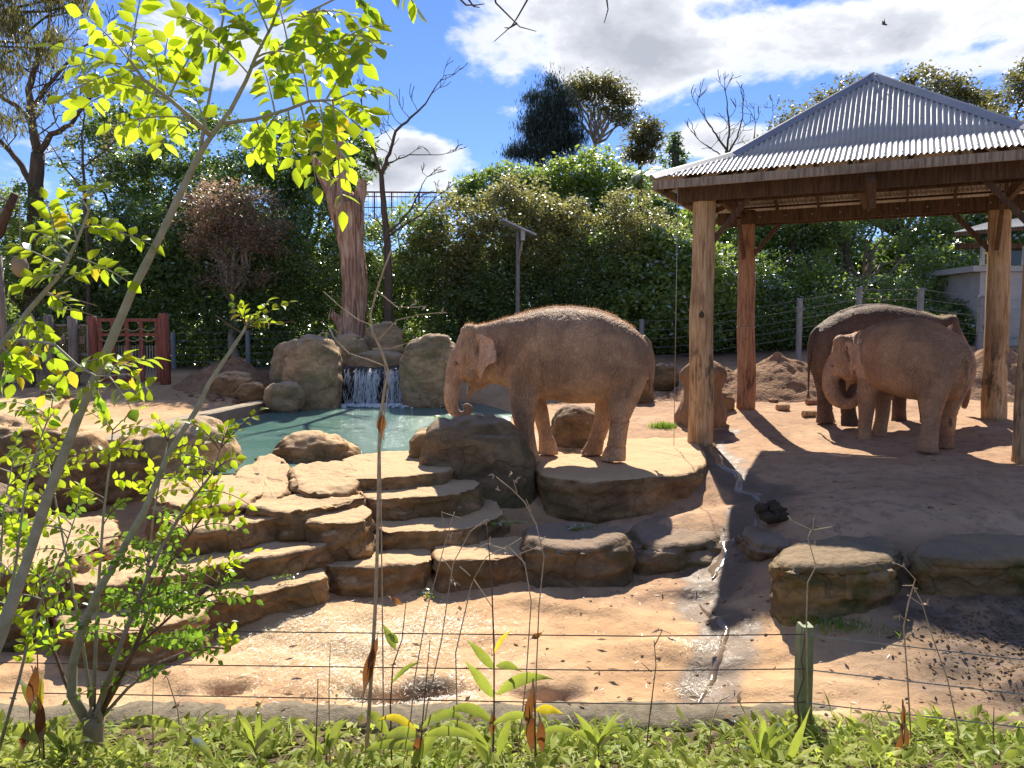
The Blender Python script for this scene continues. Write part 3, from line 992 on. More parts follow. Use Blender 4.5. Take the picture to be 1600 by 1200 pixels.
boulder(655, 650, 838, 830, 11.3, 'large sloping shaded rock under the trunk of the lone elephant', 'rock_dark', dr=.62, seed=31, amp=.12, p=3.0, lean=-.08)
boulder(640, 672, 700, 720, 11.9, 'small sunlit rock end at the pond corner beside the sloping rock', 'rock', dr=.9, seed=32, sub=4)
# right hand rocks
slab([(1212, 868), (1228, 848), (1300, 838), (1385, 836), (1398, 850), (1392, 872), (1340, 880), (1250, 880)], -.16, -.95, 'mossy square rock behind the green fence post', 'rock_moss', 'boulder', 'boulder', None, r=.14, seed=14, rg=1.1, batter=.02)
slab([(1430, 858), (1445, 842), (1520, 830), (1640, 832), (1700, 848), (1640, 866), (1530, 872), (1448, 868)], -.14, -.9, 'wide brown mossy rock at the right edge of the yard', 'rock_moss', 'boulder', 'boulder', None, r=.14, seed=15, rg=1.0, batter=.0)
slab([(985, 822), (1015, 805), (1080, 798), (1140, 808), (1125, 838), (1060, 850), (1005, 845)], -.50, -.95, 'low rounded rock shelf between the platform and the gully', 'rock_dark', 'rock_shelf', 'rock', None, r=.16, seed=16, rg=1.5, batter=.14)
slab([(1160, 822), (1200, 812), (1240, 815), (1262, 832), (1235, 850), (1180, 848)], -.36, -.85, 'small dark rock beside the dung at the head of the gully', 'rock_dark', 'rock_shelf', 'rock', None, r=.12, seed=17, rg=1.2)
# left hand boulders
boulder(240, 650, 372, 800, 11.4, 'large round boulder at the left corner of the pond', 'rock_pool', dr=1.0, seed=33, amp=.10)
boulder(158, 678, 275, 800, 11.3, 'brown hollowed boulder left of the round boulder', 'rock', dr=.9, seed=34, amp=.22)
boulder(60, 668, 172, 830, 10.9, 'tan boulder with folded top behind the leaning sapling stem', 'rock', dr=.9, seed=35, amp=.18)
boulder(-60, 650, 78, 790, 11.2, 'tan boulder at the left edge of the picture', 'rock', dr=.9, seed=36, amp=.2)
boulder(-90, 770, 70, 900, 9.6, 'low red brown boulder at the left edge below the tan ones', 'rock_dark', dr=.9, seed=37, amp=.2)
slab([(-60, 870), (-20, 830), (80, 805), (170, 812), (185, 835), (110, 870), (30, 900)], -.2, -.95, 'broad sloping sunlit ledge at the far left of the steps', seed=18, rg=1.3)
slab([(100, 905), (120, 862), (190, 850), (250, 862), (240, 895), (170, 915)], -.38, -.95, 'left ledge showing between the shrub leaves and the leaning stem', seed=19, rg=1.3)
slab([(-20, 650), (0, 600), (60, 598), (110, 612), (90, 632), (20, 660)], .38, .0, 'flat low sandstone slab by the timber fence on the left', 'rock', 'flat_rock', 'rock', None, seed=20, r=.08)
boulder(68, 606, 108, 628, 18.6, 'small grey stone beside the flat slab at the left fence', 'rock_dark', dr=.8, seed=38, sub=4)
# pond surround
boulder(422, 532, 505, 620, 20.9, 'tall leaning boulder at the back left of the pond', seed=41, dr=.8, amp=.1)
boulder(446, 522, 533, 655, 19.9, 'biggest upright boulder left of the waterfall', seed=42, dr=.9, amp=.12, p=2.8, lean=.1)
boulder(330, 582, 402, 626, 20.0, 'long low boulder on the sand left of the pond', 'rock', seed=43, dr=.7, amp=.1)
boulder(372, 598, 416, 628, 19.5, 'small rounded stone on the end of the pond kerb', 'rock', seed=44, dr=.8, sub=4)
boulder(414, 596, 474, 640, 18.9, 'squat boulder standing in the water at the pond kerb end', seed=45, dr=.8, amp=.1, sub=4)
boulder(520, 522, 578, 585, 21.8, 'arched boulder above the left side of the waterfall', seed=46, dr=.8, amp=.12)
boulder(568, 505, 630, 580, 22.2, 'pointed boulder in the middle above the waterfall', seed=47, dr=.7, amp=.12)
boulder(540, 548, 640, 586, 21.7, 'wide flat rock behind the waterfall lip', seed=48, dr=.6, amp=.08)
boulder(626, 522, 718, 640, 20.2, 'broad undercut boulder right of the waterfall', seed=49, dr=.8, amp=.12, lean=.1)
boulder(420, 674, 560, 748, 12.3, 'flat sunlit boulder on the near edge of the pond', 'rock', seed=50, dr=.75, amp=.14, p=2.2, sink=.3)
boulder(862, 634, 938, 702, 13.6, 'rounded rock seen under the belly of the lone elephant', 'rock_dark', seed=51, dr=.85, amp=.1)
boulder(1018, 568, 1060, 607, 20.5, 'round stone right of the lone elephant tail', 'rock_dark', seed=52, dr=.8, sub=4)
boulder(985, 590, 1022, 630, 19.0, 'ochre rock hidden behind the lone elephant rump', 'rock_dark', seed=53, dr=.8, sub=4)
boulder(1112, 612, 1146, 642, 17.0, 'small knob of ochre rock beside the clay mound', 'clay', seed=54, dr=.9, sub=4)

# clay mound with folds behind the front left shelter post
mb = MB()
cc = TG(1098, 662, .1)
vs = []; n = 72; K = 34
hh = P(1098, 560, cc.y).z - cc.z + .1
for k in range(K + 1):
    t = k / K
    for i in range(n):
        a = 2 * math.pi * i / n
        f = 1 + .10 * math.sin(a * 7 + 2 * math.sin(t * 5)) * (1 - t * .5) + .16 * fbm(math.cos(a) * 1.5, math.sin(a) * 1.5, t * 1.6, 4)
        prof = .46 * (1 + .12 * math.sin(t * 9)) * math.sqrt(max(0, 1 - max(0, (t - .72) / .28) ** 2)) * (1 - .12 * t)
        vs.append((cc.x + math.cos(a) * prof * f, cc.y + math.sin(a) * prof * f, cc.z - .1 + hh * t))
fs = [tuple(range(n))[::-1]]
for k in range(K):
    for i in range(n):
        j = (i + 1) % n
        fs.append((k * n + i, k * n + j, k * n + n + j, k * n + n + i))
fs.append(tuple(K * n + i for i in range(n)))
mb.add(vs, fs)
o = mb.build('clay_mound', M['clay'], loc=(cc.x, cc.y, cc.z - .1), smooth=True)
tag(o, 'upright folded ochre clay mound behind the front left shelter post', 'rock')


def mound(cx, cy, rx, ry, h, label, seed, mat='mound', lump=.5):
    mb = MB(); vs = []; fs = []
    nr, na = 34, 90
    for i in range(nr + 1):
        t = i / nr
        for k in range(na):
            a = 2 * math.pi * k / na
            x = cx + math.cos(a) * rx * t * 1.15; y = cy + math.sin(a) * ry * t * 1.15
            w_ = max(0, 1 - t) ** 1.1 * (1 + .25 * noise.noise(Vector((x * .8, y * .8, seed))))
            z = tz(x, y) - .05 + h * w_ * 1.05 + (lump * .14 * fbm(x * 2.6, y * 2.6, seed, 4) + lump * .10 * abs(noise.noise(Vector((x * 7, y * 7, seed))))) * min(1, (1 - t) * 4)
            vs.append((x, y, z))
    for i in range(nr):
        for k in range(na):
            j = (k + 1) % na
            fs.append((i * na + k, (i + 1) * na + k, (i + 1) * na + j, i * na + j))
    mb.add(vs, fs)
    o = mb.build('soil_mound', M[mat], loc=(cx, cy, tz(cx, cy)), smooth=True)
    return tag(o, label, 'soil mound', 'heaps of dug soil round the yard')


c_ = TG(368, 600, .5); mound(c_.x, 20.9, 1.45, 1.2, .85, 'heap of reddish soil between the red gate and the pond boulders', 1, lump=.9)
c_ = P(1210, 600, 19.5); mound(c_.x, 19.5, 2.1, 1.4, 1.0, 'big dark soil heap behind the rear left shelter post', 2)
c_ = P(1150, 600, 19.2); mound(c_.x - .2, 19.6, 1.5, 1.1, .62, 'lower sandy heap between the clay mound and the big soil heap', 3)
c_ = P(1560, 600, 18.6); mound(c_.x + .3, 18.9, 2.6, 1.4, 1.0, 'soil bank at the right behind the two elephants', 4)

# pond kerb
ks = [G(*q) for q in [(165, 690, .22), (230, 668, .22), (300, 651, .22), (360, 638, .22), (410, 628, .22), (436, 622, .22)]]
mb = MB()
pts = []
for a, c_ in zip(ks[:-1], ks[1:]):
    for k in range(6): pts.append(a.lerp(c_, k / 6))
pts.append(ks[-1])
vs = []; fs = []
for i, p_ in enumerate(pts):
    d = (pts[min(i + 1, len(pts) - 1)] - pts[max(i - 1, 0)]).normalized(); s = Vector((-d.y, d.x, 0))
    for (a, z) in ((-.16, -.5), (-.16, .0), (-.13, .03), (.13, .035), (.16, .0), (.16, -.5)):
        q = p_ + s * (a + .012 * noise.noise(Vector((i * .6, a * 9, 0))))
        vs.append((q.x, q.y, p_.z + z + .008 * noise.noise(Vector((i * .9, a * 5, 3)))))
for i in range(len(pts) - 1):
    for k in range(5):
        a = i * 6 + k; fs.append((a, a + 1, a + 7, a + 6))
fs += [(0, 1, 2, 3, 4, 5)[::-1], tuple((len(pts) - 1) * 6 + k for k in range(6))]
mb.add(vs, fs)
o = mb.build('pond_kerb', M['concrete'], loc=ks[0], smooth=False)
tag(o, 'low concrete kerb curving along the left side of the pond', 'kerb')

# rough kerb in front of the planted bed
mb = MB(); vs = []; fs = []
nn = 260
for i in range(nn):
    x = -6.5 + 13 * i / (nn - 1)
    for j, (dy, z) in enumerate(((0.30, -.14), (.24, .045), (.10, .075), (-.06, .08), (-.14, .03), (-.18, -.14))):
        y = 5.74 + dy
        zz = -.965 + z * .8 + .04 * fbm(x * 3, j * 1.7, 1, 4) + .012 * noise.noise(Vector((x * 17, j * 3, 0)))
        vs.append((x, y + .03 * fbm(x * 1.3, j * .3, 4, 3), zz))
for i in range(nn - 1):
    for k in range(5):
        a = i * 6 + k; fs.append((a, a + 6, a + 7, a + 1))
mb.add(vs, fs)
o = mb.build('garden_kerb', M['kerb'], loc=(0, 5.86, -1.0), smooth=True)
tag(o, 'rough grey mortar kerb between the yard and the planted bed', 'kerb')

# waterfall -------------------------------------------------------------
wl = P(524, 582, 20.6); wr = P(642, 582, 20.6)
wf = thing('waterfall', 'small waterfall spilling over a dark rock lip into the pond', 'waterfall', (wl.x, 20.6, 0.02))
mb = MB(); vs = []; fs = []
nx2, nz2 = 70, 26
for j in range(nz2 + 1):
    for i in range(nx2 + 1):
        x = wl.x - .35 + (wr.x - wl.x + .7) * i / nx2
        t = j / nz2
        z = -.2 + 1.22 * min(1, t / .72); y = 20.75
        if t > .72: y += (t - .72) / .28 * 1.4
        d = .16 * fbm(x * 1.7, z * 2.2, y, 4)
        vs.append((x, y - d - .1 * abs(math.sin(x * 2.1)), z + .06 * fbm(x * 1.5, y * 2, 5, 3)))
for j in range(nz2):
    for i in range(nx2):
        a = j * (nx2 + 1) + i; fs.append((a, a + 1, a + nx2 + 2, a + nx2 + 1))
mb.add(vs, fs)
rl = mb.build('rock_lip', M['rock_wet'], wf, smooth=True)
rg = random.Random(5)
mb = MB()
cl_ = [(rg.uniform(526, 592), rg.uniform(1.0, 3.4)) for _ in range(13)] + [(rg.uniform(606, 638), rg.uniform(.8, 2.2)) for _ in range(8)]
for i in range(1150):
    q_ = rg.choice(cl_); x = P(q_[0] + rg.gauss(0, q_[1] * 1.3), 600, 20.5).x
    if x < wl.x or x > wr.x: continue
    z0 = rg.uniform(.12, 1.0); z1 = z0 - rg.uniform(.06, .30)
    y0 = 20.62 - rg.random() * .16 - .12 * (1 - z0)
    pts = []
    dx = rg.gauss(0, .03)
    for k in range(5):
        t = k / 4
        pts.append((x + dx * t + rg.gauss(0, .008), y0 - .14 * t ** .5, z0 + (max(z1, .0) - z0) * t))
    r0 = rg.uniform(.002, .0075)
    mb.tube(pts, [r0 * .4, r0, r0, r0 * .8, r0 * .3], 4)
fw = mb.build('falling_water', M['foam'], wf, smooth=True)
tag(fw, None, None, None, 'stuff')
mb = MB()
for i in range(900):
    if rg.random() < .7: x = P(590 + rg.gauss(0, 38), 600, 20.2).x
    else: x = P(640 + rg.gauss(0, 20), 600, 20.2).x
    y = 20.35 - abs(rg.gauss(0, .28)); r0 = rg.uniform(.008, .028)
    m_ = Matrix.Rotation(rg.random() * 3, 3, 'Z')
    mb.box((x, y, .03 + rg.random() * .05), (r0 * 3, r0 * 2, r0), m_)
fm = mb.build('foam', M['foam'], wf)
tag(fm, None, None, None, 'stuff')
# ------------------------------------------------------------------ shelter
AU = R(-26.5)
U = Vector((math.cos(AU), math.sin(AU), 0)); VV = Vector((-math.sin(AU), math.cos(AU), 0))
E0 = G(1017, 292, 4.52)
LU, LV, HE = 6.7, 5.1, 4.52
APZ = 6.66
def S(u, v, z):
    return Vector((E0.x, E0.y, 0)) + U * u + VV * v + Vector((0, 0, z))
sh = thing('open_shelter', 'open shelter with peeled log posts and a steep corrugated steel roof', 'shelter', (S(LU / 2, LV / 2, 0).x, S(LU / 2, LV / 2, 0).y, 0))
posts = [((1093, 697), 3.37, 13.75, 'split pale log post with a dark knot and mud stain', 'pole', .205, 0),
         ((1165, 636), 0, 0, 'reddish brown rear left log post', 'pole_red', .185, 1),
         ((1553, 652), 0, 0, 'rear right log post with a dark mud patch', 'pole', .20, 2),
         ((1606, 720), 0, 0, 'front right log post at the picture edge', 'pole', .20, 3)]
tops = [S(.75, .85, 0), S(.85, LV - .75, 0), S(LU - 1.15, LV - .75, 0), S(LU - .9, .85, 0)]
bases = []
for k, (pp, _, _, lab, mt, r0, sd_) in enumerate(posts):
    T = tops[k]
    # base stands on the ground below where the photo shows it, post leans very slightly
    base = P(pp[0], pp[1], T.y)
    bx = base.x
    bz = tz(bx, T.y) - .1
    bases.append(Vector((bx, T.y, bz)))
    topz = HE + .12
    pts = []; rad = []
    for i in range(22):
        t = i / 21
        q = Vector((bx, T.y, bz)).lerp(Vector((T.x * .6 + bx * .4, T.y, topz)), t)
        q.x += .035 * noise.noise(Vector((t * 3, sd_ * 5, 0))); q.y += .03 * noise.noise(Vector((t * 3, sd_ * 5, 8)))
        pts.append(q)
        rad.append(r0 * (1.10 - .16 * t) * (1 + .05 * noise.noise(Vector((t * 7, sd_, 3)))))
    mb = MB(); mb.tube(pts, rad, 20, jit=.03, seed=sd_)
    po = mb.build('post', M[mt], sh, smooth=True)
    po['label'] = lab
    if k == 0:
        kn = MB(); q = pts[11]
        for j in range(3):
            kn.tube([q + Vector((-.04, -rad[11] * .93, .11 * j / 3 - .05)), q + Vector((-.04, -rad[11] * 1.06 + .01 * j, .11 * j / 3 - .05))], [.055 - .014 * j, .035 - .01 * j], 10)
        kn.build('knot', M['timber_brown'], po, smooth=True)
    if k == 1:
        kn = MB(); q = pts[9]
        ring = [q + Vector((math.cos(a) * rad[9] * 1.03, math.sin(a) * rad[9] * 1.03, 0)) for a in [2 * math.pi * j / 20 for j in range(21)]]
        kn.tube(ring, .012, 6); kn.build('band', M['rope'], po, smooth=True)

# corrugated roof: four faces, each two slopes (shallow skirt, steep upper)
BRK_D, BRK_Z = 0.90, 5.13       # plan inset and height of the break
# heights as a function of inset distance from the eave (per unit toward the ridge)
WLN = .082
def roof_face(c0, du, dv, length, depth):
    BRK_D = 0.90 / (LV / 2) * depth
    """c0 eave corner, du along eave, dv inward; apex at (length/2, depth)"""
    mb = MB(); vs = []; fs = []
    ncol = int(length / WLN * 6)
    prev = None
    rows_t = [0.0, .25, .5, .75, 1.0, 1.02, 1.3, 1.7, 2.2, 2.6, 3.0, 3.4]
    for i in range(ncol + 1):
        u = length * i / ncol
        # inset allowed by the hips
        lim = min(u, length - u) / (length / 2) * depth
        ph = math.sin(2 * math.pi * u / WLN)
        colv = []
        for s_ in [0, .33, .66, 1.0, 1.0001, 1.25, 1.5, 1.75, 2.0]:
            if s_ <= 1.0: d = min(lim, s_ * BRK_D)
            else: d = min(lim, BRK_D) + max(0, lim - BRK_D) * (s_ - 1.0)
            d = min(d, lim)
            if d <= BRK_D: z = HE + .16 + (BRK_Z - HE - .16) * d / BRK_D
            else: z = BRK_Z + (APZ - BRK_Z) * (d - BRK_D) / (depth - BRK_D)
            off = .0145 * ph
            if s_ > 1.0: off += .012
            p = c0 + du * u + dv * (d - off * .4) + Vector((0, 0, z + off))
            vs.append(p); colv.append(len(vs) - 1)
        if prev:
            for a, c_, d_, e in zip(prev[:-1], prev[1:], colv[1:], colv[:-1]):
                fs.append((a, e, d_, c_))
        prev = colv
    mb.add(vs, fs)
    return mb
z0v = Vector((0, 0, 0))
Bse = S(0, 0, 0)
faces_ = [(S(0, 0, 0), U, VV, LU, LV / 2), (S(LU, 0, 0), VV, -U, LV, LU / 2), (S(LU, LV, 0), -U, -VV, LU, LV / 2), (S(0, LV, 0), -VV, U, LV, LU / 2)]
for f_ in faces_:
    roof_face(*f_).build('roof_sheet', M['roof'], sh, smooth=True)
# hip caps
apex = S(LU / 2, LV / 2, APZ + .02)
for (cu, cvv) in ((0, 0), (LU, 0), (LU, LV), (0, LV)):
    du = (LU / 2 - cu); dvv = (LV / 2 - cvv)
    tb = BRK_D / (LV / 2)
    p0 = S(cu, cvv, HE + .19); p1 = S(cu + du * tb, cvv + dvv * tb, BRK_Z + .02); p2 = apex
    tb2 = BRK_D / (LU / 2)
    mb = MB()
    for a, c_ in ((p0, p1), (p1, p2)):
        d = (c_ - a).normalized(); s = d.cross(Vector((0, 0, 1))).normalized(); u2 = s.cross(d)
        w_ = .15
        vs = []
        for q in (a, c_):
            for (sx, sz) in ((-w_, -.075), (-.03, .012), (0, .03), (.03, .012), (w_, -.075), (w_, -.085), (0, .018), (-w_, -.085)):
                vs.append(q + s * sx + u2 * sz)
        mb.add(vs, [(k, (k + 1) % 8, 8 + (k + 1) % 8, 8 + k) for k in range(8)] + [tuple(range(7, -1, -1)), tuple(range(8, 16))])
    mb.build('hip_cap', M['cap'], sh)
# roofing screws in rows
mb = MB()
for d in (.12, .62, 1.25, 1.75, 2.2):
    for u in np.arange(.2, LU, WLN * 3):
        lim = min(u, LU - u) / (LU / 2) * LV / 2
        if d > lim - .1: continue
        uu = (round(u / WLN - .25) + .25) * WLN
        z = (HE + .16 + (BRK_Z - HE - .16) * d / BRK_D if d <= BRK_D else BRK_Z + .012 + (APZ - BRK_Z) * (d - BRK_D) / (LV / 2 - BRK_D)) + .018
        mb.box(S(uu, d, z), (.018, .018, .012))
o = mb.build('roof_screws', M['cap'], sh); tag(o, None, None, None, 'stuff')
# fascias, beams, rafters, braces
ins = .03
cs4 = [(0, 0), (LU, 0), (LU, LV), (0, LV)]
for k in range(4):
    a = cs4[k]; c_ = cs4[(k + 1) % 4]
    a_ = (a[0] + (ins if a[0] == 0 else -ins), a[1] + (ins if a[1] == 0 else -ins))
    b_ = (c_[0] + (ins if c_[0] == 0 else -ins), c_[1] + (ins if c_[1] == 0 else -ins))
    pa, pb = S(*a_, HE + .025), S(*b_, HE + .025)
    if k % 2: # butt between the long boards
        dd_ = (pb - pa).normalized(); pa += dd_ * .03; pb -= dd_ * .03
    mb = MB(); mb.beam(pa, pb, .045, .14)
    mb.build('fascia_board', M['timber'], sh)
iu0, iu1, iv0, iv1 = .8, LU - 1.0, .85, LV - .75
bz_ = HE - .05
for (a, c_) in (((iu0 - .5, iv0), (iu1 + .6, iv0)), ((iu0 - .5, iv1), (iu1 + .6, iv1))):
    for sgn in (-1, 1):
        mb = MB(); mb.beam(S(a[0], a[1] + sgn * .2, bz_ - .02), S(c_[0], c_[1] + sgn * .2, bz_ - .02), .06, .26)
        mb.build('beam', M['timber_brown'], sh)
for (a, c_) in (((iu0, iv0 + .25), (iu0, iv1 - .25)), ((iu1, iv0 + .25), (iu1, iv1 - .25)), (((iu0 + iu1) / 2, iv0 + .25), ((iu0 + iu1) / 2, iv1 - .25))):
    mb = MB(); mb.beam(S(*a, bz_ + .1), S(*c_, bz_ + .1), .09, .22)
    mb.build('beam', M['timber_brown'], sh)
# bolts on the front beam
for u in np.linspace(iu0 + .4, iu1 - .3, 9):
    mb = MB(); mb.tube([S(u, iv1 - .232, bz_ - .02), S(u, iv1 - .262, bz_ - .02)], .02, 8)
    mb.build('bolt', M['wire'], sh)
# rafters
for u in np.arange(.6, LU - .3, .85):
    for side in (0, 1):
        lim = min(u, LU - u) / (LU / 2) * LV / 2
        pts_ = []
        for d in (0.06, min(BRK_D, lim - .06), max(BRK_D, lim - .06)):
            if d <= BRK_D: z = HE + .02 + (BRK_Z - HE - .14) * d / BRK_D
            else: z = BRK_Z - .12 + (APZ - BRK_Z) * (d - BRK_D) / (LV / 2 - BRK_D)
            pts_.append(S(u, d if side == 0 else LV - d, z))
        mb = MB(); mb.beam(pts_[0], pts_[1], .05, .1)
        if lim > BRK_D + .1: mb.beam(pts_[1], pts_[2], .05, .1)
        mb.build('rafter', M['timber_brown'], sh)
BRS = 0.90 / (LV / 2) * LU / 2
for v_ in np.arange(.7, LV - .3, .85):
    for side in (0, 1):
        lim = min(v_, LV - v_) / (LV / 2) * LU / 2
        pts_ = []
        for d in (0.06, min(BRS, lim - .06), max(BRS, lim - .06)):
            if d <= BRS: z = HE + .02 + (BRK_Z - HE - .14) * d / BRS
            else: z = BRK_Z - .12 + (APZ - BRK_Z) * (d - BRS) / (LU / 2 - BRS)
            pts_.append(S(d if side == 0 else LU - d, v_, z))
        mb = MB(); mb.beam(pts_[0], pts_[1], .05, .1)
        if lim > BRS + .1: mb.beam(pts_[1], pts_[2], .05, .1)
        mb.build('rafter', M['timber_brown'], sh)
# battens under the sheets
for d in (.3, .62, 1.3, 1.8):
    z = HE + .08 + (BRK_Z - HE - .16) * d / BRK_D if d <= BRK_D else BRK_Z - .05 + (APZ - BRK_Z) * (d - BRK_D) / (LV / 2 - BRK_D)
    k = d / (LV / 2)
    for (a, c_) in (((d, d), (LU - d, d)), ((d, LV - d), (LU - d, LV - d))):
        mb = MB(); a_ = (LU / 2 * k, a[1]); b_ = (LU - LU / 2 * k, a[1])
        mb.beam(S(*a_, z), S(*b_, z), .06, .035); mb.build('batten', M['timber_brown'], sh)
# knee braces from each post
for k, T in enumerate(tops):
    B_ = bases[k]
    for dr_ in ((1 if k in (0, 1) else -1) * U, (1 if k in (0, 3) else -1) * VV):
        mb = MB(); mb.beam(Vector((T.x, T.y, HE - .95)) + dr_ * .1, Vector((T.x, T.y, HE - .14)) + dr_ * .78, .07, .09)
        mb.build('brace', M['timber_brown'], sh)
mb = MB(); mb.beam(S(LU / 2 + .1, .12, HE - .1), S(LU / 2 + .1, .12, HE - .45) + VV * .5, .22, .10, (1, 0, 0)); mb.build('brace', M['timber_brown'], sh)
# cobweb-and-root fringe hanging from the beams
mb = MB(); rg = random.Random(3)
for i in range(260):
    u = rg.uniform(1.4, LU - 1.0); l = rg.uniform(.04, .16)
    p = S(u, iv0 + .24, HE - .14 + .0)
    mb.tube([p, p + Vector((rg.gauss(0, .012), 0, -l))], .004, 3, cap=False)
o = mb.build('cobweb_fringe', M['stem_brown'], sh); tag(o, None, None, None, 'stuff')
# wire cable hanging beside the left post
mb = MB(); a = P(1063, 300, 13.2)
mb.tube([Vector((a.x, 13.4, HE - .05)), Vector((a.x, 13.4, .02))], .006, 5)
o = mb.build('cable', M['wire'], sh)

# ------------------------------------------------------------------ elephants
ZX, ZY = 4.2857, 4.2857
EK = 0.002352


def e_xyz(zx, zy, y=0.0):
    """side-view tracing coordinates -> local metres (forward x, left y, up z)"""
    return Vector(((870 - zx) * EK, y, (1105 - zy) * EK))


def eloft(mb, st, sides=28, sq=2.0):
    """st: list of (centre Vector, tangent Vector, half_width_lateral, half_height) rings across a lateral (y) axis"""
    vs = []; fs = []
    for (c, t, ry, rz) in st:
        t = t.normalized(); ly = Vector((0, 1, 0))
        ly = (ly - t * ly.dot(t)).normalized()
        up = t.cross(ly)
        for k in range(sides):
            a = 2 * math.pi * k / sides
            ca, sa = math.cos(a), math.sin(a)
            e = 2 / sq
            x_ = math.copysign(abs(ca) ** e, ca) * ry; y_ = math.copysign(abs(sa) ** e, sa) * rz
            vs.append(c + ly * x_ + up * y_)
    n = len(st)
    for i in range(n - 1):
        for k in range(sides):
            k2 = (k + 1) % sides
            fs.append((i * sides + k, i * sides + k2, (i + 1) * sides + k2, (i + 1) * sides + k))
    fs.append(tuple(range(sides))[::-1]); fs.append(tuple((n - 1) * sides + k for k in range(sides)))
    mb.add(vs, fs)


def interp(st, m=3):
    """catmull-rom densify list of tuples"""
    out = []
    for i in range(len(st) - 1):
        p0 = np.array(st[max(i - 1, 0)]); p1 = np.array(st[i]); p2 = np.array(st[i + 1]); p3 = np.array(st[min(i + 2, len(st) - 1)])
        for k in range(m):
            t = k / m
            out.append(tuple(0.5 * ((2 * p1) + (-p0 + p2) * t + (2 * p0 - 5 * p1 + 4 * p2 - p3) * t * t + (-p0 + 3 * p1 - 3 * p2 + p3) * t ** 3)))
    out.append(tuple(st[-1]))
    return out


BODY = [(1430, 370, 470, .08), (1416, 330, 560, .22), (1385, 283, 640, .35), (1330, 232, 690, .44), (1250, 182, 715, .51), (1130, 130, 735, .57), (1000, 101, 735, .62), (880, 91, 728, .645),
        (760, 99, 708, .63), (650, 116, 690, .57), (560, 136, 665, .50), (480, 156, 635, .42), (410, 176, 605, .34), (340, 192, 590, .29), (290, 198, 580, .28)]
HEAD = [(370, 205, 600, .22), (330, 200, 625, .28), (290, 202, 640, .305), (245, 204, 628, .315), (205, 212, 600, .295), (172, 240, 580, .255), (148, 285, 565, .215), (125, 350, 560, .175), (108, 420, 550, .14)]
LEGS1 = dict(
    fn=dict(y=.31, st=[(585, 470, 118, .17), (588, 560, 112, .18), (590, 640, 103, .175), (586, 720, 94, .165), (584, 800, 80, .15), (588, 880, 64, .135), (606, 960, 56, .13), (628, 1030, 50, .125), (642, 1075, 50, .135), (646, 1106, 54, .145)]),
    ff=dict(y=-.30, st=[(620, 480, 105, .17), (640, 600, 100, .17), (668, 700, 76, .15), (700, 800, 60, .135), (722, 890, 54, .125), (742, 970, 54, .125), (756, 1040, 66, .135), (760, 1106, 74, .145)]),
    hn=dict(y=.28, st=[(1262, 480, 150, .20), (1255, 580, 142, .20), (1240, 670, 122, .19), (1230, 750, 98, .17), (1224, 830, 70, .15), (1213, 910, 62, .135), (1200, 1000, 66, .135), (1186, 1060, 78, .145), (1182, 1106, 84, .15)]),
    hf=dict(y=-.30, st=[(1240, 480, 140, .20), (1225, 580, 128, .19), (1195, 680, 105, .18), (1165, 770, 85, .16), (1142, 850, 68, .14), (1120, 930, 62, .13), (1092, 1010, 62, .13), (1070, 1065, 72, .14), (1062, 1106, 76, .145)]))
TRUNK1 = [(165, 390, 62), (140, 450, 66), (122, 520, 64), (108, 590, 56), (98, 660, 50), (96, 725, 45), (110, 780, 38), (142, 812, 32), (180, 814, 28), (210, 798, 26), (222, 772, 22), (206, 752, 18), (186, 752, 14), (172, 764, 11)]
EAR = [(262, 262), (300, 260), (345, 276), (385, 298), (398, 330), (402, 365), (410, 405), (402, 450), (372, 462), (345, 475), (328, 505), (314, 545), (300, 578), (290, 560), (284, 510), (272, 450), (262, 390), (256, 320)]


def poly_dist(x, y, pts):
    d = np.full(x.shape, 1e9)
    for (a, c_) in zip(pts[:-1], pts[1:]):
        vx, vy = c_[0] - a[0], c_[1] - a[1]
        t = np.clip(((x - a[0]) * vx + (y - a[1]) * vy) / (vx * vx + vy * vy + 1e-9), 0, 1)
        d = np.minimum(d, np.hypot(x - a[0] - t * vx, y - a[1] - t * vy))
    return d


def mass(obj, mods):
    """evaluate modifiers into a plain mesh without operators"""
    dg = bpy.context.evaluated_depsgraph_get()
    dg.update()
    ev = obj.evaluated_get(dg)
    me = bpy.data.meshes.new_from_object(ev)
    return me


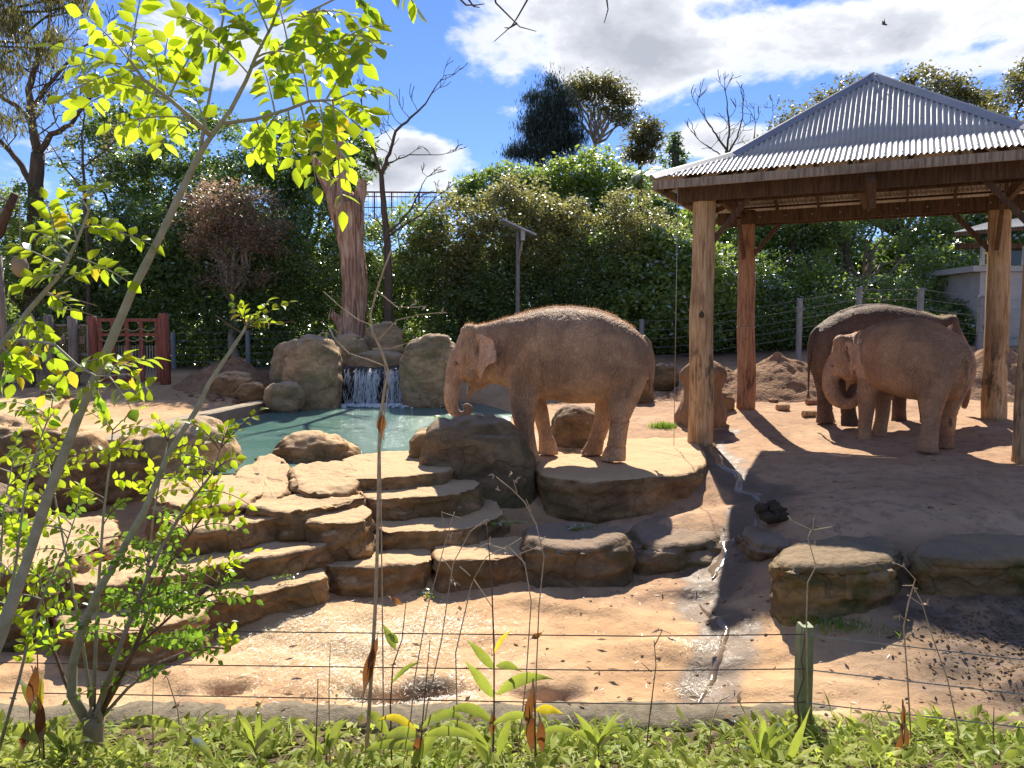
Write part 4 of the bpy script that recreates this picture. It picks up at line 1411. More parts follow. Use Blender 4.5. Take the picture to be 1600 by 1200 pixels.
def elephant(label, loc, rz, skin, legs=LEGS1, trunk=TRUNK1, head_rot=(0, 0, 0), scale=1.0, voxel=.024, tail=None, hair=1600, hairmat='hair', seed=0, jaw_open=True, body_roll=0, earflare=0.0, sit=8):
    mb = MB()
    st = interp(BODY, 3)
    cs_ = [e_xyz(s[0], (s[1] + s[2]) / 2) for s in st]
    rings = []
    for i, s in enumerate(st):
        rings.append((cs_[i], Vector((1, 0, 0)), max(.03, s[3]), max(.03, (s[2] - s[1]) / 2 * EK)))
    eloft(mb, rings, 32, 2.25)
    # spine ridge
    mb.tube([e_xyz(x, z + 14) for x, z in ((1290, 208), (1200, 152), (1050, 106), (900, 92), (760, 99), (620, 122), (480, 158), (380, 184))], [.03, .06, .07, .07, .07, .06, .05, .04], 10)
    for key, lg in legs.items():
        s2 = interp(lg['st'], 3)
        yy_ = lg['y']
        rr = []
        top = s2[0][1]; bot = s2[-1][1]
        for i, s in enumerate(s2):
            t = (s[1] - top) / (bot - top)
            y_ = yy_ * (0.88 + .12 * t) + lg.get('dy', 0) * t
            c = e_xyz(s[0], s[1], y_)
            rr.append((c, s[2] * EK, s[3]))
        vs = []; fs = []; sd_ = 22
        for (c, rx, ry) in rr:
            for k in range(sd_):
                a = 2 * math.pi * k / sd_
                vs.append(c + Vector((math.cos(a) * rx, math.sin(a) * ry, 0)))
        for i in range(len(rr) - 1):
            for k in range(sd_):
                k2 = (k + 1) % sd_
                fs.append((i * sd_ + k, (i + 1) * sd_ + k, (i + 1) * sd_ + k2, i * sd_ + k2))
        fs.append(tuple(range(sd_))); fs.append(tuple((len(rr) - 1) * sd_ + k for k in range(sd_))[::-1])
        mb.add(vs, fs)
    # tail
    tl = tail or [(1380, 285), (1424, 335), (1447, 420), (1450, 500), (1446, 580), (1440, 650), (1438, 690)]
    tp = [e_xyz(x[0], x[1], x[2] if len(x) > 2 else 0) for x in tl]
    mb.tube(tp, [.06, .066, .054, .045, .037, .029, .022][:len(tp)], 10)
    # head pieces in their own list so that they can be turned on the neck
    hb = MB()
    hs = interp(HEAD, 3)
    eloft(hb, [(e_xyz(s[0], (s[1] + s[2]) / 2), Vector((1, 0, -.0)), max(.05, s[3]), (s[2] - s[1]) / 2 * EK) for s in hs], 26, 2.1)
    # twin forehead domes, brow, cheek, jaw
    for sy in (-1, 1):
        for (zx, zy, y_, r) in ((225, 262, .115, .155), (165, 455, .125, .10), (235, 520, .16, .15)):
            bm = bmesh.new(); bmesh.ops.create_icosphere(bm, subdivisions=2, radius=r)
            c = e_xyz(zx, zy, y_ * sy)
            hb.add([v.co + c for v in bm.verts], [tuple(v.index for v in f.verts) for f in bm.faces]); bm.free()
    jw = [(300, 540), (265, 585), (240, 632), (222, 672), (213, 706)] if jaw_open else [(300, 540), (270, 590), (255, 640), (245, 670), (240, 690)]
    jr = [.19, .135, .085, .05, .03]
    eloft(hb, [(e_xyz(x, z), Vector((.5, 0, -.8)), r * .8, r * .75) for (x, z), r in zip(jw, jr)], 16)
    tk = interp([t if len(t) == 4 else (*t, 0) for t in trunk], 5)
    pts = [e_xyz(t[0], t[1], t[3]) for t in tk]
    # trunk rings: slight transverse creases
    rad = [t[2] * EK * (1 + .035 * math.sin(i * 2.1)) for i, t in enumerate(tk)]
    hb.tube(pts, rad, 18)
    # ears
    for sy in (-1, 1):
        n = len(EAR)
        e2 = resample([Vector((x, z, 0)) for x, z in EAR], 40)
        cx = sum(p.x for p in e2) / 40; cz = sum(p.y for p in e2) / 40
        vs = []; fs = []
        for layer, off in ((0, 0), (1, .034)):
            for t in (0.0, .35, .7, 1.0):
                for p in (e2 if t > 0 else [None]):
                    if p is None: X, Z = cx, cz
                    else: X, Z = cx + (p.x - cx) * t, cz + (p.y - cz) * t
                    f = (X - 255) / 150
                    y_ = .285 + (.17 + earflare) * f + .02 * math.sin(Z * .03) * f - (.03 if Z > 500 else 0) * (Z - 500) / 80 - off + .02 * (1 - t)
                    y_ -= .075 * math.exp(-((X - 283) / 12) ** 2 - ((Z - 375) / 55) ** 2) * (1 if layer == 0 else 0)
                    if Z < 285: y_ += .02      # rolled upper rim
                    vs.append(e_xyz(X, Z, y_ * sy))
        o_ = 1 + 3 * 40
        for b0, fl in ((0, False), (o_, True)):
            for k in range(40):
                k2 = (k + 1) % 40
                f_ = (b0, b0 + 1 + k, b0 + 1 + k2); fs.append(f_[::-1] if fl else f_)
                for r_ in range(2):
                    f_ = (b0 + 1 + r_ * 40 + k, b0 + 1 + (r_ + 1) * 40 + k, b0 + 1 + (r_ + 1) * 40 + k2, b0 + 1 + r_ * 40 + k2)
                    fs.append(f_[::-1] if fl else f_)
        for k in range(40):
            k2 = (k + 1) % 40
            fs.append((81 + k, o_ + 81 + k, o_ + 81 + k2, 81 + k2))
        hb.add(vs, fs)
    piv = e_xyz(395, 390)
    HM = Matrix.Translation(piv) @ Euler(head_rot).to_matrix().to_4x4() @ Matrix.Translation(-piv)
    hv = [HM @ Vector(v) for v in hb.v]
    if any(abs(a) > .05 for a in head_rot):   # neck filler following the turn
        mb.tube([e_xyz(470, 400), e_xyz(400, 400), HM @ e_xyz(330, 405), HM @ e_xyz(260, 400)], [.42, .36, .28, .22], 20)
    mb.add(hv, hb.f)
    tmp = mb.build('tmp_body', None)
    md = tmp.modifiers.new('r', 'REMESH'); md.mode = 'VOXEL'; md.voxel_size = voxel
    ms = tmp.modifiers.new('s', 'SMOOTH'); ms.factor = .6; ms.iterations = sit
    me = mass(tmp, None)
    bpy.data.objects.remove(tmp)
    me.name = 'elephant'
    # large folds of loose skin
    n = len(me.vertices)
    co = np.empty(n * 3, dtype=np.float32); me.vertices.foreach_get('co', co); co = co.reshape(-1, 3)
    nr = np.empty(n * 3, dtype=np.float32); me.vertices.foreach_get('normal', nr); nr = nr.reshape(-1, 3)
    dsp = np.empty(n, dtype=np.float32)
    for i in range(n):
        x, y, z = co[i]
        a = noise.noise(Vector((x * 1.7 + seed, y * 1.7, z * 1.7)))
        q = noise.noise(Vector((x * 4.2 + .8 * a, y * 3.5, z * 2.6 + seed)))
        fine = abs(noise.noise(Vector((x * 10 + z * 3.5 + 2 * a, y * 6, z * 7 - x * 2))))
        body = 1.0 if z > .7 else .6
        dsp[i] = (.012 * a + .010 * q) - .012 * max(0, .10 - fine) / .10 * body * .55
    # folds of hide behind the shoulder, at the flank, the neck and the knees
    lx = (870 - co[:, 0] / EK); lz = (1105 - co[:, 2] / EK)
    fold = np.zeros(n)
    for pl_ in ([(640, 190), (668, 300), (690, 420), (705, 520), (704, 640)], [(1120, 745), (1128, 650), (1150, 560), (1190, 480)], [(470, 300), (462, 420), (452, 540)], [(1300, 560), (1260, 640), (1255, 720)],
                [(545, 790), (640, 800)], [(1160, 850), (1285, 835)], [(1110, 1005), (1260, 1010)]):
        fold = np.maximum(fold, np.exp(-(poly_dist(lx + 7 * np.sin(lz * .05), lz + 5 * np.sin(lx * .07), pl_) / 7.0) ** 2))
    dsp -= (fold * .014).astype(np.float32)
    inv = np.array(HM.inverted())
    hl = np.c_[co, np.ones(n)] @ inv.T
    hx = 870 - hl[:, 0] / EK; hz_ = 1105 - hl[:, 2] / EK
    pale = np.clip((np.abs(hl[:, 1]) - .30) / .05, 0, 1) * (hx > 245) * (hx < 425) * (hz_ > 250) * (hz_ < 590)
    pale = np.maximum(pale, .45 * ((hx < 175) & (hz_ < 700)))
    fold_shade = np.exp(-((hx - 282) / 13) ** 2 - ((hz_ - 378) / 52) ** 2) * (np.abs(hl[:, 1]) > .2)  # painted shade: ear recess, eye socket, mouth, behind the ear, folds
    fold_shade = np.maximum(fold_shade, np.exp(-((hx - 141) / 15) ** 2 - ((hz_ - 462) / 12) ** 2))
    fold_shade = np.maximum(fold_shade, np.exp(-((hx - 196) / 16) ** 2 - ((hz_ - 585) / 26) ** 2))
    fold_shade = np.maximum(fold_shade, .8 * np.exp(-((hx - 418) / 9) ** 2) * (hz_ > 290) * (hz_ < 470) * (np.abs(hl[:, 1]) > .2))
    fold_shade = np.maximum(fold_shade, fold * .35)
    co2 = co + nr * dsp[:, None]
    me.vertices.foreach_set('co', co2.ravel())
    for nm_, ar_ in (('pale', pale), ('fold', fold_shade)):
        me.attributes.new(nm_, 'FLOAT', 'POINT').data.foreach_set('value', ar_.astype(np.float32))
    me.update()
    root = link('elephant', me, M[skin], None, loc, True)
    ORI[root.name] = Vector((0, 0, 0))
    root.rotation_euler = (0, 0, rz)
    root.scale = (scale,) * 3
    tag(root, label, 'elephant', 'elephants in the yard')
    # eyes
    for sy in (-1, 1):
        bm = bmesh.new(); bmesh.ops.create_icosphere(bm, subdivisions=2, radius=.03)
        c = HM @ e_xyz(142, 462, .172 * sy)
        e = MB(); e.add([v.co + c for v in bm.verts], [tuple(v.index for v in f.verts) for f in bm.faces]); bm.free()
        e.build('eye', M['eye'], root, smooth=True, local=True)
        lid = MB()
        for dz_ in (.016, -.018):
            lid.tube([HM @ (e_xyz(140, 462, .182 * sy) + Vector((math.cos(a) * .05, .004 * sy, math.sin(a) * .016 + dz_ * 1.3))) for a in np.linspace(0, math.pi, 7)], .010, 6)
        lid.build('eyelid', M[skin], root, smooth=True, local=True)
    # toenails
    for key, lg in legs.items():
        s = lg['st'][-1]
        y_ = lg['y'] + lg.get('dy', 0)
        for k in range(4):
            a = R(-54 + 36 * k)
            c = e_xyz(s[0], s[1], y_) + Vector((math.cos(a) * s[2] * EK * .97, math.sin(a) * s[3] * .97, .035))
            bm = bmesh.new(); bmesh.ops.create_icosphere(bm, subdivisions=1, radius=1)
            e = MB(); mz = Matrix.Rotation(a, 3, 'Z')
            e.add([mz @ Vector((v.co.x * .016, v.co.y * .032, v.co.z * .034)) + c for v in bm.verts], [tuple(v.index for v in f.verts) for f in bm.faces]); bm.free()
            e.build('toenail', M['nail'], root, smooth=True, local=True)
    # bristles along the back and crown
    me.calc_loop_triangles()
    rgn = np.random.RandomState(seed + 3)
    hz = co2[:, 2]; hn = nr[:, 2]
    cand = np.where((hn > .80) & (hz > 2.0) & (np.abs(co2[:, 1]) < .17) & (co2[:, 0] < 1.6 if hairmat == 'hair' else co2[:, 0] > .9))[0]
    if len(cand) and hair:
        pick = rgn.choice(cand, hair)
        base = co2[pick]; nn_ = nr[pick]
        ln = rgn.uniform(.012, .05, (hair, 1))
        dirs = nn_ + rgn.normal(0, .35, (hair, 3)) + np.array([-.35, 0, .2])
        dirs /= np.linalg.norm(dirs, axis=1, keepdims=True)
        side = np.cross(dirs, rgn.normal(0, 1, (hair, 3))); side /= np.linalg.norm(side, axis=1, keepdims=True)
        wv = .0016
        tip = base + dirs * ln
        V_ = np.stack([base - side * wv, base + side * wv, tip + side * wv * .3, tip - side * wv * .3], 1).reshape(-1, 3)
        hm = np_mesh('hair', V_)
        ho = link('hair', hm, M[hairmat], root)
        tag(ho, None, None, None, 'stuff')
    # tail tuft
    mb = MB(); rg = random.Random(seed)
    te = tp[-1]
    for i in range(40):
        mb.tube([te + Vector((rg.gauss(0, .01), rg.gauss(0, .012), .02)), te + Vector((rg.gauss(0, .02), rg.gauss(0, .025), -rg.uniform(.06, .16)))], .0025, 3, cap=False)
    ho = mb.build('tail_tuft', M['stem_brown'], root, local=True); tag(ho, None, None, None, 'stuff')
    return root


gp1 = P(870, 715, 12.15)
E1 = elephant('lone elephant in profile on the rock platform curling its trunk to its mouth', (P(884, 600, 12.15).x, 12.15, .02), math.pi, 'skin1', seed=1, hair=2400, earflare=.05, voxel=.018, sit=7)
# greenery in its mouth
mb = MB(); rg = random.Random(4)
th = thing('leafy_twig', 'green leafy twig held in the mouth of the lone elephant', 'twig', P(728, 604, 12.0))
mb.tube([P(729, 592, 11.98), P(731, 605, 11.95), P(729, 614, 11.95)], .008, 5); mb.build('stem', M['bark_green'], th)

LEGS3 = dict(
    fn=dict(y=.30, st=[(585, 470, 112, .17), (588, 560, 108, .18), (586, 640, 100, .175), (582, 720, 90, .165), (578, 800, 76, .15), (576, 880, 64, .135), (574, 960, 58, .13), (570, 1030, 56, .13), (568, 1075, 60, .14), (568, 1106, 66, .15)]),
    ff=dict(y=-.30, st=[(590, 480, 105, .17), (560, 600, 100, .17), (530, 700, 80, .15), (505, 800, 66, .14), (500, 870, 60, .13), (490, 950, 56, .13), (470, 1040, 60, .135), (462, 1106, 68, .145)]),
    hn=dict(y=.30, st=[(1262, 480, 150, .20), (1258, 580, 142, .20), (1250, 670, 122, .19), (1245, 750, 100, .17), (1245, 830, 76, .15), (1245, 910, 66, .14), (1240, 1000, 68, .14), (1232, 1060, 76, .15), (1230, 1106, 82, .155)]),
    hf=dict(y=-.30, st=[(1240, 480, 140, .20), (1225, 580, 128, .19), (1200, 680, 108, .18), (1180, 770, 88, .16), (1170, 850, 70, .14), (1165, 930, 64, .13), (1155, 1010, 66, .13), (1145, 1065, 74, .14), (1142, 1106, 78, .145)]))
TRUNK3 = [(165, 390, 64), (138, 450, 68), (112, 520, 72), (92, 600, 74), (90, 680, 72), (118, 755, 68, -.02), (175, 800, 60, -.05), (240, 805, 50, -.08), (295, 770, 42, -.1), (330, 715, 36, -.1), (345, 670, 30, -.1)]
g3p = P(1413, 690, 13.75)
E3 = elephant('front elephant of the pair seen from behind its left side, tail swung across', (g3p.x - .16, 13.45, tz(g3p.x, 13.55) - .02), R(107), 'skin3', sit=10, earflare=.12, voxel=.02, legs=LEGS3, trunk=TRUNK3, head_rot=(0.0, R(8), R(40)), scale=.92, seed=7,
               tail=[(1370, 280), (1440, 345), (1470, 430), (1476, 520, .03), (1472, 620, .10), (1462, 720, .22), (1462, 830, .38)], hair=900, hairmat='hair')
TRUNK2 = [(165, 390, 64), (135, 450, 66), (112, 530, 62), (98, 620, 54), (92, 720, 46), (92, 820, 38), (100, 910, 31), (118, 980, 26), (140, 1020, 22)]
g2p = P(1385, 664, 15.3)
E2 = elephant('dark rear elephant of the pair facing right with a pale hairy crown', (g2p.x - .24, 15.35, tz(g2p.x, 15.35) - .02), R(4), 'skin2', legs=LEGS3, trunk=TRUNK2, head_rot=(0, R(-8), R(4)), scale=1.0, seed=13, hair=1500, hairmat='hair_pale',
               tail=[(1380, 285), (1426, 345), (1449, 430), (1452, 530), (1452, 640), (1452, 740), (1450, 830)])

# ------------------------------------------------------------------ fences
def wire_run(fence, pts, name='wire', mat='wire', r=.006, sag=.0):
    mb = MB(); out = []
    for a, c_ in zip(pts[:-1], pts[1:]):
        a = Vector(a); c_ = Vector(c_)
        for k in range(6):
            t = k / 6
            p = a.lerp(c_, t); p.z -= sag * 4 * t * (1 - t)
            out.append(p)
    out.append(Vector(pts[-1]))
    mb.tube(out, r, 5)
    return mb.build(name, M[mat], fence)


def ypost(px, ptop, pbot, Y, r, fence, mat='steel', square=False):
    a = P(px, pbot, Y); t = P(px, ptop, Y)
    mb = MB()
    z0_ = min(a.z, tz(a.x, Y)) - .1
    if square: mb.box((a.x, Y, (t.z + z0_) / 2), (r * 2, r * 2, t.z - z0_))
    else:
        mb.tube([(a.x, Y, z0_), (a.x, Y, t.z - .02), (a.x, Y, t.z)], [r, r, r * .85], 12)
    return mb.build('post', M[mat], fence, smooth=False), Vector((a.x, Y, t.z))


ff_ = thing('wire_fence', 'five strand wire fence on grey posts behind the pond', 'fence', P(600, 580, 25))
pl_ = [(272, 519, 580, 25.0), (388, 516, 566, 25.0), (520, 514, 560, 25.0), (626, 513, 560, 25.0), (745, 512, 560, 25.0), (862, 506, 560, 24.6), (1002, 499, 560, 24)]
tp_ = [ypost(px, a, c_, Y, .075, ff_)[1] for px, a, c_, Y in pl_]
for k in range(6):
    wire_run(ff_, [t - Vector((0, .09, .05 + .23 * k)) for t in tp_], r=.006, sag=.01)
f2 = thing('wire_fence', 'climbing wire fence on steel posts along the soil bank at the right', 'fence', P(1250, 540, 22.5))
pl_ = [(1052, 498, 560, 23.8), (1140, 485, 560, 23.2), (1248, 466, 545, 22.5), (1340, 449, 540, 22), (1436, 450, 540, 22), (1530, 462, 540, 22.3), (1640, 470, 540, 22.5)]
tp2 = []
for i, (px, a, c_, Y) in enumerate(pl_):
    if i in (0, 1): tp2.append(P(px, a, Y))
    else: tp2.append(ypost(px, a, c_, Y, .082, f2)[1])
for k in range(5):
    wire_run(f2, [tp_[-1] - Vector((0, .09, .05 + .27 * k))] + [t - Vector((0, .09, .05 + .27 * k)) for t in tp2], r=.006, sag=.01)

# red gate
gt = thing('timber_gate', 'red stained timber gate with rope rungs between two round posts', 'gate', P(205, 600, 20.9))
for px in (147, 259):
    a = P(px, 600, 20.9); t = P(px, 489 if px > 200 else 494, 20.9)
    mb = MB(); z0_ = tz(a.x, 20.9) - .1
    mb.tube([(a.x, 20.9, z0_), (a.x, 20.9, t.z - .05), (a.x, 20.9, t.z)], [.14, .135, .10], 14)
    mb.build('post', M['timber_red'], gt, smooth=True)
def gx(px): return P(px, 550, 20.9).x
def gzz(py): return P(200, py, 20.9).z
for (py, h) in ((500, .09), (523, .07), (594, .10)):
    mb = MB(); mb.box(((gx(156) + gx(250)) / 2, 20.9, gzz(py)), (gx(250) - gx(156), .08, h)); mb.build('rail', M['timber_red'], gt)
for px in (158, 178, 200, 222, 247):
    mb = MB(); mb.box((gx(px), 20.885, (gzz(503) + gzz(591)) / 2), (.10, .05, gzz(503) - gzz(591))); mb.build('stile', M['timber_red'], gt)
for i, px in enumerate(np.linspace(163, 242, 19)):
    mb = MB(); mb.box((gx(px), 20.93, (gzz(540) + gzz(589)) / 2), (.035, .02, gzz(540) - gzz(589))); mb.build('baluster', M['timber_grey'], gt)
for py in (512, 528):
    for a_, b_ in ((158, 178), (178, 200), (200, 222), (222, 247)):
        mb = MB(); xa, xb = gx(a_), gx(b_)
        mb.tube([(xa + (xb - xa) * t, 20.84, gzz(py) - .09 * 4 * t * (1 - t)) for t in np.linspace(0, 1, 8)], .016, 6); mb.build('rope', M['rope'], gt, smooth=True)
# grey log and mesh fence on the left
gf = thing('log_fence', 'weathered log fence with framed mesh panels left of the red gate', 'fence', P(60, 605, 20.6))
for px, tpx in ((5, 489), (46, 499), (80, 492), (117, 494), (-40, 489), (-85, 492)):
    Y = 20.6
    a = P(px, 606, Y); t = P(px, tpx, Y)
    mb = MB(); mb.tube([(a.x, Y, tz(a.x, Y) - .1), (a.x, Y, t.z - .04), (a.x, Y, t.z)], [.125, .12, .09], 12); mb.build('post', M['timber_grey'], gf, smooth=True)
for (a_, b_) in ((15, 48), (52, 78), (84, 112), (118, 138)):
    xa, xb = P(a_, 550, 20.75).x, P(b_, 550, 20.75).x
    zt_, zb_ = P(50, 508, 20.75).z, P(50, 600, 20.75).z
    mb = MB()
    for x in (xa, xb): mb.box((x, 20.75, (zt_ + zb_) / 2), (.05, .04, zt_ - zb_))
    for z in (zt_, (zt_ + zb_) / 2, zb_): mb.box(((xa + xb) / 2, 20.752, z), (xb - xa - .052, .04, .05))
    fr_ = mb.build('panel_frame', M['timber_grey'], gf)
    mb = MB()
    for x in np.arange(xa + .04, xb - .03, .05): mb.box((x, 20.76, (zt_ + zb_) / 2), (.008, .008, zt_ - zb_ - .05))
    for z in np.arange(zb_ + .05, zt_ - .03, .05): mb.box(((xa + xb) / 2, 20.768, z), (xb - xa - .05, .008, .008))
    o = mb.build('mesh', M['rope'], fr_); tag(o, None, None, None, 'stuff')
    for z in (zb_ + .35, zt_ - .4):
        mb = MB(); mb.box(((xa + xb) / 2, 20.73, z), (.2, .03, .2)); mb.box(((xa + xb) / 2, 20.71, z), (.12, .02, .12)); mb.build('feed_hatch', M['timber'], fr_)

# hanging feeder frame at the far left
hf = thing('feeder_gantry', 'leaning timber gantry with a hanging net of hay at the left edge', 'feeder', P(0, 600, 19.5))
mb = MB(); mb.tube([P(4, 606, 19.5), P(3, 480, 19.5), P(-2, 400, 19.5)], [.10, .09, .08], 10); mb.build('pole', M['timber_grey'], hf, smooth=True)
mb = MB(); mb.tube([P(-40, 420, 19.5), P(0, 360, 19.5), P(14, 325, 19.5), P(24, 303, 19.5)], [.13, .12, .10, .10], 10); mb.build('arm', M['timber_brown'], hf, smooth=True)
mb = MB(); mb.tube([P(-60, 285, 19.5), P(24, 318, 19.5)], .03, 6); mb.tube([P(-60, 302, 19.5), P(10, 330, 19.5)], .03, 6); mb.build('stay', M['timber_grey'], hf)
mb = MB(); mb.tube([P(31, 316, 19.5), P(31, 400, 19.5)], .012, 5); mb.build('rope', M['rope'], hf)
bm = bmesh.new(); bmesh.ops.create_icosphere(bm, subdivisions=3, radius=1)
c_ = P(31, 416, 19.5); mb = MB()
mb.add([Vector((v.co.x * .2, v.co.y * .2, v.co.z * .27)) * (1 + .12 * noise.noise(v.co * 3)) + c_ for v in bm.verts], [tuple(v.index for v in f.verts) for f in bm.faces]); bm.free()
mb.build('hay_net', M['rope'], hf, smooth=True)

# pole with a solar panel
sp_ = thing('panel_pole', 'timber pole carrying a tilted solar panel and a small box', 'solar pole', P(809, 500, 24.2))
mb = MB(); a = P(809, 540, 24.2); t = P(809, 362, 24.2); mb.tube([(a.x, 24.2, tz(a.x, 24.2)), (a.x, 24.2, t.z)], [.075, .062], 10); mb.build('pole', M['timber_grey'], sp_, smooth=True)
mb = MB(); mb.beam(P(782, 344, 24.0), P(834, 368, 24.3), .55, .05); mb.build('solar_panel', M['panel'], sp_)
mb = MB(); c_ = P(817, 366, 24.1); mb.box(c_, (.13, .12, .38)); mb.build('box', M['white_wall'], sp_)
mb = MB(); mb.beam(P(816, 378, 24.15), P(809, 410, 24.15), .05, .07); mb.build('bracket', M['timber'], sp_)

# wooden blocks on the ground
for (px, py, lab) in ((1223, 641, 'short wooden log piece on the sand, leftmost of three'), (1269, 632, 'reddish wooden block under the tail of the rear elephant'), (1264, 651, 'wooden log piece beside the hind foot of the rear elephant')):
    c_ = TG(px, py, .25); mb = MB()
    ax = Vector((.14, .03, 0)); mb.tube([c_ - ax + Vector((0, 0, .06)), c_ + ax + Vector((0, 0, .06))], .07, 10, jit=.15, seed=px)
    o = mb.build('wood_block', M['pole_red' if py == 632 else 'pole'], loc=c_, smooth=False); tag(o, lab, 'wood block')

# building at the right edge
Yb = 24.0
hb_ = thing('service_building', 'small pale building with a corrugated roof behind the right shelter post', 'building', P(1570, 540, Yb))
def bb(x0, y0, x1, y1, Y, dep, mat, name, par=hb_):
    a = P(x0, y1, Y); c_ = P(x1, y0, Y); mb = MB(); mb.box(((a.x + c_.x) / 2, Y + dep / 2, (a.z + c_.z) / 2), (c_.x - a.x, dep, c_.z - a.z)); return mb.build(name, M[mat], par)
bb(1526, 425, 1750, 560, Yb, 3.0, 'white_wall', 'wall')
bb(1521, 415, 1745, 424, Yb - .12, 3.2, 'white_wall', 'ledge')
bb(1534, 384, 1540, 414, Yb, .12, 'white_wall', 'veranda_post')
bb(1600, 384, 1606, 414, Yb, .12, 'white_wall', 'veranda_post')
bb(1545, 388, 1740, 414, Yb + 1.6, .1, 'glass', 'window')
bb(1500, 380, 1740, 388, Yb + 1.2, .3, 'timber_brown', 'beam')
mb = MB()
na = 60
e0 = P(1490, 363, Yb - .6); e1 = P(1750, 340, Yb - .6); r0 = P(1545, 347, Yb + 1.6); r1 = P(1750, 322, Yb + 1.6)
vs = []; fs = []
for i in range(na * 6 + 1):
    t = i / (na * 6); a = Vector(e0).lerp(e1, t); c_ = Vector(r0).lerp(r1, t); s = .012 * math.sin(t * na * 2 * math.pi)
    vs += [a + Vector((0, 0, s)), c_ + Vector((0, 0, s))]
for i in range(na * 6): fs.append((2 * i, 2 * i + 2, 2 * i + 3, 2 * i + 1))
mb.add(vs, fs); mb.build('roof', M['roof'], hb_, smooth=True)
mb = MB(); mb.beam(e0 - Vector((0, 0, .07)), e1 - Vector((0, 0, .07)), .1, .1); mb.build('gutter', M['timber_brown'], hb_)

# distant aviary frame
av = thing('aviary_frame', 'thin steel lattice of a far aviary against the cloud', 'aviary', P(660, 340, 44))
Ya = 44
for py in (301, 308, 325):
    mb = MB(); mb.tube([P(556, py - 1, Ya), P(700, py, Ya), P(775, py + 4, Ya)], .05 if py < 305 else .03, 5); mb.build('rail', M['timber_red'], av)
for px in (560, 585, 612, 648, 655, 690, 726, 770):
    mb = MB(); mb.tube([P(px, 301, Ya), P(px + (6 if px in (648,) else 0), 360, Ya)], .045, 5); mb.build('mullion', M['timber_red'], av)
mb = MB()
for i in range(34):
    px = 556 + i * 6.5; mb.tube([P(px, 302, Ya), P(px, 345, Ya)], .012, 3)
o = mb.build('mesh', M['wire'], av); tag(o, None, None, None, 'stuff')
# ------------------------------------------------------------------ background vegetation
def leaf_cloud(C, size, rs, aspect=.5, up=.35, droop=0.0, vert=False):
    """C (n,3) leaf centres -> diamond quads"""
    n = len(C)
    d = rs.normal(0, 1, (n, 3))
    if vert: d = d * np.array([.25, .25, .25]) + np.array([0, 0, -1.0])
    else: d[:, 2] = d[:, 2] * .6 - droop
    d /= np.linalg.norm(d, axis=1, keepdims=True)
    nn_ = rs.normal(0, 1, (n, 3)); nn_[:, 2] += up * 2
    s = np.cross(d, nn_); s /= (np.linalg.norm(s, axis=1, keepdims=True) + 1e-9)
    L_ = (size * rs.uniform(.6, 1.25, (n, 1)))
    W_ = L_ * aspect
    b0 = C - d * L_ * .5; t0 = C + d * L_ * .5
    mid = C + np.cross(s, d) * L_ * .06
    return np.stack([b0, mid - s * W_ * .5, t0, mid + s * W_ * .5], 1).reshape(-1, 3)


def crown_pts(lobes, n, rs, csig, front=.62, shell=(.72, 1.02)):
    """lobes: (centre xyz, radii xyz)"""
    ar = np.array([l[1][0] * l[1][2] for l in lobes]); ar = ar / ar.sum()
    out = []
    for (c, r), a in zip(lobes, ar):
        k = max(30, int(n * a))
        ncl = max(8, int(k / 55))
        d = rs.normal(0, 1, (ncl, 3))
        flip = (d[:, 1] > 0) & (rs.rand(ncl) < front)
        d[flip, 1] *= -1
        d /= np.linalg.norm(d, axis=1, keepdims=True)
        rr = rs.uniform(shell[0], shell[1], (ncl, 1))
        # lumpy outline
        lump = np.array([1 + .22 * noise.noise(Vector(tuple(q * 2.1 + np.array(c) * .3))) for q in d])[:, None]
        cc_ = np.array(c) + d * rr * lump * np.array(r)
        w_ = rs.lognormal(0, .5, ncl); w_ /= w_.sum()
        which = rs.choice(ncl, k, p=w_)
        sg = csig * rs.uniform(.6, 1.3, (ncl, 1))[which]
        g_ = rs.normal(0, 1, (k, 3)) * sg * np.array([1, 1, .6])
        out.append(cc_[which] + g_)
    return np.concatenate(out)


def limb(mb, a, c_, r0, r1, rg, wig=.08, sides=7, n=6):
    a = Vector(a); c_ = Vector(c_)
    ln = (c_ - a).length
    pts = []
    for k in range(n + 1):
        t = k / n
        p = a.lerp(c_, t)
        if 0 < k < n: p += Vector((rg.gauss(0, 1), rg.gauss(0, 1), rg.gauss(0, .5))) * ln * wig * .5
        pts.append(p)
    mb.tube(pts, [r0 + (r1 - r0) * k / n for k in range(n + 1)], sides)
    return pts


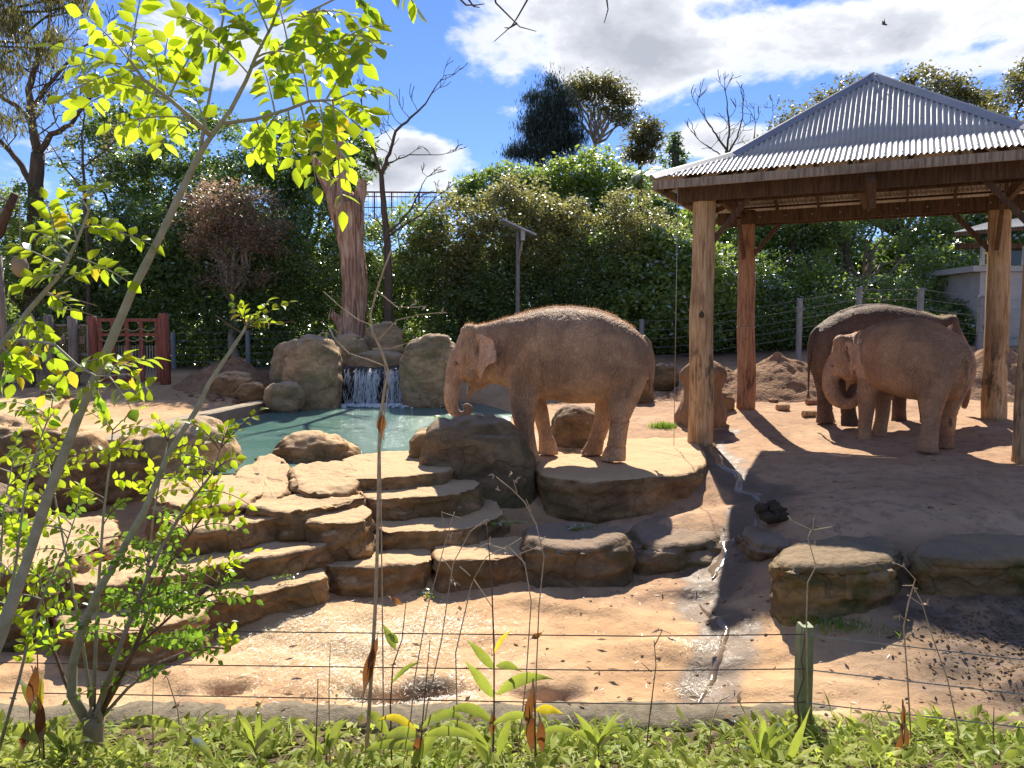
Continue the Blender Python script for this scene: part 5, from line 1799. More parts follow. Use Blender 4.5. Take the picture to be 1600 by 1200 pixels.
def tree(label, Y, lobes, n, size, mat, trunk=None, name='tree', cat='tree', group=None, seed=0, csig=.26, bark='bark', aspect=.5, vert=False, droop=.2, front=.62, fork=None, shell=(.72, 1.02), depthk=.75, extra=None):
    rs = np.random.RandomState(seed + 11); rg = random.Random(seed)
    size *= (.8, 1.0, 1.3, .9, 1.15)[seed % 5]; csig *= .85
    L3 = []
    for (px, py, rx, ry, *o) in lobes:
        yy_ = Y + (o[0] if o else 0)
        c = P(px, py, yy_); k = yy_ / F
        L3.append(((c.x, c.y, c.z), (rx * k, min(2.4, max(rx, ry) * k * depthk), ry * k)))
    bx = trunk if trunk is not None else lobes[0][0]
    base = P(bx, 560, Y)
    gz = tz(base.x, Y)
    root = thing(name, label, cat, (base.x, Y, gz), group)
    C = crown_pts(L3, n, rs, csig, front, shell)
    keep = C[:, 2] > gz + .02
    C = C[keep]
    me = np_mesh('crown', leaf_cloud(C, size, rs, aspect, droop=droop, vert=vert))
    me.vertices.foreach_get  # noqa
    co = np.empty(len(me.vertices) * 3, dtype=np.float32); me.vertices.foreach_get('co', co)
    co = co.reshape(-1, 3) - np.array([base.x, Y, gz], dtype=np.float32)
    me.vertices.foreach_set('co', co.ravel()); me.update()
    link('crown', me, M[mat], root)
    mb = MB()
    r0 = max(.06, .016 * (L3[0][0][2] - gz) + .05) * (.5 if name in ('eucalypt', 'casuarina') else 1)
    top = Vector(L3[0][0])
    fk = Vector((base.x, Y, gz + (top.z - gz) * .45)) if fork is None else P(fork[0], fork[1], Y)
    limb(mb, (base.x, Y, gz - .1), fk, r0 * 1.2, r0 * .85, rg, .05, 9)
    for (c, r) in L3:
        for q in range(3 if len(L3) < 5 else 2):
            e = Vector(c) + Vector((rg.uniform(-.6, .6) * r[0], rg.uniform(-.5, .5) * r[1], rg.uniform(-.3, .6) * r[2]))
            if e.z > fk.z - .5:
                pp = limb(mb, fk, e, r0 * .6, r0 * .15, rg, .1, 6)
                for s_ in range(3):
                    o_ = pp[rg.randint(2, 5)]
                    limb(mb, o_, o_ + Vector((rg.uniform(-1, 1) * r[0] * .5, rg.uniform(-1, 1) * r[1] * .4, rg.uniform(0, .6) * r[2])), r0 * .22, r0 * .05, rg, .1, 5, 4)
    if extra: extra(mb, rg)
    mb.build('trunk', M[bark], root, smooth=True)
    return root


HG = 'dense trees and shrubs screening the back of the yard'
# second, far row first
tree('tall dark broad crowned tree behind the sapling canopy at the left', 30, [(235, 220, 95, 95), (170, 270, 70, 80), (320, 260, 90, 90), (270, 350, 130, 110), (400, 300, 70, 80)], 26000, .17, 'lf_dark', group=HG, seed=1)
tree('dark bushy tree rising left of the dead forked trunk', 29, [(460, 260, 60, 70), (420, 330, 80, 80), (520, 235, 50, 58), (500, 330, 70, 80), (560, 260, 35, 45)], 17000, .16, 'lf_dark', group=HG, seed=2)
tree('low domed dark green tree left of the casuarina', 32, [(790, 290, 65, 26), (750, 305, 45, 30), (850, 295, 60, 28)], 9000, .2, 'lf_mid', group=HG, seed=3)
tree('bright green round tree below the eucalypts in the middle', 31, [(925, 275, 58, 40), (890, 300, 50, 45), (960, 310, 60, 45), (920, 345, 80, 45)], 15000, .17, 'lf_bright', group=HG, seed=4)
tree('big olive brown tree rising behind the shelter roof', 36, [(1330, 170, 70, 40), (1440, 155, 70, 38), (1260, 200, 50, 30), (1500, 190, 60, 50), (1400, 200, 90, 45), (1220, 240, 50, 30)], 22000, .24, 'lf_olive', group=HG, seed=5, trunk=1400, csig=.35)
tree('golden green tree at the top right corner', 31, [(1590, 180, 45, 70), (1620, 130, 40, 40), (1650, 220, 60, 90)], 11000, .16, 'lf_olive', group=HG, seed=6, trunk=1640)
tree('shadowed tree behind the left end of the shelter', 30, [(1120, 360, 80, 60), (1190, 330, 70, 50), (1100, 430, 80, 90), (1180, 440, 80, 90)], 17000, .17, 'lf_mid', group=HG, seed=7)
tree('large spreading tree with a forked pale trunk seen through the shelter', 30, [(1300, 340, 90, 50), (1400, 340, 90, 45), (1240, 400, 60, 60), (1470, 380, 60, 50), (1350, 320, 100, 40)], 18000, .17, 'lf_mid', group=HG, seed=8, trunk=1352, fork=(1352, 440), bark='bark_pale', csig=.3)
tree('dark tree filling the gap before the service building', 30.5, [(1500, 400, 70, 70), (1450, 460, 70, 70), (1530, 350, 60, 40), (1600, 300, 60, 60)], 13000, .17, 'lf_dark', group=HG, seed=9, trunk=1500)
# front row from left to right
tree('shrub at the far left behind the log fence with pale flecks', 27, [(40, 380, 70, 70), (-10, 440, 70, 80), (60, 480, 80, 80), (110, 400, 60, 60), (20, 330, 50, 40)], 16000, .15, 'lf_mid', group=HG, seed=21)
tree('dark shrub behind the red gate', 26.5, [(190, 400, 70, 80), (230, 470, 80, 90), (160, 490, 70, 80), (265, 390, 50, 60)], 19000, .14, 'lf_dark', group=HG, seed=22)
tree('rusty pink flowering bush left of the dead trunk', 25.5, [(360, 325, 58, 38), (330, 350, 50, 45), (400, 350, 48, 50), (370, 400, 70, 60)], 13000, .12, 'lf_pink', group=HG, seed=23, trunk=365, bark='bark_pale', fork=(362, 470), shell=(.8, 1.05))
tree('dark leafy bush below the rusty flowering one', 26.6, [(330, 480, 80, 80), (400, 470, 80, 90), (300, 420, 50, 60), (440, 420, 50, 80)], 19000, .14, 'lf_dark', group=HG, seed=24)
tree('deep green bush behind the dead forked trunk', 26.6, [(500, 400, 65, 90), (470, 480, 70, 80), (550, 470, 70, 90), (560, 400, 45, 60)], 19000, .14, 'lf_dark', group=HG, seed=25)
tree('mid green bush behind the thin bare tree', 26.3, [(625, 400, 62, 70), (600, 470, 70, 80), (670, 460, 70, 90), (650, 360, 50, 40)], 18000, .13, 'lf_mid', group=HG, seed=26)
tree('olive bush with rusty tips left of the solar pole', 26.2, [(720, 360, 62, 50), (690, 400, 60, 60), (760, 400, 60, 60), (730, 440, 70, 60)], 15000, .12, 'lf_rust', group=HG, seed=27)
tree('dark green bush around the foot of the solar pole', 25.9, [(740, 480, 80, 70), (810, 470, 80, 80), (780, 430, 60, 60)], 16000, .14, 'lf_dark', group=HG, seed=28)
tree('rusty tipped bush right of the solar pole with bright sprays', 26.2, [(840, 350, 60, 42), (795, 325, 45, 34), (880, 370, 55, 55), (850, 400, 80, 60), (820, 300, 40, 25)], 16000, .12, 'lf_rust', group=HG, seed=29)
tree('dense dark bush above the back of the lone elephant', 25.9, [(880, 470, 80, 80), (940, 440, 70, 80), (900, 420, 60, 60)], 17000, .14, 'lf_dark', group=HG, seed=30)
tree('yellow green topped bush left of the shelter corner', 26.2, [(985, 345, 52, 48), (960, 380, 50, 50), (1020, 380, 52, 52), (990, 420, 70, 60)], 14000, .12, 'lf_rust', group=HG, seed=31)
tree('glossy leaved dark bush behind the front left shelter post', 25.6, [(1020, 480, 70, 90), (1080, 470, 70, 90), (1050, 430, 60, 70)], 17000, .15, 'lf_mid', group=HG, seed=32)
tree('dark bush between the two left shelter posts', 26.0, [(1150, 470, 70, 80), (1120, 520, 60, 50), (1200, 500, 60, 60)], 12000, .15, 'lf_dark', group=HG, seed=33)
tree('sunlit bright green shrub seen low through the shelter', 27.5, [(1260, 440, 50, 45), (1210, 470, 50, 40), (1290, 480, 50, 50)], 8000, .14, 'lf_bright', group=HG, seed=34)
tree('dark shrub behind the steel posts above the rear elephant', 25.5, [(1330, 480, 70, 50), (1270, 510, 60, 40), (1390, 480, 60, 45)], 10000, .14, 'lf_mid', group=HG, seed=35)
tree('lime tipped shrub left of the service building', 26.5, [(1480, 420, 50, 45), (1440, 460, 50, 45), (1500, 470, 45, 50)], 8000, .14, 'lf_bright', group=HG, seed=36)
tree('low dark shrub at the foot of the service building', 25, [(1470, 510, 60, 38), (1540, 520, 50, 30)], 6000, .13, 'lf_dark', group=HG, seed=37)
# thin trunks seen through the shelter
for px, lab in ((1236, 'slender straight dark trunk left of the forked tree'), (1262, 'second slender dark trunk close left of the forked tree'), (1318, 'thin dark trunk just left of the pale fork')):
    tree(lab, 28.3, [(px, 355, 35, 25), (px + 12, 375, 25, 20)], 1300, .15, 'lf_dark', name='young_tree', group='slender trunks behind the shelter', seed=px, trunk=px, fork=(px + 3, 390))

# the wood beyond, one mass
rs = np.random.RandomState(77)
nW = 90000
xw = rs.uniform(-34, 36, nW); yw = rs.uniform(33, 37, nW)
hw = 5.6 + 1.3 * np.sin(xw * .35) + 1.0 * np.sin(xw * .9 + 1) + .8 * np.sin(xw * 2.3)
hw = np.where((xw > -9.5) & (xw < -2.5), 4.3, hw)
zw = .9 + hw * rs.uniform(0, 1, nW) ** .9
o = link('far_wood', np_mesh('far_wood', leaf_cloud(np.stack([xw, yw, zw], 1), .42, rs, .6)), M['lf_dark'])
tag(o, 'dark wood beyond the enclosure seen between the nearer trees', None, None, 'stuff')
# low understorey plants along the back fence
rs = np.random.RandomState(78)
nW = 60000
xw = rs.uniform(-16, 17, nW); yw = rs.uniform(25.4, 28.5, nW)
lump = np.array([noise.noise(Vector((a * .8, b_ * .8, 1))) for a, b_ in zip(xw, yw)])
zw = np.where(xw > 3, 1.15, .72) + (1.3 + 1.0 * lump) * rs.uniform(0, 1, nW) ** .8
o = link('understorey', np_mesh('understorey', leaf_cloud(np.stack([xw, yw, zw], 1), .17, rs, .55)), M['lf_mid'])
tag(o, 'low dark understorey plants along the back fence', None, None, 'stuff')

# casuarina and eucalypts
tree('tall feathery dark casuarina against the sky', 44, [(858, 165, 16, 34), (838, 195, 22, 26), (878, 190, 20, 30), (845, 232, 38, 22), (888, 225, 24, 26), (860, 132, 7, 16), (812, 240, 18, 12), (880, 150, 8, 18), (832, 160, 9, 16), (895, 180, 8, 16), (858, 200, 24, 40, .2)], 26000, .34, 'lf_casu', name='casuarina', seed=50, aspect=.13, vert=True, csig=.36, trunk=858, shell=(.3, 1.15))
tree('eucalypt with an umbrella crown right of the casuarina', 46, [(915, 132, 20, 12), (945, 135, 22, 14), (968, 155, 18, 16), (905, 158, 13, 12), (980, 188, 14, 14), (935, 172, 14, 9), (893, 140, 11, 9), (958, 182, 12, 9), (925, 150, 14, 10)], 6000, .27, 'lf_olive', name='eucalypt', seed=51, aspect=.3, csig=.42, trunk=930, bark='bark_pale', fork=(930, 225), shell=(.5, 1.1), droop=.6)
tree('lower thin eucalypt crown beside the umbrella one', 47, [(1010, 198, 12, 13), (1000, 218, 13, 10), (985, 238, 16, 9), (1018, 222, 10, 12), (1008, 245, 12, 8)], 2400, .27, 'lf_olive', name='eucalypt', seed=52, aspect=.3, csig=.4, trunk=1000, fork=(1000, 250), shell=(.4, 1.1), droop=.6)
tree('small upright conifer like tree against the cumulus cloud', 36, [(1055, 215, 9, 10), (1055, 235, 14, 12), (1054, 258, 17, 14), (1055, 280, 18, 14)], 2600, .17, 'lf_dark', name='young_tree', seed=53, csig=.16, trunk=1055, fork=(1055, 225), shell=(.3, 1.2))
tree('drooping grey green eucalypt foliage at the top left corner', 15, [(20, 30, 70, 45), (60, 70, 36, 42), (0, 105, 40, 50), (110, 15, 45, 25), (70, -20, 90, 35), (10, 190, 20, 45)], 6500, .13, 'lf_olive', name='eucalypt', seed=54, aspect=.16, vert=True, csig=.17, trunk=-260, fork=(-180, 60), shell=(.2, 1.15))

# palm
pm_ = thing('palm', 'small feather palm among the bright trees in the middle', 'palm', P(1000, 400, 30))
mb = MB(); a = P(1000, 560, 30); t = P(1000, 275, 30); mb.tube([(a.x, 30, tz(a.x, 30)), (t.x, 30, t.z)], [.14, .1], 8); mb.build('trunk', M['bark'], pm_)
rg = random.Random(2)
for k in range(14):
    a = 2 * math.pi * k / 14 + rg.random() * .3; ln = rg.uniform(1.1, 1.6); el = rg.uniform(.3, 1.1)
    mb = MB(); prev = None
    pts = [Vector((t.x, 30, t.z)) + Vector((math.cos(a) * ln * s, math.sin(a) * ln * s, el * ln * s - ln * 1.0 * s * s)) for s in np.linspace(0, 1, 9)]
    mb.tube(pts, .012, 4)
    for p, q in zip(pts[1:-1], pts[2:]):
        d = (q - p).normalized(); s = d.cross(Vector((0, 0, 1))).normalized()
        for f in (0, .33, .66):
            o_ = p.lerp(q, f)
            for sg in (-1, 1):
                e = o_ + s * sg * .3 + d * .15 - Vector((0, 0, .12))
                mb.add([o_, o_ + d * .02, e, o_ - d * .02], [(0, 1, 2, 3)])
    mb.build('frond', M['lf_bright'], pm_)


# bare trees
def bare(label, Y, base_px, path, r0, seed, spread=1.0, depth=4, name='bare_tree', bark='bark', nb_=3, tipleaf=None, cat='tree', group=None, minr=.006):
    rg = random.Random(seed)
    a = P(base_px[0], base_px[1], Y)
    gz = tz(a.x, Y)
    root = thing(name, label, cat, (a.x, Y, gz), group)
    mb = MB(); tips = []
    def grow(p, d, r, ln, lev):
        n = 5; pts = [p]; q = p
        for k in range(n):
            d = (d + Vector((rg.gauss(0, .16), rg.gauss(0, .16), rg.gauss(.05, .12)))).normalized()
            q = q + d * ln / n; pts.append(q)
        mb.tube(pts, [max(minr, r * (1 - .45 * k / n)) for k in range(n + 1)], 6 if lev < 2 else 4, cap=False)
        if lev >= depth: tips.append(q); return
        for k in range(nb_ if lev > 0 else nb_ + 1):
            o_ = pts[rg.randint(2, n)] if k else pts[-1]
            ax = Vector((rg.gauss(0, 1), rg.gauss(0, .7), rg.gauss(0, 1)))
            nd = (d + ax.normalized() * rg.uniform(.4, .9) * spread).normalized()
            if nd.z < -.1: nd.z *= -.5
            grow(o_, nd, max(minr, r * .55), ln * rg.uniform(.55, .8), lev + 1)
    ends = []
    for (pts_, ra, rb, ln) in path:
        P3 = [P(x, y, Y + (o[0] if o else 0)) for (x, y, *o) in pts_]
        m_ = len(P3)
        dense_ = []
        for u_, v_ in zip(P3[:-1], P3[1:]):
            for k in range(4): dense_.append(u_.lerp(v_, k / 4) + Vector((rg.gauss(0, .012), 0, rg.gauss(0, .01))))
        dense_.append(P3[-1])
        mb.tube(dense_, [ra + (rb - ra) * k / (len(dense_) - 1) for k in range(len(dense_))], 9)
        if ln:
            d = (P3[-1] - P3[-2]).normalized()
            grow(P3[-1], d, rb * .9, ln, 1)
            for k in range(2, len(dense_) - 1, 2 if ln > .5 else 3):
                s = Vector((rg.choice((-1, 1)) * rg.uniform(.5, 1), rg.gauss(0, .4), rg.uniform(.2, .9))).normalized()
                if len(P3) > 2 or rg.random() < .5: grow(dense_[k], s, rb * .5, ln * .7, 2)
    mb.build('trunk', M[bark], root, smooth=True)
    if tipleaf:
        rs = np.random.RandomState(seed)
        C = np.repeat(np.array([tuple(t) for t in tips]), tipleaf[1], 0); C = C + rs.normal(0, tipleaf[3], C.shape)
        V_ = leaf_cloud(C, tipleaf[2], rs, tipleaf[4] if len(tipleaf) > 4 else .5) - np.array([a.x, Y, gz])
        link('leaves', np_mesh('leaves', V_), M[tipleaf[0]], root)
    return root


bare('thin bare reddish tree standing behind the waterfall boulders', 23.5, (606, 515), [
    ([(605, 545), (606, 470), (606, 380), (600, 330), (596, 272)], .15, .075, 0),
    ([(596, 272), (583, 235), (574, 205), (568, 185)], .055, .03, .7),
    ([(596, 272), (608, 240), (618, 205), (640, 185), (665, 162)], .06, .025, .8),
    ([(597, 275), (606, 255), (640, 242), (685, 242)], .03, .012, .4),
    ([(604, 365), (622, 350), (640, 330), (655, 300)], .045, .02, .6),
    ([(604, 372), (630, 352), (660, 335), (672, 318)], .04, .02, .5),
    ([(604, 360), (590, 345), (572, 335)], .03, .01, .4)], .1, 3, depth=3, bark='bark', minr=.009)
bare('large bare dark tree silhouetted at the left', 27, (55, 560), [
    ([(52, 560), (54, 400), (56, 300), (60, 240)], .30, .22, 0),
    ([(60, 240), (50, 190), (45, 140), (60, 90), (75, 50)], .16, .06, 1.6),
    ([(60, 240), (80, 210), (110, 195), (135, 160)], .12, .05, 1.4),
    ([(50, 190), (25, 165), (0, 150), (-25, 120)], .10, .05, 1.3),
    ([(55, 300), (35, 260), (10, 230), (-15, 205)], .12, .06, 1.3),
    ([(50, 170), (70, 140), (95, 110), (120, 80)], .08, .04, 1.2)], .2, 8, depth=4, minr=.012, tipleaf=('lf_rust', 2, .12, .12))
bare('small round bare tree against the white cloud', 34, (1140, 300), [
    ([(1142, 330), (1140, 265), (1135, 235)], .12, .08, 0),
    ([(1135, 235), (1118, 210), (1105, 190)], .05, .025, .9), ([(1136, 238), (1140, 200), (1136, 170)], .05, .03, .9),
    ([(1137, 240), (1152, 215), (1160, 185)], .05, .025, .8), ([(1138, 250), (1120, 238), (1100, 225)], .035, .02, .7)], .1, 12, depth=3, minr=.012)
bare('spindly twiggy tree beside the small round bare one', 35, (1180, 300), [
    ([(1182, 330), (1180, 260), (1178, 215)], .07, .03, .8), ([(1181, 250), (1192, 225), (1205, 190)], .03, .015, .6)], .1, 15, depth=3, minr=.010, tipleaf=('lf_olive', 2, .12, .08))
bare('spindly half bare tree with yellowish leaves left of the dark tall tree', 25, (140, 480), [
    ([(142, 560), (138, 400), (132, 300), (128, 210)], .07, .035, 1.0), ([(132, 300), (100, 260), (85, 235)], .03, .015, .8), ([(130, 260), (160, 240), (185, 215)], .03, .015, .8)], .1, 19, depth=3, minr=.008, tipleaf=('lf_olive', 16, .14, .16))
# twigs hanging into the top of the picture, from a tree above the viewer
def twigs(label, segs, Y, seed):
    root = thing('overhanging_twig', label, 'twig', P(segs[0][0][0], segs[0][0][1], Y), 'bare twigs hanging into the top of the picture')
    for s_ in segs:
        mb = MB(); n = len(s_)
        mb.tube([P(x, y, Y) for x, y in s_], [.010 - .007 * k / (n - 1) for k in range(n)], 5)
        mb.build('twig', M['bark'], root, smooth=True)
twigs('bare forked twig hanging in at the top centre', [[(826, -60), (824, 0), (808, 28), (800, 40), (772, 65)], [(760, -50), (775, 5), (795, 25), (812, 42), (838, 49)], [(690, -30), (728, 8), (745, 8), (757, 6)], [(725, -10), (740, 10), (750, 12)], [(808, 36), (795, 44), (788, 43)]], 6.5, 1)
twigs('short bare twig hanging in right of the top centre', [[(955, -60), (948, 0), (950, 15), (944, 36)]], 6.5, 2)

# dead forked trunk
Ys = 23.6
ds = thing('dead_tree', 'thick dead reddish trunk forking at the top, with a flared root', 'tree stump', P(552, 520, Ys))
mb = MB()
def trunkpath(pts, sd_=0, sides=26):
    P3 = [P(x, y, Ys) for x, y, r in pts]
    n = len(P3); out = []; rr = []
    for i in range(n - 1):
        for k in range(8):
            t = k / 8; out.append(P3[i].lerp(P3[i + 1], t)); rr.append((pts[i][2] + (pts[i + 1][2] - pts[i][2]) * t) * Ys / F)
    out.append(P3[-1]); rr.append(pts[-1][2] * Ys / F)
    mb.tube(out, rr, sides)
trunkpath([(546, 560, 26), (551, 515, 20), (555, 450, 17.5), (550, 390, 18), (545, 345, 22), (540, 320, 26)])
trunkpath([(540, 335, 22), (520, 300, 13), (504, 272, 8.5), (490, 243, 5)])
trunkpath([(541, 335, 22), (536, 290, 11), (534, 255, 7), (532, 205, 4)])
trunkpath([(545, 340, 20), (556, 320, 10), (564, 300, 6), (568, 280, 3)])
trunkpath([(552, 528, 18), (535, 505, 9), (519, 490, 4)])
v2 = []
for v in mb.v:
    q = Vector(v)
    a = math.atan2(q.y - Ys, q.x - P(550, 500, Ys).x)
    f = .05 * math.sin(a * 9 + 2.0 * noise.noise(q * .8)) + .05 * noise.fractal(Vector((q.x * 3, q.y * 3, q.z * .7)), 1, 2, 4)
    d = Vector((math.cos(a), math.sin(a), 0))
    v2.append(tuple(q + d * f))
mb.v = v2
mb.build('trunk', M['deadwood'], ds, smooth=True)
mb = MB(); rg = random.Random(7)
for (x, y) in ((494, 250), (530, 225), (566, 285), (540, 300), (550, 310), (519, 490)):
    c_ = P(x, y, Ys)
    for k in range(7):
        a = rg.random() * 6.28; b0 = c_ + Vector((math.cos(a) * .1, math.sin(a) * .1, -.15))
        mb.tube([b0, b0 + Vector((rg.gauss(0, .05), rg.gauss(0, .05), rg.uniform(.12, .35)))], [.035, .004], 5)
mb.build('splinter', M['deadwood'], ds)

# bird
bd = thing('bird', 'small bird flying high in front of the grey cloud', 'bird', P(1382, 38, 40))
mb = MB(); c_ = P(1382, 38, 40); bm = bmesh.new(); bmesh.ops.create_icosphere(bm, subdivisions=2, radius=1)
mb.add([c_ + Vector((v.co.x * .16, v.co.y * .05, v.co.z * .045 - v.co.x * .03)) for v in bm.verts], [tuple(v.index for v in f.verts) for f in bm.faces]); bm.free()
mb.build('body', M['bark'], bd, smooth=True)
for sx in (-1, 1):
    mb = MB(); mb.add([c_ + Vector(q) for q in ((-.05, 0, .02), (.06, 0, .02), (.0 + sx * .05, sx * .12, .16), (-.06 + sx * .02, sx * .18, .26), (-.08, sx * .1, .12))], [(0, 1, 2, 3, 4)]); mb.build('wing', M['bark'], bd)

# ------------------------------------------------------------------ small things in the yard
def browse(px, py, z, label, seed, n=26, L_=.35, col_='lf_lime_green', w_=.5):
    rg = random.Random(seed); c = G(px, py, z + .02)
    root = thing('cut_browse', label, 'cut branch', c, 'green browse scattered for the elephants')
    mb = MB(); a = rg.random() * 3
    d = Vector((math.cos(a), math.sin(a) * .5, 0))
    mb.tube([c - d * L_ * .5 + Vector((0, 0, .01)), c + Vector((0, 0, .03)), c + d * L_ * .5 + Vector((0, 0, .012))], .006, 5); mb.build('stem', M['bark_green'], root)
    rs = np.random.RandomState(seed)
    t = rs.uniform(-.5, .5, n)
    C = np.array([tuple(c)] * n) + np.outer(t, np.array(d)) * L_ + np.abs(rs.normal(0, 1, (n, 3))) * np.array([0, 0, .02]) + rs.normal(0, 1, (n, 3)) * np.array([.05, .04, 0])
    V_ = leaf_cloud(C, .055, rs, .45) - np.array(tuple(c)); link('leaves', np_mesh('leaves', V_), M['grass'], root)
browse(795, 818, -.36, 'green cut leaves at the foot of the big shaded rock', 1, 60, .4)
browse(708, 838, -.58, 'green cut leaves lying on the bottom step in the shadow', 2, 50, .35)
browse(905, 826, -.40, 'small green sprig on top of the shaded block', 3, 50, .4)
browse(618, 848, -.57, 'pale green sprig on the long bottom step', 4, 40, .45)
browse(560, 927, -.9, 'green branch lying below the long bottom step', 5, 40, .5)
browse(668, 930, -.9, 'second green branch at the foot of the bottom step, further right', 6, 50, .35)
browse(925, 905, -.88, 'pale green stalk on the dark soil right of the shaded block', 7, 16, .45)
browse(448, 904, -.55, 'tiny green leaves on the lowest left step', 8, 18, .2)
browse(680, 652, .66 if False else .55, 'green leaves on top of the sloping rock by the pond', 9, 10, .2)
browse(377, 897, -.56, 'drooping green leaf tuft on the step edge', 10, 18, .2)

def tuft(px, py, label, seed, n, h, spread, z0=0, mat='grass', cat='grass tuft'):
    rs = np.random.RandomState(seed); c = TG(px, py, z0)
    B = np.array([tuple(c)] * n) + rs.normal(0, 1, (n, 3)) * np.array([spread, spread * .6, 0])
    B[:, 2] = c.z - .01
    d = rs.normal(0, .55, (n, 3)); d[:, 2] = 1; d /= np.linalg.norm(d, axis=1, keepdims=True)
    s = np.cross(d, rs.normal(0, 1, (n, 3))); s /= np.linalg.norm(s, axis=1, keepdims=True)
    Hh = rs.uniform(.4, 1, (n, 1)) * h; w_ = .006
    V_ = np.stack([B - s * w_, B + s * w_, B + d * Hh + s * w_ * .3, B + d * Hh - s * w_ * .3], 1).reshape(-1, 3) - np.array(tuple(c))
    o = link('grass_tuft', np_mesh('grass_tuft', V_), M[mat], None, c)
    o['kind'] = 'stuff'
    return tag(o, label, None)
c_ = tuft(1036, 668, 'bright green grass tuft on the rock platform before the shelter post', 1, 700, .16, .12, .02)
tuft(1318, 972, 'low grass at the foot of the mossy square rock', 2, 500, .07, .22, -.7)
tuft(890, 705, 'thin pale weeds at the foot of the rock under the belly', 3, 80, .08, .1, 0)
tuft(712, 700, 'small green weed at the pond edge', 4, 200, .18, .08, .1)
tuft(660, 770, 'tiny weed between the upper steps', 5, 60, .08, .08, .0)
tuft(560, 745, 'faint weed beside the flat pond boulder', 6, 80, .1, .06, .08)

# dung
def dung(px, py, z0, label, n, seed, r=.07):
    rg = random.Random(seed); c = TG(px, py, z0); root = thing('dung_pile', label, 'dung', c)
    for i in range(n):
        bm = bmesh.new(); bmesh.ops.create_icosphere(bm, subdivisions=3, radius=1)
        o_ = c + Vector((rg.gauss(0, r * 1.3), rg.gauss(0, r * 1.0), r * .6 + (r * .9 if i > n * .6 else 0)))
        mb = MB(); mb.add([o_ + Vector((v.co.x * r, v.co.y * r, v.co.z * r * .8)) * (1 + .3 * noise.noise(v.co * 2.5 + Vector((i, 0, 0)))) for v in bm.verts], [tuple(v.index for v in f.verts) for f in bm.faces]); bm.free()
        mb.build('ball', M['dung'], root, smooth=True)
dung(1212, 812, -.3, 'pile of dark dung balls at the head of the gully', 9, 1, .085)
dung(1192, 802, -.3, 'single dark lump beside the dung pile', 2, 2, .07)

# straw, stones, litter: too many to count
rs = np.random.RandomState(4)
def strew(name, label, spots, mat, n, size, aspect, h=.012, flat=True, obj=None):
    allV = []
    for (px, py, z0, r, k) in spots:
        c = G(px, py, z0); m_ = int(n * k)
        xy = np.stack([c.x + rs.normal(0, r, m_), c.y + rs.normal(0, r * .6, m_)], 1)
        z = tz_np(xy[:, 0], xy[:, 1])
        z = np.array([zz + rough_z(a, b_) for zz, a, b_ in zip(z, xy[:, 0], xy[:, 1])]) + rs.uniform(.004, h, m_)
        C = np.concatenate([xy, z[:, None]], 1)
        d = rs.normal(0, 1, (m_, 3)); d[:, 2] *= .12; d /= np.linalg.norm(d, axis=1, keepdims=True)
        up = rs.normal(0, .25, (m_, 3)); up[:, 2] = 1
        s = np.cross(d, up); s /= np.linalg.norm(s, axis=1, keepdims=True)
        L_ = size * rs.uniform(.4, 1.3, (m_, 1))
        allV.append(np.stack([C - d * L_ / 2, C - s * L_ * aspect / 2, C + d * L_ / 2, C + s * L_ * aspect / 2], 1).reshape(-1, 3))
    o = link(name, np_mesh(name, np.concatenate(allV)), M[mat])
    return tag(o, label, None, None, 'stuff')
strew('straw_scatter', 'loose pale straw strewn on the sunny lower yard', [(520, 1005, -.9, .55, 1), (610, 985, -.9, .5, 1), (690, 965, -.9, .3, .4), (430, 985, -.9, .4, .6), (560, 1060, -.93, .5, .7), (690, 1085, -1, .25, .4), (1090, 1020, -1, .15, .12), (1085, 1075, -1.05, .1, .1), (470, 1040, -.9, .6, .5)], 'straw', 2600, .06, .045, .03)
strew('straw_scatter', 'sparse straw and twigs across the whole yard', [(1300, 760, 0, 2.5, .5), (900, 1000, -.9, 1.5, .35), (1350, 1050, -.8, 1.0, .25), (200, 630, .3, 2.5, .4), (1200, 900, -.6, .9, .2), (950, 920, -.85, .5, .15), (1450, 800, -.1, 1.5, .35)], 'straw', 420, .07, .06)
strew('leaf_litter', 'dead brown leaves on the dark soil at the lower right', [(1570, 1010, -.65, .42, 1), (1530, 975, -.62, .35, .6), (1610, 1050, -.7, .35, .6), (1590, 960, -.6, .3, .4)], 'lf_litter', 280, .05, .5, .02)
strew('soil_crumbs', 'crumbs of soil and bark over the upper yard', [(1300, 740, 0, 2.2, 1), (1450, 800, -.1, 1.6, .8), (1250, 650, .2, 1.8, .5), (250, 620, .3, 2.2, .5), (700, 1050, -.9, 1.8, .2), (1180, 880, -.6, .6, .3)], 'lf_litter', 260, .025, .7, .012)
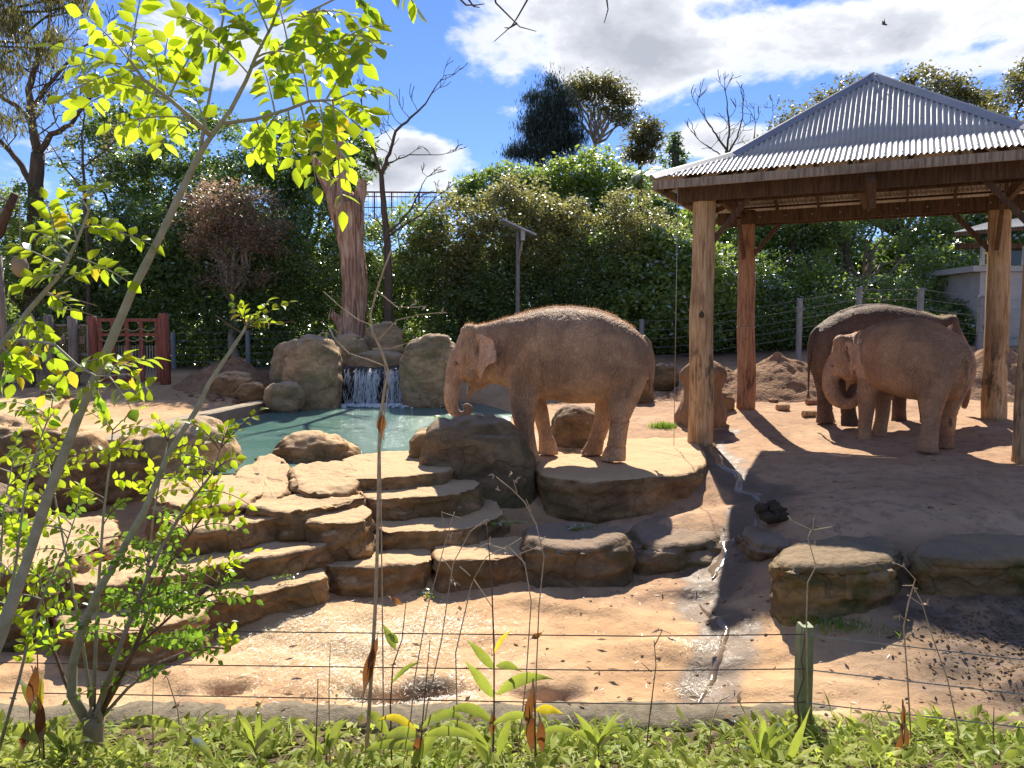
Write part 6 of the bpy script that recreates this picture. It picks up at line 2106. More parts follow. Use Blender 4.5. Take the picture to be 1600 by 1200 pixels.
# stones
rg = random.Random(9)
def stones(name, label, spots, n, r0, mat):
    mb = MB()
    bm = bmesh.new(); bmesh.ops.create_icosphere(bm, subdivisions=1, radius=1)
    base = [v.co.copy() for v in bm.verts]; fcs = [tuple(v.index for v in f.verts) for f in bm.faces]; bm.free()
    for i in range(n):
        px, py, z0, r = rg.choice(spots); c = G(px, py, z0)
        x = c.x + rg.gauss(0, r); y = c.y + rg.gauss(0, r * .6); s = r0 * rg.lognormvariate(0, .5)
        z = tz(x, y)
        off = Vector((i * 3.1, 0, 0))
        mb.add([Vector((x, y, z + s * .2)) + Vector((v.x * s * 1.2, v.y * s, v.z * s * .6)) * (1 + .5 * noise.noise(v * 1.3 + off)) for v in base], fcs)
    o = mb.build(name, M[mat]); return tag(o, label, None, None, 'stuff')
stones('gravel', 'small stones and clods scattered over the yard', [(1300, 740, 0, 2.2), (1450, 800, -.1, 1.6), (700, 1050, -.9, 2.2), (1200, 1040, -.9, 1.2), (250, 620, .3, 2.5), (1180, 880, -.6, .5), (950, 910, -.88, .4), (1150, 960, -.85, .5)], 180, .013, 'clay')
stones('clod_scatter', 'loose clods spilled from the soil heaps', [(1210, 610, .5, .9), (1160, 612, .4, .8), (350, 608, .5, .6), (1560, 600, .5, 1.2)], 500, .05, 'mound')
# ------------------------------------------------------------------ foreground
NF = thing('wire_fence', 'low three wire fence on a green post along the planted bed', 'fence', P(1258, 1165, 5.5))
def prof_post(px, ptop, Y):
    t = P(px, ptop, Y); zb = tz(t.x, Y) - .1
    mb = MB(); out = []
    w_, d_ = .052, .045
    prof = [(-w_, -d_), (-w_ * .78, -d_ * 1.5), (w_ * .78, -d_ * 1.5), (w_, -d_), (w_, d_), (w_ * .5, d_), (w_ * .5, -d_ * .3), (-w_ * .5, -d_ * .3), (-w_ * .5, d_), (-w_, d_)]
    zs = list(np.linspace(0, 1, 16))
    vs = []
    H = t.z - zb
    for k, s in enumerate(zs):
        z = zb + H * s
        bend = .10 * max(0, 1 - s / .34) ** 2
        fl = 1 + .45 * max(0, 1 - s / .25) ** 2
        for (x, y) in prof:
            vs.append((t.x + x * fl * (1 if s < .99 else .8) + bend, Y + y * fl, z))
    n = len(prof)
    fs = [(k * n + i, k * n + (i + 1) % n, (k + 1) * n + (i + 1) % n, (k + 1) * n + i) for k in range(len(zs) - 1) for i in range(n)]
    fs += [tuple(range(n))[::-1], tuple((len(zs) - 1) * n + i for i in range(n))]
    mb.add(vs, fs); mb.build('post', M['postgreen'], NF)
    return t
pt = prof_post(1258, 975, 5.5)
pr_ = P(1760, 1030, 4.75)
for (yl, ym, yr) in ((983, 991, 1054), (1036, 1045, 1110), (1083, 1097, 1160)):
    wire_run(NF, [P(-300, yl - 4, 5.7), P(60, yl, 5.66), P(1000, ym + 3, 5.44), P(1258, ym, 5.41)], 'wire', 'wire_dark', r=.0045)
    wire_run(NF, [P(1258, ym + 1, 5.40), P(1600, ym + 40, 5.0), P(1780, ym + 64, 4.75)], 'wire', 'wire', r=.0045)
# vine stem up the post
rg = random.Random(6)
vt = thing('dead_vine', 'brown dead vine clinging up the green fence post', 'vine', P(1252, 1120, 5.4))
mb = MB(); mb.tube([P(1250, 1150, 5.38), P(1246, 1090, 5.38), P(1256, 1060, 5.38), P(1252, 1030, 5.38), P(1258, 1000, 5.38), P(1256, 985, 5.38)], .006, 5); mb.build('stem', M['stem_brown'], vt, smooth=True)


def leaf_mesh(name, L_=1.0, W_=.5, fold=.12, curl=.08, tipw=.0, seg=4):
    xs_ = [0, .12, .32, .58, .82, 1.0]; ws = [.02, .55, .98, .88, .42, .0]
    V_ = []; F_ = []
    for x, w_ in zip(xs_, ws):
        y = w_ * W_ / 2; z = -curl * x * x
        V_ += [(x * L_, 0, z), (x * L_, y, z + fold * y), (x * L_, -y, z + fold * y)]
    for i in range(len(xs_) - 1):
        a = i * 3; F_ += [(a, a + 3, a + 4, a + 1), (a, a + 2, a + 5, a + 3)]
    me = bpy.data.meshes.new(name); me.from_pydata(V_, [], F_); me.update()
    me.polygons.foreach_set('use_smooth', [True] * len(me.polygons))
    return me
LM = leaf_mesh('leaf', 1, .60, .22, .10)
LM2 = leaf_mesh('leaf', 1, .52, .55, .30)
LM3 = leaf_mesh('leaf', .92, .66, .35, -.12)


def xf(p, d, nrm, s):
    d = d.normalized(); nrm = (nrm - d * nrm.dot(d)).normalized(); y = nrm.cross(d)
    m_ = Matrix((d * s, y * s, nrm * s)).transposed().to_4x4(); m_.translation = p
    return m_


def leafy(root, T, mats, cap=300, rg=None, base=LM, many='lf_lime_many', name='leaf'):
    """T matrices; nearest `cap` as objects, the rest as one part"""
    org = ORI[root.name]; C0 = Vector((0, 0, CAM_Z))
    T = sorted(T, key=lambda m_: (m_.translation - C0).length)
    meshes = []
    for mt in mats:
        vr = []
        for bs in (base, LM2, LM3):
            me = bs.copy(); me.materials.clear(); me.materials.append(M[mt]); vr.append(me)
        meshes.append(vr)
    for i, m_ in enumerate(T[:cap]):
        me = meshes[0] if (rg.random() > .14 or len(meshes) == 1) else rg.choice(meshes[1:])
        me = rg.choice(me)
        o = bpy.data.objects.new(name, me); col.objects.link(o); o.parent = root
        m2 = m_.copy(); m2.translation = m_.translation - org
        o.matrix_local = m2
    if len(T) > cap:
        bv = np.array([tuple(v.co) + (1,) for v in base.vertices]); bf = np.array([tuple(p.vertices) for p in base.polygons])
        V_ = np.concatenate([(bv @ np.array(m_).T)[:, :3] for m_ in T[cap:]]) - np.array(tuple(org))
        Fq = np.concatenate([bf + i * len(bv) for i in range(len(T) - cap)])
        o = link('leaves', np_mesh('leaves', V_, Fq), M[many], root, smooth=True); tag(o, None, None, None, 'stuff')


def compound(T, mb, a, c_, np_, s, rg, sag=.12, up=None, start=.22):
    """pinnate leaf from a to c_"""
    a = Vector(a); c_ = Vector(c_); ln = (c_ - a).length
    side0 = (c_ - a).cross(Vector((0, -1, .5))).normalized()
    upv = side0.cross((c_ - a)).normalized() if up is None else up
    pts = [a.lerp(c_, t) + Vector((0, 0, sag * ln * 4 * t * (1 - t))) for t in np.linspace(0, 1, 7)]
    mb.tube(pts, [.0035 * (1 - .6 * k / 6) * (1 + ln) for k in range(7)], 5, cap=False)
    def at(t):
        k = min(5, int(t * 6)); f = t * 6 - k
        return pts[k].lerp(pts[k + 1], f), (pts[k + 1] - pts[k]).normalized()
    tilt = Vector((rg.gauss(0, .35), rg.gauss(-.75, .35), rg.gauss(.55, .35)))
    for k in range(np_):
        t = start + (1 - start) * k / np_
        p, d = at(min(.98, t))
        sd_ = d.cross(tilt).normalized()
        for sg in (-1, 1):
            if rg.random() < .06: continue
            ld = (d * rg.uniform(.35, .75) + sd_ * sg + Vector((rg.gauss(0, .18), rg.gauss(0, .25), rg.gauss(-.15, .22)))).normalized()
            nn_ = tilt + Vector((rg.gauss(0, .4), rg.gauss(0, .4), rg.gauss(0, .3)))
            T.append(xf(p + ld * s * .08, ld, nn_, s * rg.uniform(.75, 1.15)))
    p, d = at(1.0)
    T.append(xf(pts[-1], (d + Vector((0, 0, -.2))).normalized(), tilt, s * rg.uniform(.9, 1.15)))


# leaning sapling ------------------------------------------------------
rg = random.Random(21)
YS = 3.5
sap = thing('sapling', 'leaning young tree with a pale green stem and backlit lime leaves at the left', 'tree', (-3.2, YS, tz(-3.2, YS)))
st = [(-150, 1330, 11.3), (-60, 1140, 11.0), (0, 993, 10.6), (37, 892, 7.9), (75, 775, 7.6), (124, 645, 7.1), (169, 544, 6.7), (205, 458, 6.5), (250, 370, 5.5), (285, 295, 5.0), (312, 240, 4.4), (330, 213, 3.8), (360, 173, 3.2), (385, 125, 2.9), (400, 88, 2.4), (425, 40, 2.0), (450, -30, 1.5)]
pts = []; rr = []
for i in range(len(st) - 1):
    for k in range(4):
        t = k / 4
        pts.append(P(st[i][0] + (st[i + 1][0] - st[i][0]) * t, st[i][1] + (st[i + 1][1] - st[i][1]) * t, YS)); rr.append((st[i][2] + (st[i + 1][2] - st[i][2]) * t) * YS / F * (1.08 if (i * 4 + k) % 5 == 0 else 1))
mb = MB(); mb.tube(pts, rr, 14)
mb.build('stem', M['bark_green'], sap, smooth=True)
brs = [([(330, 213), (300, 185), (265, 155), (225, 125), (200, 90)], 4.2, 2.0, -.15), ([(312, 240), (320, 190), (335, 110), (350, 20), (352, -30)], 2.6, 1.4, -.1),
       ([(350, 193), (400, 186), (450, 171), (483, 158), (525, 156)], 3.2, 1.6, -.2), ([(392, 105), (440, 75), (490, 55), (540, 60)], 3, 1.4, .2), ([(425, 40), (480, 20), (540, -10)], 2.4, 1.2, .1)]
for bp, r0, r1, dY in brs:
    mb = MB(); n = len(bp)
    mb.tube([P(x, y, YS + dY * k / (n - 1)) for k, (x, y) in enumerate(bp)], [(r0 + (r1 - r0) * k / (n - 1)) * YS / F for k in range(n)], 8)
    mb.build('branch', M['bark_green'], sap, smooth=True)
T = []; mb = MB()
rach = [((225, 125), (85, 72)), ((215, 110), (98, 150)), ((240, 135), (118, 172)), ((200, 92), (128, 22)), ((203, 95), (222, -15)), ((190, 100), (90, 110)),
        ((300, 185), (175, 196)), ((280, 165), (165, 128)), ((300, 185), (248, 232)), ((265, 152), (318, 62)), ((250, 140), (262, 60)), ((325, 205), (292, 122)), ((240, 130), (190, 60)), ((270, 155), (215, 200)),
        ((400, 186), (420, 252)), ((430, 178), (412, 108)), ((450, 171), (462, 262)), ((470, 165), (495, 292)), ((483, 158), (545, 262)), ((500, 156), (568, 205)), ((525, 156), (588, 140)),
        ((510, 155), (556, 98)), ((483, 158), (468, 92)), ((520, 157), (535, 330)), ((500, 157), (508, 240)), ((440, 172), (395, 240)), ((460, 168), (440, 110)), ((525, 158), (580, 180)),
        ((388, 115), (330, 62)), ((400, 90), (468, 88)), ((410, 75), (350, 12)), ((430, 72), (520, 72)), ((490, 55), (568, 100)), ((450, 68), (430, -10)), ((540, 60), (585, 40)), ((480, 20), (560, 30)), ((500, 12), (470, 80)),
        ((540, -10), (585, 20)), ((340, 90), (385, 50)), ((345, 60), (285, 25)), ((350, 30), (320, -25)), ((352, -10), (400, -20)), ((600, -40), (652, 12)), ((470, 20), (520, 90)), ((420, 50), (380, -20)), ((510, 60), (500, 130)), ((250, 135), (240, 85)), ((540, 55), (590, 75))]
for (a, c_) in rach:
    dy = rg.uniform(-.3, .35)
    ya = YS + rg.uniform(-.1, .1)
    compound(T, mb, P(a[0], a[1], ya), P(c_[0], c_[1], ya + dy), rg.randint(6, 7), .088, rg, sag=.06)
tag(mb.build('leaf_stalks', M['bark_green'], sap), None, None, None, 'stuff')
leafy(sap, T, ['lf_lime', 'lf_lime_green', 'lf_lime_green', 'lf_yellow'], rg=rg)

# second shoot at the left
YL = 3.3
sh2 = thing('leafy_shoot', 'bright lime leafy shoot in front of the log fence at the left edge', 'shrub', (-3.4, YL, tz(-3.4, YL)))
mb = MB(); mb.tube([P(-260, 1250, YL), P(-150, 900, YL), (P(-70, 640, YL)), P(0, 541, YL), P(44, 486, YL), P(95, 427, YL), P(121, 376, YL), P(139, 328, YL), P(143, 300, YL)], [.022, .019, .016, .013, .011, .009, .006, .005, .003], 8)
mb.tube([P(-40, 600, YL), P(30, 530, YL - .1), P(85, 538, YL - .15), P(120, 570, YL - .15), P(150, 588, YL - .15), P(200, 585, YL - .2)], [.008, .007, .006, .005, .004, .003], 6)
mb.build('stem', M['bark_green'], sh2, smooth=True)
mb = MB(); mb.tube([P(70, 460, YL), P(110, 465, YL), P(152, 478, YL)], [.003, .002, .001], 5); mb.tube([P(75, 480, YL), P(120, 485, YL), P(156, 496, YL)], [.003, .002, .001], 5); mb.build('twig', M['stem_straw'], sh2)
T = []; mb = MB()
for (a, c_) in [((148, 356), (236, 382)), ((120, 402), (200, 440)), ((92, 392), (72, 312)), ((121, 376), (100, 312)), ((143, 306), (160, 288)), ((100, 420), (25, 385)), ((95, 430), (22, 448)), ((110, 400), (55, 360)),
                ((139, 330), (115, 296)), ((128, 356), (172, 352)), ((44, 486), (12, 545)), ((48, 490), (80, 560)), ((30, 505), (90, 545)), ((70, 455), (112, 482)), ((0, 541), (40, 575)), ((100, 440), (140, 420)), ((105, 410), (60, 430)),
                ((120, 570), (70, 618)), ((150, 588), (110, 640)), ((150, 588), (160, 640)), ((150, 588), (240, 560)), ((170, 588), (205, 640)), ((200, 585), (232, 610)), ((120, 572), (160, 560)), ((20, 540), (5, 600)), ((170, 585), (195, 555)), ((60, 532), (20, 600))]:
    ya = YL + rg.uniform(-.15, .1)
    compound(T, mb, P(a[0], a[1], ya), P(c_[0], c_[1], ya + rg.uniform(-.12, .15)), rg.randint(4, 5), .070, rg, sag=.05)
tag(mb.build('leaf_stalks', M['bark_green'], sh2), None, None, None, 'stuff')
leafy(sh2, T, ['lf_lime', 'lf_yellow', 'lf_lime_green'], rg=rg)

# coppiced stump with shoots
YC = 4.9
cs0 = P(146, 1190, YC)
cop = thing('coppiced_shrub', 'cut stump with many leafy regrowth shoots in the planted bed', 'shrub', (cs0.x, YC, tz(cs0.x, YC)))
mb = MB(); zb = tz(cs0.x, YC) - .1
pz = [Vector((cs0.x, YC, zb)), Vector((cs0.x + .01, YC, zb + .2)), P(147, 1160, YC), P(146, 1135, YC), P(146, 1118, YC)]
pz = [p for i, p in enumerate(pz)]
mb.tube(pz, [.075, .066, .060, .064, .072], 14, jit=.06, seed=2)
for (x, y) in ((140, 1112), (155, 1116), (150, 1105)): mb.tube([P(x, 1125, YC - .02), P(x + rg.gauss(0, 4), y - 8, YC - .03)], [.03, .008], 6)
mb.build('stump', M['bark_pale'], cop, smooth=True)
shoots = [([(137, 1128), (112, 1085), (113, 1040), (128, 985), (150, 930), (172, 893), (225, 799), (262, 712), (311, 634), (326, 600), (356, 555), (381, 517), (392, 492)], 8.5, 1.8, 0, 'bark_green'),
          ([(152, 1118), (180, 1030), (215, 940), (250, 860), (285, 800), (330, 742), (345, 700)], 4.5, 1.2, -.25, 'bark_pale'),
          ([(156, 1118), (200, 1040), (235, 950), (265, 880), (300, 830), (330, 790)], 4.5, 1.2, .15, 'stem_brown'),
          ([(146, 1112), (150, 1000), (155, 900), (162, 800), (172, 720), (176, 672)], 3.5, 1.0, .2, 'bark_green'),
          ([(140, 1122), (105, 1075), (82, 1010), (66, 940), (48, 880), (40, 800)], 3, 1, .1, 'stem_brown'),
          ([(158, 1122), (200, 1075), (250, 1035), (310, 1010), (360, 1015)], 3, 1, -.1, 'bark_pale'),
          ([(150, 1110), (190, 1000), (230, 900), (240, 800), (262, 690)], 3.4, 1, .3, 'bark_green'),
          ([(150, 1112), (215, 1010), (270, 960), (330, 930), (345, 900)], 3, 1, 0, 'stem_brown'),
          ([(144, 1112), (130, 1010), (110, 900), (90, 800), (75, 720)], 3, 1, .2, 'bark_green')]
T1 = []; T2 = []; mbs = MB()
for si, (bp, r0, r1, dY, mt) in enumerate(shoots):
    n = len(bp); P3 = [P(x, y, YC + dY * k / (n - 1)) for k, (x, y) in enumerate(bp)]
    mb = MB(); mb.tube(P3, [(r0 + (r1 - r0) * k / (n - 1)) * YC / F for k in range(n)], 8); mb.build('shoot', M[mt], cop, smooth=True)
    if si == 0:
        for e in ((452, 472), (420, 470), (365, 470), (405, 500), (430, 505), (380, 480)):
            compound(T1, mbs, P(385, 512, YC), P(e[0], e[1], YC + rg.uniform(-.1, .1)), 4, .062, rg, sag=.05)
        for e in ((336, 492), (350, 505)): mbs.tube([P(378, 520, YC), P(*e, YC)], .003, 4)
        mbs.tube([P(385, 512, YC), P(425, 506, YC), P(460, 502, YC)], .003, 4)
        continue
    cum = 0
    for i in range(1, n - 1):
        for q in range(4 if si != 4 else 3):
            t = rg.random(); o_ = P3[i].lerp(P3[i + 1], t)
            a = rg.uniform(-.5, 3.6); ln = rg.uniform(.20, .36)
            e = o_ + Vector((math.cos(a) * ln * 1.0, rg.uniform(-.5, .5) * ln, math.sin(a) * ln * .55))
            lo = bp[i][1] > 860
            compound(T2 if lo else T1, mbs, o_, e, rg.randint(4, 5), .052 if lo else .068, rg, sag=.12)
    for q in range(3):
        e = P3[-1] + Vector((rg.gauss(0, .12), rg.gauss(0, .1), rg.uniform(.1, .22))); compound(T1, mbs, P3[-1], e, 4, .06, rg, sag=.05)
for q in range(30):      # dense low right clump
    o_ = P(rg.gauss(250, 42), rg.gauss(950, 48), YC + rg.uniform(-.3, .3)); a = rg.uniform(-.4, 3.5); ln = rg.uniform(.15, .32)
    compound(T2, mbs, o_, o_ + Vector((math.cos(a) * ln, rg.uniform(-.4, .4) * ln, math.sin(a) * ln * .5)), 5, .05, rg, sag=.12)
tag(mbs.build('leaf_stalks', M['stem_brown'], cop), None, None, None, 'stuff')
leafy(cop, T1, ['lf_lime', 'lf_lime_green', 'lf_yellow'], cap=230, rg=rg)
leafy(cop, T2, ['lf_lime_green', 'lf_lime'], cap=70, rg=rg, many='lf_green_many')

# leafy stems rising at the left edge
e2 = thing('leafy_shoot', 'young leafy stems standing at the left edge below the leaning sapling', 'shrub', (P(0, 1150, 4.4).x, 4.4, tz(-2.9, 4.4)))
T = []; mbs = MB()
for (bp, dY) in (([(-30, 1200), (0, 1000), (25, 880), (40, 760), (62, 690), (80, 640)], 0), ([(-60, 1200), (-20, 1000), (0, 900), (5, 800), (20, 720)], .2), ([(-10, 1200), (30, 1060), (55, 960), (100, 860), (120, 800)], .1)):
    P3 = [P(x, y, 4.4 + dY) for x, y in bp]; n = len(P3)
    mb = MB(); mb.tube(P3, [.011 - .008 * k / (n - 1) for k in range(n)], 7); mb.build('stem', M['bark_green'], e2, smooth=True)
    for i in range(1, n - 1):
        for q in range(4):
            o_ = P3[i].lerp(P3[i + 1], rg.random()); a = rg.uniform(-.3, 3.4); ln = rg.uniform(.2, .34)
            compound(T, mbs, o_, o_ + Vector((math.cos(a) * ln, rg.uniform(-.4, .4) * ln, math.sin(a) * ln * .5)), 4, .062, rg)
    compound(T, mbs, P3[-1], P3[-1] + Vector((.04, 0, .16)), 4, .06, rg)
tag(mbs.build('leaf_stalks', M['bark_green'], e2), None, None, None, 'stuff'); leafy(e2, T, ['lf_lime', 'lf_lime_green'], rg=rg)


# blades (ginger / lily leaves) -----------------------------------------
def blade(mb, a, c_, w_, lift, rg, tw=0.3, n=9, facing=None):
    a = Vector(a); c_ = Vector(c_); ln = (c_ - a).length
    vs = []; fs = []
    d0 = (c_ - a).normalized()
    s0 = d0.cross(Vector((0, -1, .35))).normalized() if facing is None else facing
    for k in range(n + 1):
        t = k / n
        p = a.lerp(c_, t) + Vector((0, 0, lift * ln * 4 * t * (1 - t)))
        wv = w_ * (math.sin(math.pi * min(1, t ** .8 * .95 + .05)) ** 1.15) * (1 - .1 * t)
        if k == n: wv = .001
        ang = tw * (t - .5)
        s = (Matrix.Rotation(ang, 3, d0) @ s0)
        nrm = s.cross(d0).normalized()
        und = .10 * w_ * math.sin(t * 14 + a.x * 9)
        vs += [p - s * wv + nrm * (.3 * wv + und), p, p + s * wv + nrm * (.3 * wv - und)]
    for k in range(n):
        b0 = k * 3; fs += [(b0, b0 + 3, b0 + 4, b0 + 1), (b0 + 1, b0 + 4, b0 + 5, b0 + 2)]
    mb.add(vs, fs)


def leafstem(label, stem, Y, blades, dead=(), r=.0075, mat='stem_brown', cat='plant', name='ginger_plant'):
    b0 = P(stem[0][0], stem[0][1], Y)
    gz = tz(b0.x, Y)
    root = thing(name, label, cat, (b0.x, Y, gz), 'ginger stems rising from the planted bed')
    P3 = [Vector((b0.x, Y, gz - .03))] + [P(x, y, Y) for x, y in stem]
    # drop stem points that would sit below the ground
    P3 = [P3[0]] + [p for p in P3[1:] if p.z > gz]
    n = len(P3); mb = MB(); mb.tube(P3, [r * (1 - .65 * k / (n - 1)) for k in range(n)], 7); mb.build('stem', M[mat], root, smooth=True)
    rgl = random.Random(int(stem[0][0]))
    for (a, c_, w_, lift, *m_) in blades:
        mb = MB(); blade(mb, P(*a, Y - .01), P(*c_, Y + rgl.uniform(-.18, .12)), w_ * Y / F, lift, rgl, tw=rgl.uniform(-.5, .5))
        mb.build('leaf', M[m_[0] if m_ else 'lf_blade'], root, smooth=True)
    for (a, c_, w_) in dead:
        mb = MB(); blade(mb, P(*a, Y - .02), P(*c_, Y - .03), w_ * Y / F, rgl.uniform(-.05, .05), rgl, tw=3.5, n=12)
        mb.build('dead_leaf', M['lf_dead'], root, smooth=True)
    return root
YG = 4.75
leafstem('ginger plant with long drooping green leaves in the middle of the bed', [(770, 1190), (772, 1120), (772, 1020), (768, 900), (765, 870), (760, 815)], YG,
         [((772, 1090), (726, 1032), 9, .02), ((772, 1045), (730, 1000), 8, .02), ((776, 1085), (866, 1062), 10, .14), ((772, 1130), (690, 1115), 9, .2), ((770, 1185), (700, 1125), 9, .15), ((778, 1180), (800, 1115), 8, .05), ((772, 1020), (800, 985), 4, .1, 'lf_yellow'), ((775, 1040), (815, 1050), 7, .12)],
         [((768, 1110), (770, 1160), 7)])
leafstem('tall dry bent stem with curled brown leaves left of the middle', [(572, 1190), (580, 1060), (586, 960), (589, 880), (591, 800), (592, 720), (594, 660), (600, 612), (607, 580), (595, 545), (582, 520), (579, 490), (590, 450), (600, 420), (612, 390)], YG + .05, [],
         [((585, 1000), (565, 1110), 9), ((592, 640), (600, 690), 8), ((590, 990), (572, 1060), 6)], r=.014, mat='stem_straw', name='dry_stem', cat='dry stem')
def twigset(label, segs, Y, tips, r=.005, mat='stem_straw', name='dry_stem', base=None):
    b0 = P(*segs[0][0], Y); gz = tz(b0.x, Y)
    root = thing(name, label, 'dry stem', (b0.x, Y, gz), 'dry seed stems standing in the planted bed')
    for k, s_ in enumerate(segs):
        P3 = [P(x, y, Y) for x, y in s_]
        if k == 0: P3 = [Vector((P3[0].x, Y, gz - .02))] + P3
        P3 = [P3[0]] + [p for p in P3[1:] if p.z > gz]
        n = len(P3); mb = MB(); rr_ = r if k == 0 else r * .7
        mb.tube(P3, [rr_ * (1 - .5 * i / (n - 1)) for i in range(n)], 6); mb.build('stem' if k == 0 else 'branchlet', M[mat], root, smooth=True)
    rgl = random.Random(int(segs[0][0][0]))
    for (x, y) in tips:
        for q in range(3):
            mb = MB(); a = P(x, y, Y); e = a + Vector((rgl.gauss(0, .02), rgl.gauss(0, .02), rgl.gauss(0, .022))); blade(mb, a, e, .006, .1, rgl, n=4)
            mb.build('seed_husk', M['stem_straw'], root)
    return root
o = twigset('curved pale twig cluster crossing in front of the dead trunk and waterfall', [[(600, 1195), (598, 1000), (594, 700), (607, 600), (600, 570)], [(602, 572), (575, 562), (545, 552), (523, 530), (512, 508)], [(583, 545), (610, 545), (640, 535), (655, 528)], [(581, 508), (560, 500), (530, 478), (505, 455)], [(588, 535), (620, 500), (655, 492), (690, 488)], [(590, 455), (620, 480), (650, 480), (668, 478)]], YG + .05, [(508, 520), (500, 525), (505, 505), (665, 480), (690, 490), (650, 475)], r=.006)
for i, (segs, tips, lab, Yv) in enumerate([
    ([[(655, 1190), (668, 1100), (690, 1000), (700, 930), (708, 880), (735, 830), (760, 812)], [(705, 890), (690, 870)], [(735, 900), (718, 885)]], [(765, 850), (760, 815)], 'dry forked stem rising in front of the long bottom step', 4.7),
    ([[(635, 1190), (648, 1060), (668, 950), (695, 850), (710, 800)], [(697, 835), (690, 800), (720, 810)]], [(705, 835)], 'thin dry stem left of the forked one with a hooked top', 4.75),
    ([[(715, 1150), (712, 1020), (735, 920), (740, 905), (770, 950), (773, 1010)], [(740, 905), (760, 870), (800, 850), (815, 840)]], [(705, 905), (710, 910)], 'dry stem bent over in front of the centre step', 4.8),
    ([[(835, 1190), (838, 1050), (842, 950), (850, 870), (838, 820), (820, 785), (800, 765), (775, 745)], [(808, 770), (802, 750)], [(830, 800), (822, 780)], [(845, 845), (852, 838)]], [(772, 742), (800, 738), (806, 750), (778, 765)], 'tall pale dry stem with curled pods in front of the shaded rock', 4.7),
    ([[(808, 1190), (822, 1060), (830, 940), (820, 880), (800, 860), (795, 855)], [(820, 885), (812, 865), (840, 855)], [(795, 860), (760, 850), (740, 860)]], [(795, 865), (815, 858), (790, 862)], 'dry stem with a small starry pod cluster in the middle', 4.78),
    ([[(1262, 1190), (1260, 970), (1262, 910), (1275, 885), (1262, 840), (1268, 828)], [(1268, 828), (1240, 815), (1232, 808)], [(1270, 828), (1272, 808)], [(1272, 828), (1300, 823)], [(1275, 882), (1290, 880)]], [(1272, 850), (1234, 806)], 'pale zigzag dry stem standing behind the green post', 5.3),
    ([[(1425, 1190), (1418, 1060), (1412, 980), (1420, 940), (1430, 905), (1412, 885), (1398, 880)], [(1418, 930), (1440, 945), (1450, 945)], [(1415, 970), (1405, 960)], [(1428, 915), (1410, 915)], [(1414, 1000), (1430, 985), (1436, 980)]], [(1398, 880), (1412, 885), (1448, 945), (1405, 962), (1430, 920)], 'dry stem with white fluffy pods in front of the right mossy rock', 4.9),
    ([[(1500, 1180), (1495, 1130), (1480, 1060), (1455, 990), (1440, 940), (1428, 918)]], [], 'thin yellow stem leaning left at the lower right', 4.9),
    ([[(1008, 1190), (1015, 1120), (1025, 1040), (1022, 1000)], [(1022, 1010), (1035, 985), (1048, 990)], [(1018, 1050), (1002, 1035)]], [(1030, 985), (1048, 1000)], 'short brown dry stem near the lower centre right', 4.9),
    ([[(1105, 1190), (1112, 1130), (1125, 1095)], [(1125, 1095), (1145, 1085)]], [(1148, 1082)], 'short curled dry stem left of the green post', 4.95),
    ([[(1555, 1180), (1552, 1150), (1553, 1105)]], [(1553, 1130)], 'short dark dry stem at the lower right', 4.9),
    ([[(492, 1200), (495, 1130), (497, 1060)]], [], 'short dark broken stem left of the tall bent one', 4.6),
    ([[(515, 1170), (514, 1080), (516, 1005)]], [], 'hair thin upright stem left of the tall bent one', 5.0),
    ([[(62, 1190), (60, 1100), (58, 1000), (42, 975)], [(60, 1060), (48, 1040)]], [], 'thin dark dry stem at the lower left', 4.6),
    ([[(240, 1180), (238, 1120), (240, 1050)]], [], 'thin upright twig behind the cut stump', 5.1),
    ([[(285, 1190), (278, 1110), (262, 1060), (256, 1050)]], [], 'thin leaning twig right of the cut stump', 5.1),
]):
    twigset(lab, segs, Yv, tips, mat='stem_straw' if i not in (8, 10, 11, 13) else 'stem_brown', r=.0055)
leafstem('upright ginger shoot left of the middle with two pale leaves', [(612, 1190), (610, 1100), (614, 1040), (628, 1000), (635, 935)], YG,
         [((618, 1015), (598, 975), 7, .05), ((622, 1005), (606, 985), 6, .0), ((610, 1070), (660, 1035), 4, .15), ((608, 1150), (570, 1110), 9, .15)], [((632, 945), (605, 930), 5)])
leafstem('yellowing ginger plant in front of the lower centre', [(655, 1195), (660, 1130), (672, 1000)], 4.5,
         [((655, 1150), (585, 1130), 7, .25, 'lf_yellow'), ((655, 1150), (590, 1160), 10, .15), ((658, 1140), (735, 1128), 9, .2), ((655, 1170), (560, 1180), 10, .15, 'lf_blade'), ((660, 1150), (760, 1165), 8, .15), ((650, 1190), (700, 1130), 8, .1)], [((650, 1140), (655, 1190), 8)])
leafstem('brown collapsed ginger plant right of the middle', [(838, 1195), (836, 1130), (834, 1060)], 4.65,
         [((836, 1110), (880, 1115), 8, .1, 'lf_yellow'), ((834, 1120), (760, 1140), 7, .15), ((836, 1150), (920, 1165), 6, .2)], [((832, 1060), (822, 1150), 8), ((826, 1100), (832, 1190), 9), ((840, 1110), (850, 1190), 8), ((828, 1000), (850, 985), 5)])
leafstem('long single green leaf bending over right of the cut stump', [(312, 1200), (305, 1160), (285, 1135)], 4.6,
         [((284, 1137), (186, 1128), 9, .08), ((300, 1150), (340, 1200), 8, .1)], [])
leafstem('bright blade like shoot at the foot of the green post', [(1225, 1215), (1230, 1195)], 4.7,
         [((1218, 1210), (1266, 1105), 8, -.05, 'lf_blade')], [])
leafstem('brown withered shoot with hanging leaves at the lower right', [(1408, 1195), (1410, 1130), (1410, 1092)], 4.75,
         [], [((1410, 1092), (1412, 1140), 5), ((1408, 1130), (1402, 1190), 7), ((1412, 1120), (1418, 1180), 6)])
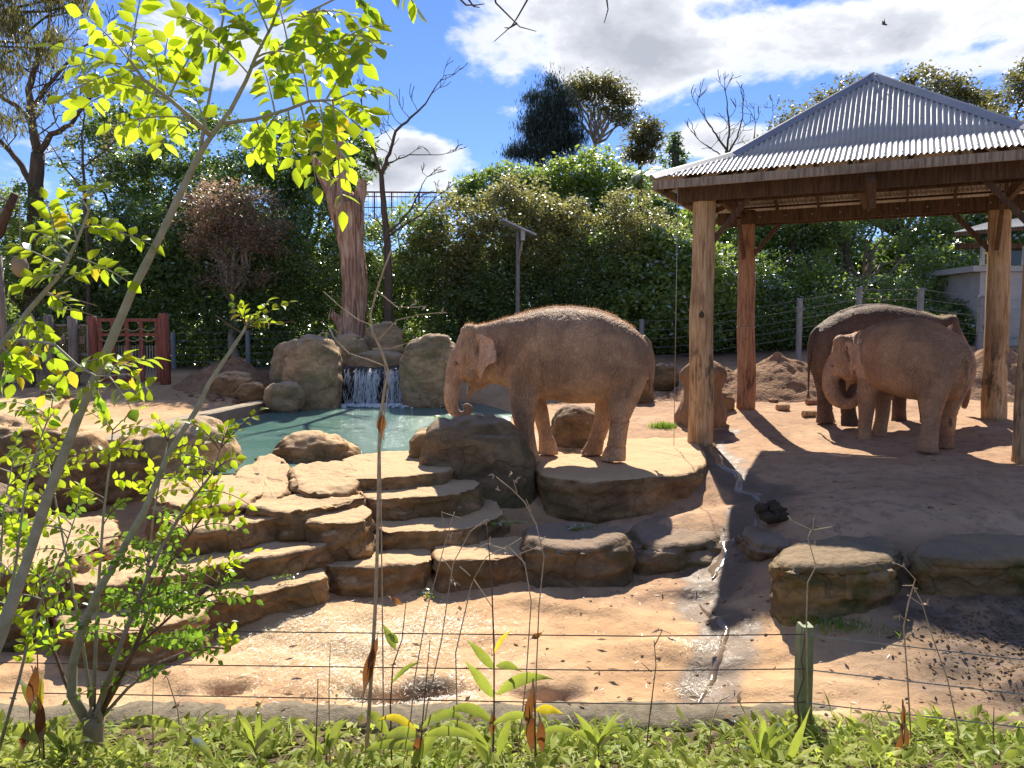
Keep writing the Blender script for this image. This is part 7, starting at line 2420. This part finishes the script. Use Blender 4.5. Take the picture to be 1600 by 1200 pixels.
leafstem('yellow green bladed plant at the lower right corner', [(1560, 1200), (1562, 1180)], 4.6,
         [((1560, 1190), (1520, 1165), 8, .1), ((1560, 1190), (1610, 1172), 9, .15), ((1555, 1195), (1540, 1210), 8, .2), ((1560, 1180), (1545, 1160), 5, .0, 'lf_yellow')], [])
leafstem('brown and green bladed plant at the lower left edge', [(70, 1200), (66, 1130), (50, 1040)], 4.5,
         [((60, 1120), (30, 1060), 8, .1), ((66, 1160), (10, 1140), 12, .2), ((62, 1110), (66, 1050), 7, .05, 'lf_yellow'), ((64, 1150), (110, 1120), 8, .15)], [((55, 1040), (45, 1140), 9), ((60, 1090), (68, 1190), 8), ((45, 1130), (30, 1190), 8)])
for (px, py, lab) in ((935, 1170, 'strap leaved clump in the bed right of the middle'), (1190, 1185, 'strap leaved clump in the bed left of the green post'), (400, 1175, 'strap leaved clump in the bed right of the cut stump'), (100, 1180, 'strap leaved clump in the bed left of the cut stump'), (510, 1180, 'strap leaved clump in the bed left of the tall dry stem')):
    rgl = random.Random(px)
    leafstem(lab, [(px, py), (px, py - 12)], 4.75, [((px + rgl.uniform(-4, 4), py), (px + rgl.uniform(-52, 52), py - rgl.uniform(8, 62)), rgl.uniform(2.5, 7), rgl.uniform(.02, .32)) for _ in range(11)], name='strap_plant')

# ground cover
rs = np.random.RandomState(8)
n = 9500
yy_ = rs.uniform(4.35, 5.78, n); xx_ = rs.uniform(-4.3, 4.3, n)
den = np.array([noise.noise(Vector((a * 1.1, c_ * 2, 3))) for a, c_ in zip(xx_, yy_)])
edge = 5.55 + .16 * np.array([noise.noise(Vector((a * 1.7, 0, 8))) for a in xx_])
k_ = (yy_ < edge) & (den + rs.uniform(-.3, .5, n) > -.10)
xx_, yy_ = xx_[k_], yy_[k_]; n = len(xx_)
zz_ = tz_np(xx_, yy_) + rs.uniform(0.0, .10, n)
az = rs.uniform(0, 2 * np.pi, n); el = rs.uniform(.05, 1.1, n)
d = np.stack([np.cos(az) * np.cos(el), np.sin(az) * np.cos(el), np.sin(el)], 1)
side = np.stack([-np.sin(az), np.cos(az), np.zeros(n)], 1) + rs.normal(0, .25, (n, 3)); side /= np.linalg.norm(side, axis=1, keepdims=True)
nr_ = np.cross(side, d)
L_ = rs.uniform(.07, .19, (n, 1)); W_ = L_ * rs.uniform(.11, .22, (n, 1))
grassy = (rs.rand(n, 1) < .28); W_ = np.where(grassy, L_ * .05, W_); L_ = np.where(grassy, L_ * 1.5, L_)
B = np.stack([xx_, yy_, zz_], 1)
bend = np.array([0, 0, -1.0]) * L_ * rs.uniform(.1, .45, (n, 1))
b0 = B; m1 = B + d * L_ * .45 + nr_ * 0; t0 = B + d * L_ + bend
V_ = np.stack([b0, m1 - side * W_ + nr_ * W_ * .35, t0, m1, m1 + side * W_ + nr_ * W_ * .35], 1)
Fq = []
base_ = np.arange(n) * 5
Fq = np.concatenate([np.stack([base_, base_ + 1, base_ + 2, base_ + 3], 1), np.stack([base_, base_ + 3, base_ + 2, base_ + 4], 1)])
o = link('ground_cover', np_mesh('ground_cover', V_.reshape(-1, 3), Fq), M['lf_cover'])
tag(o, 'low variegated green ground cover filling the planted bed', None, None, 'stuff')
# dead leaves lying among it
strew('leaf_litter', 'brown dead leaves lying in the planted bed', [(200, 1170, -.8, 1.2, 1), (800, 1170, -.8, 1.5, 1.4), (1400, 1170, -.8, 1.2, 1)], 'lf_litter', 160, .09, .4, .10)
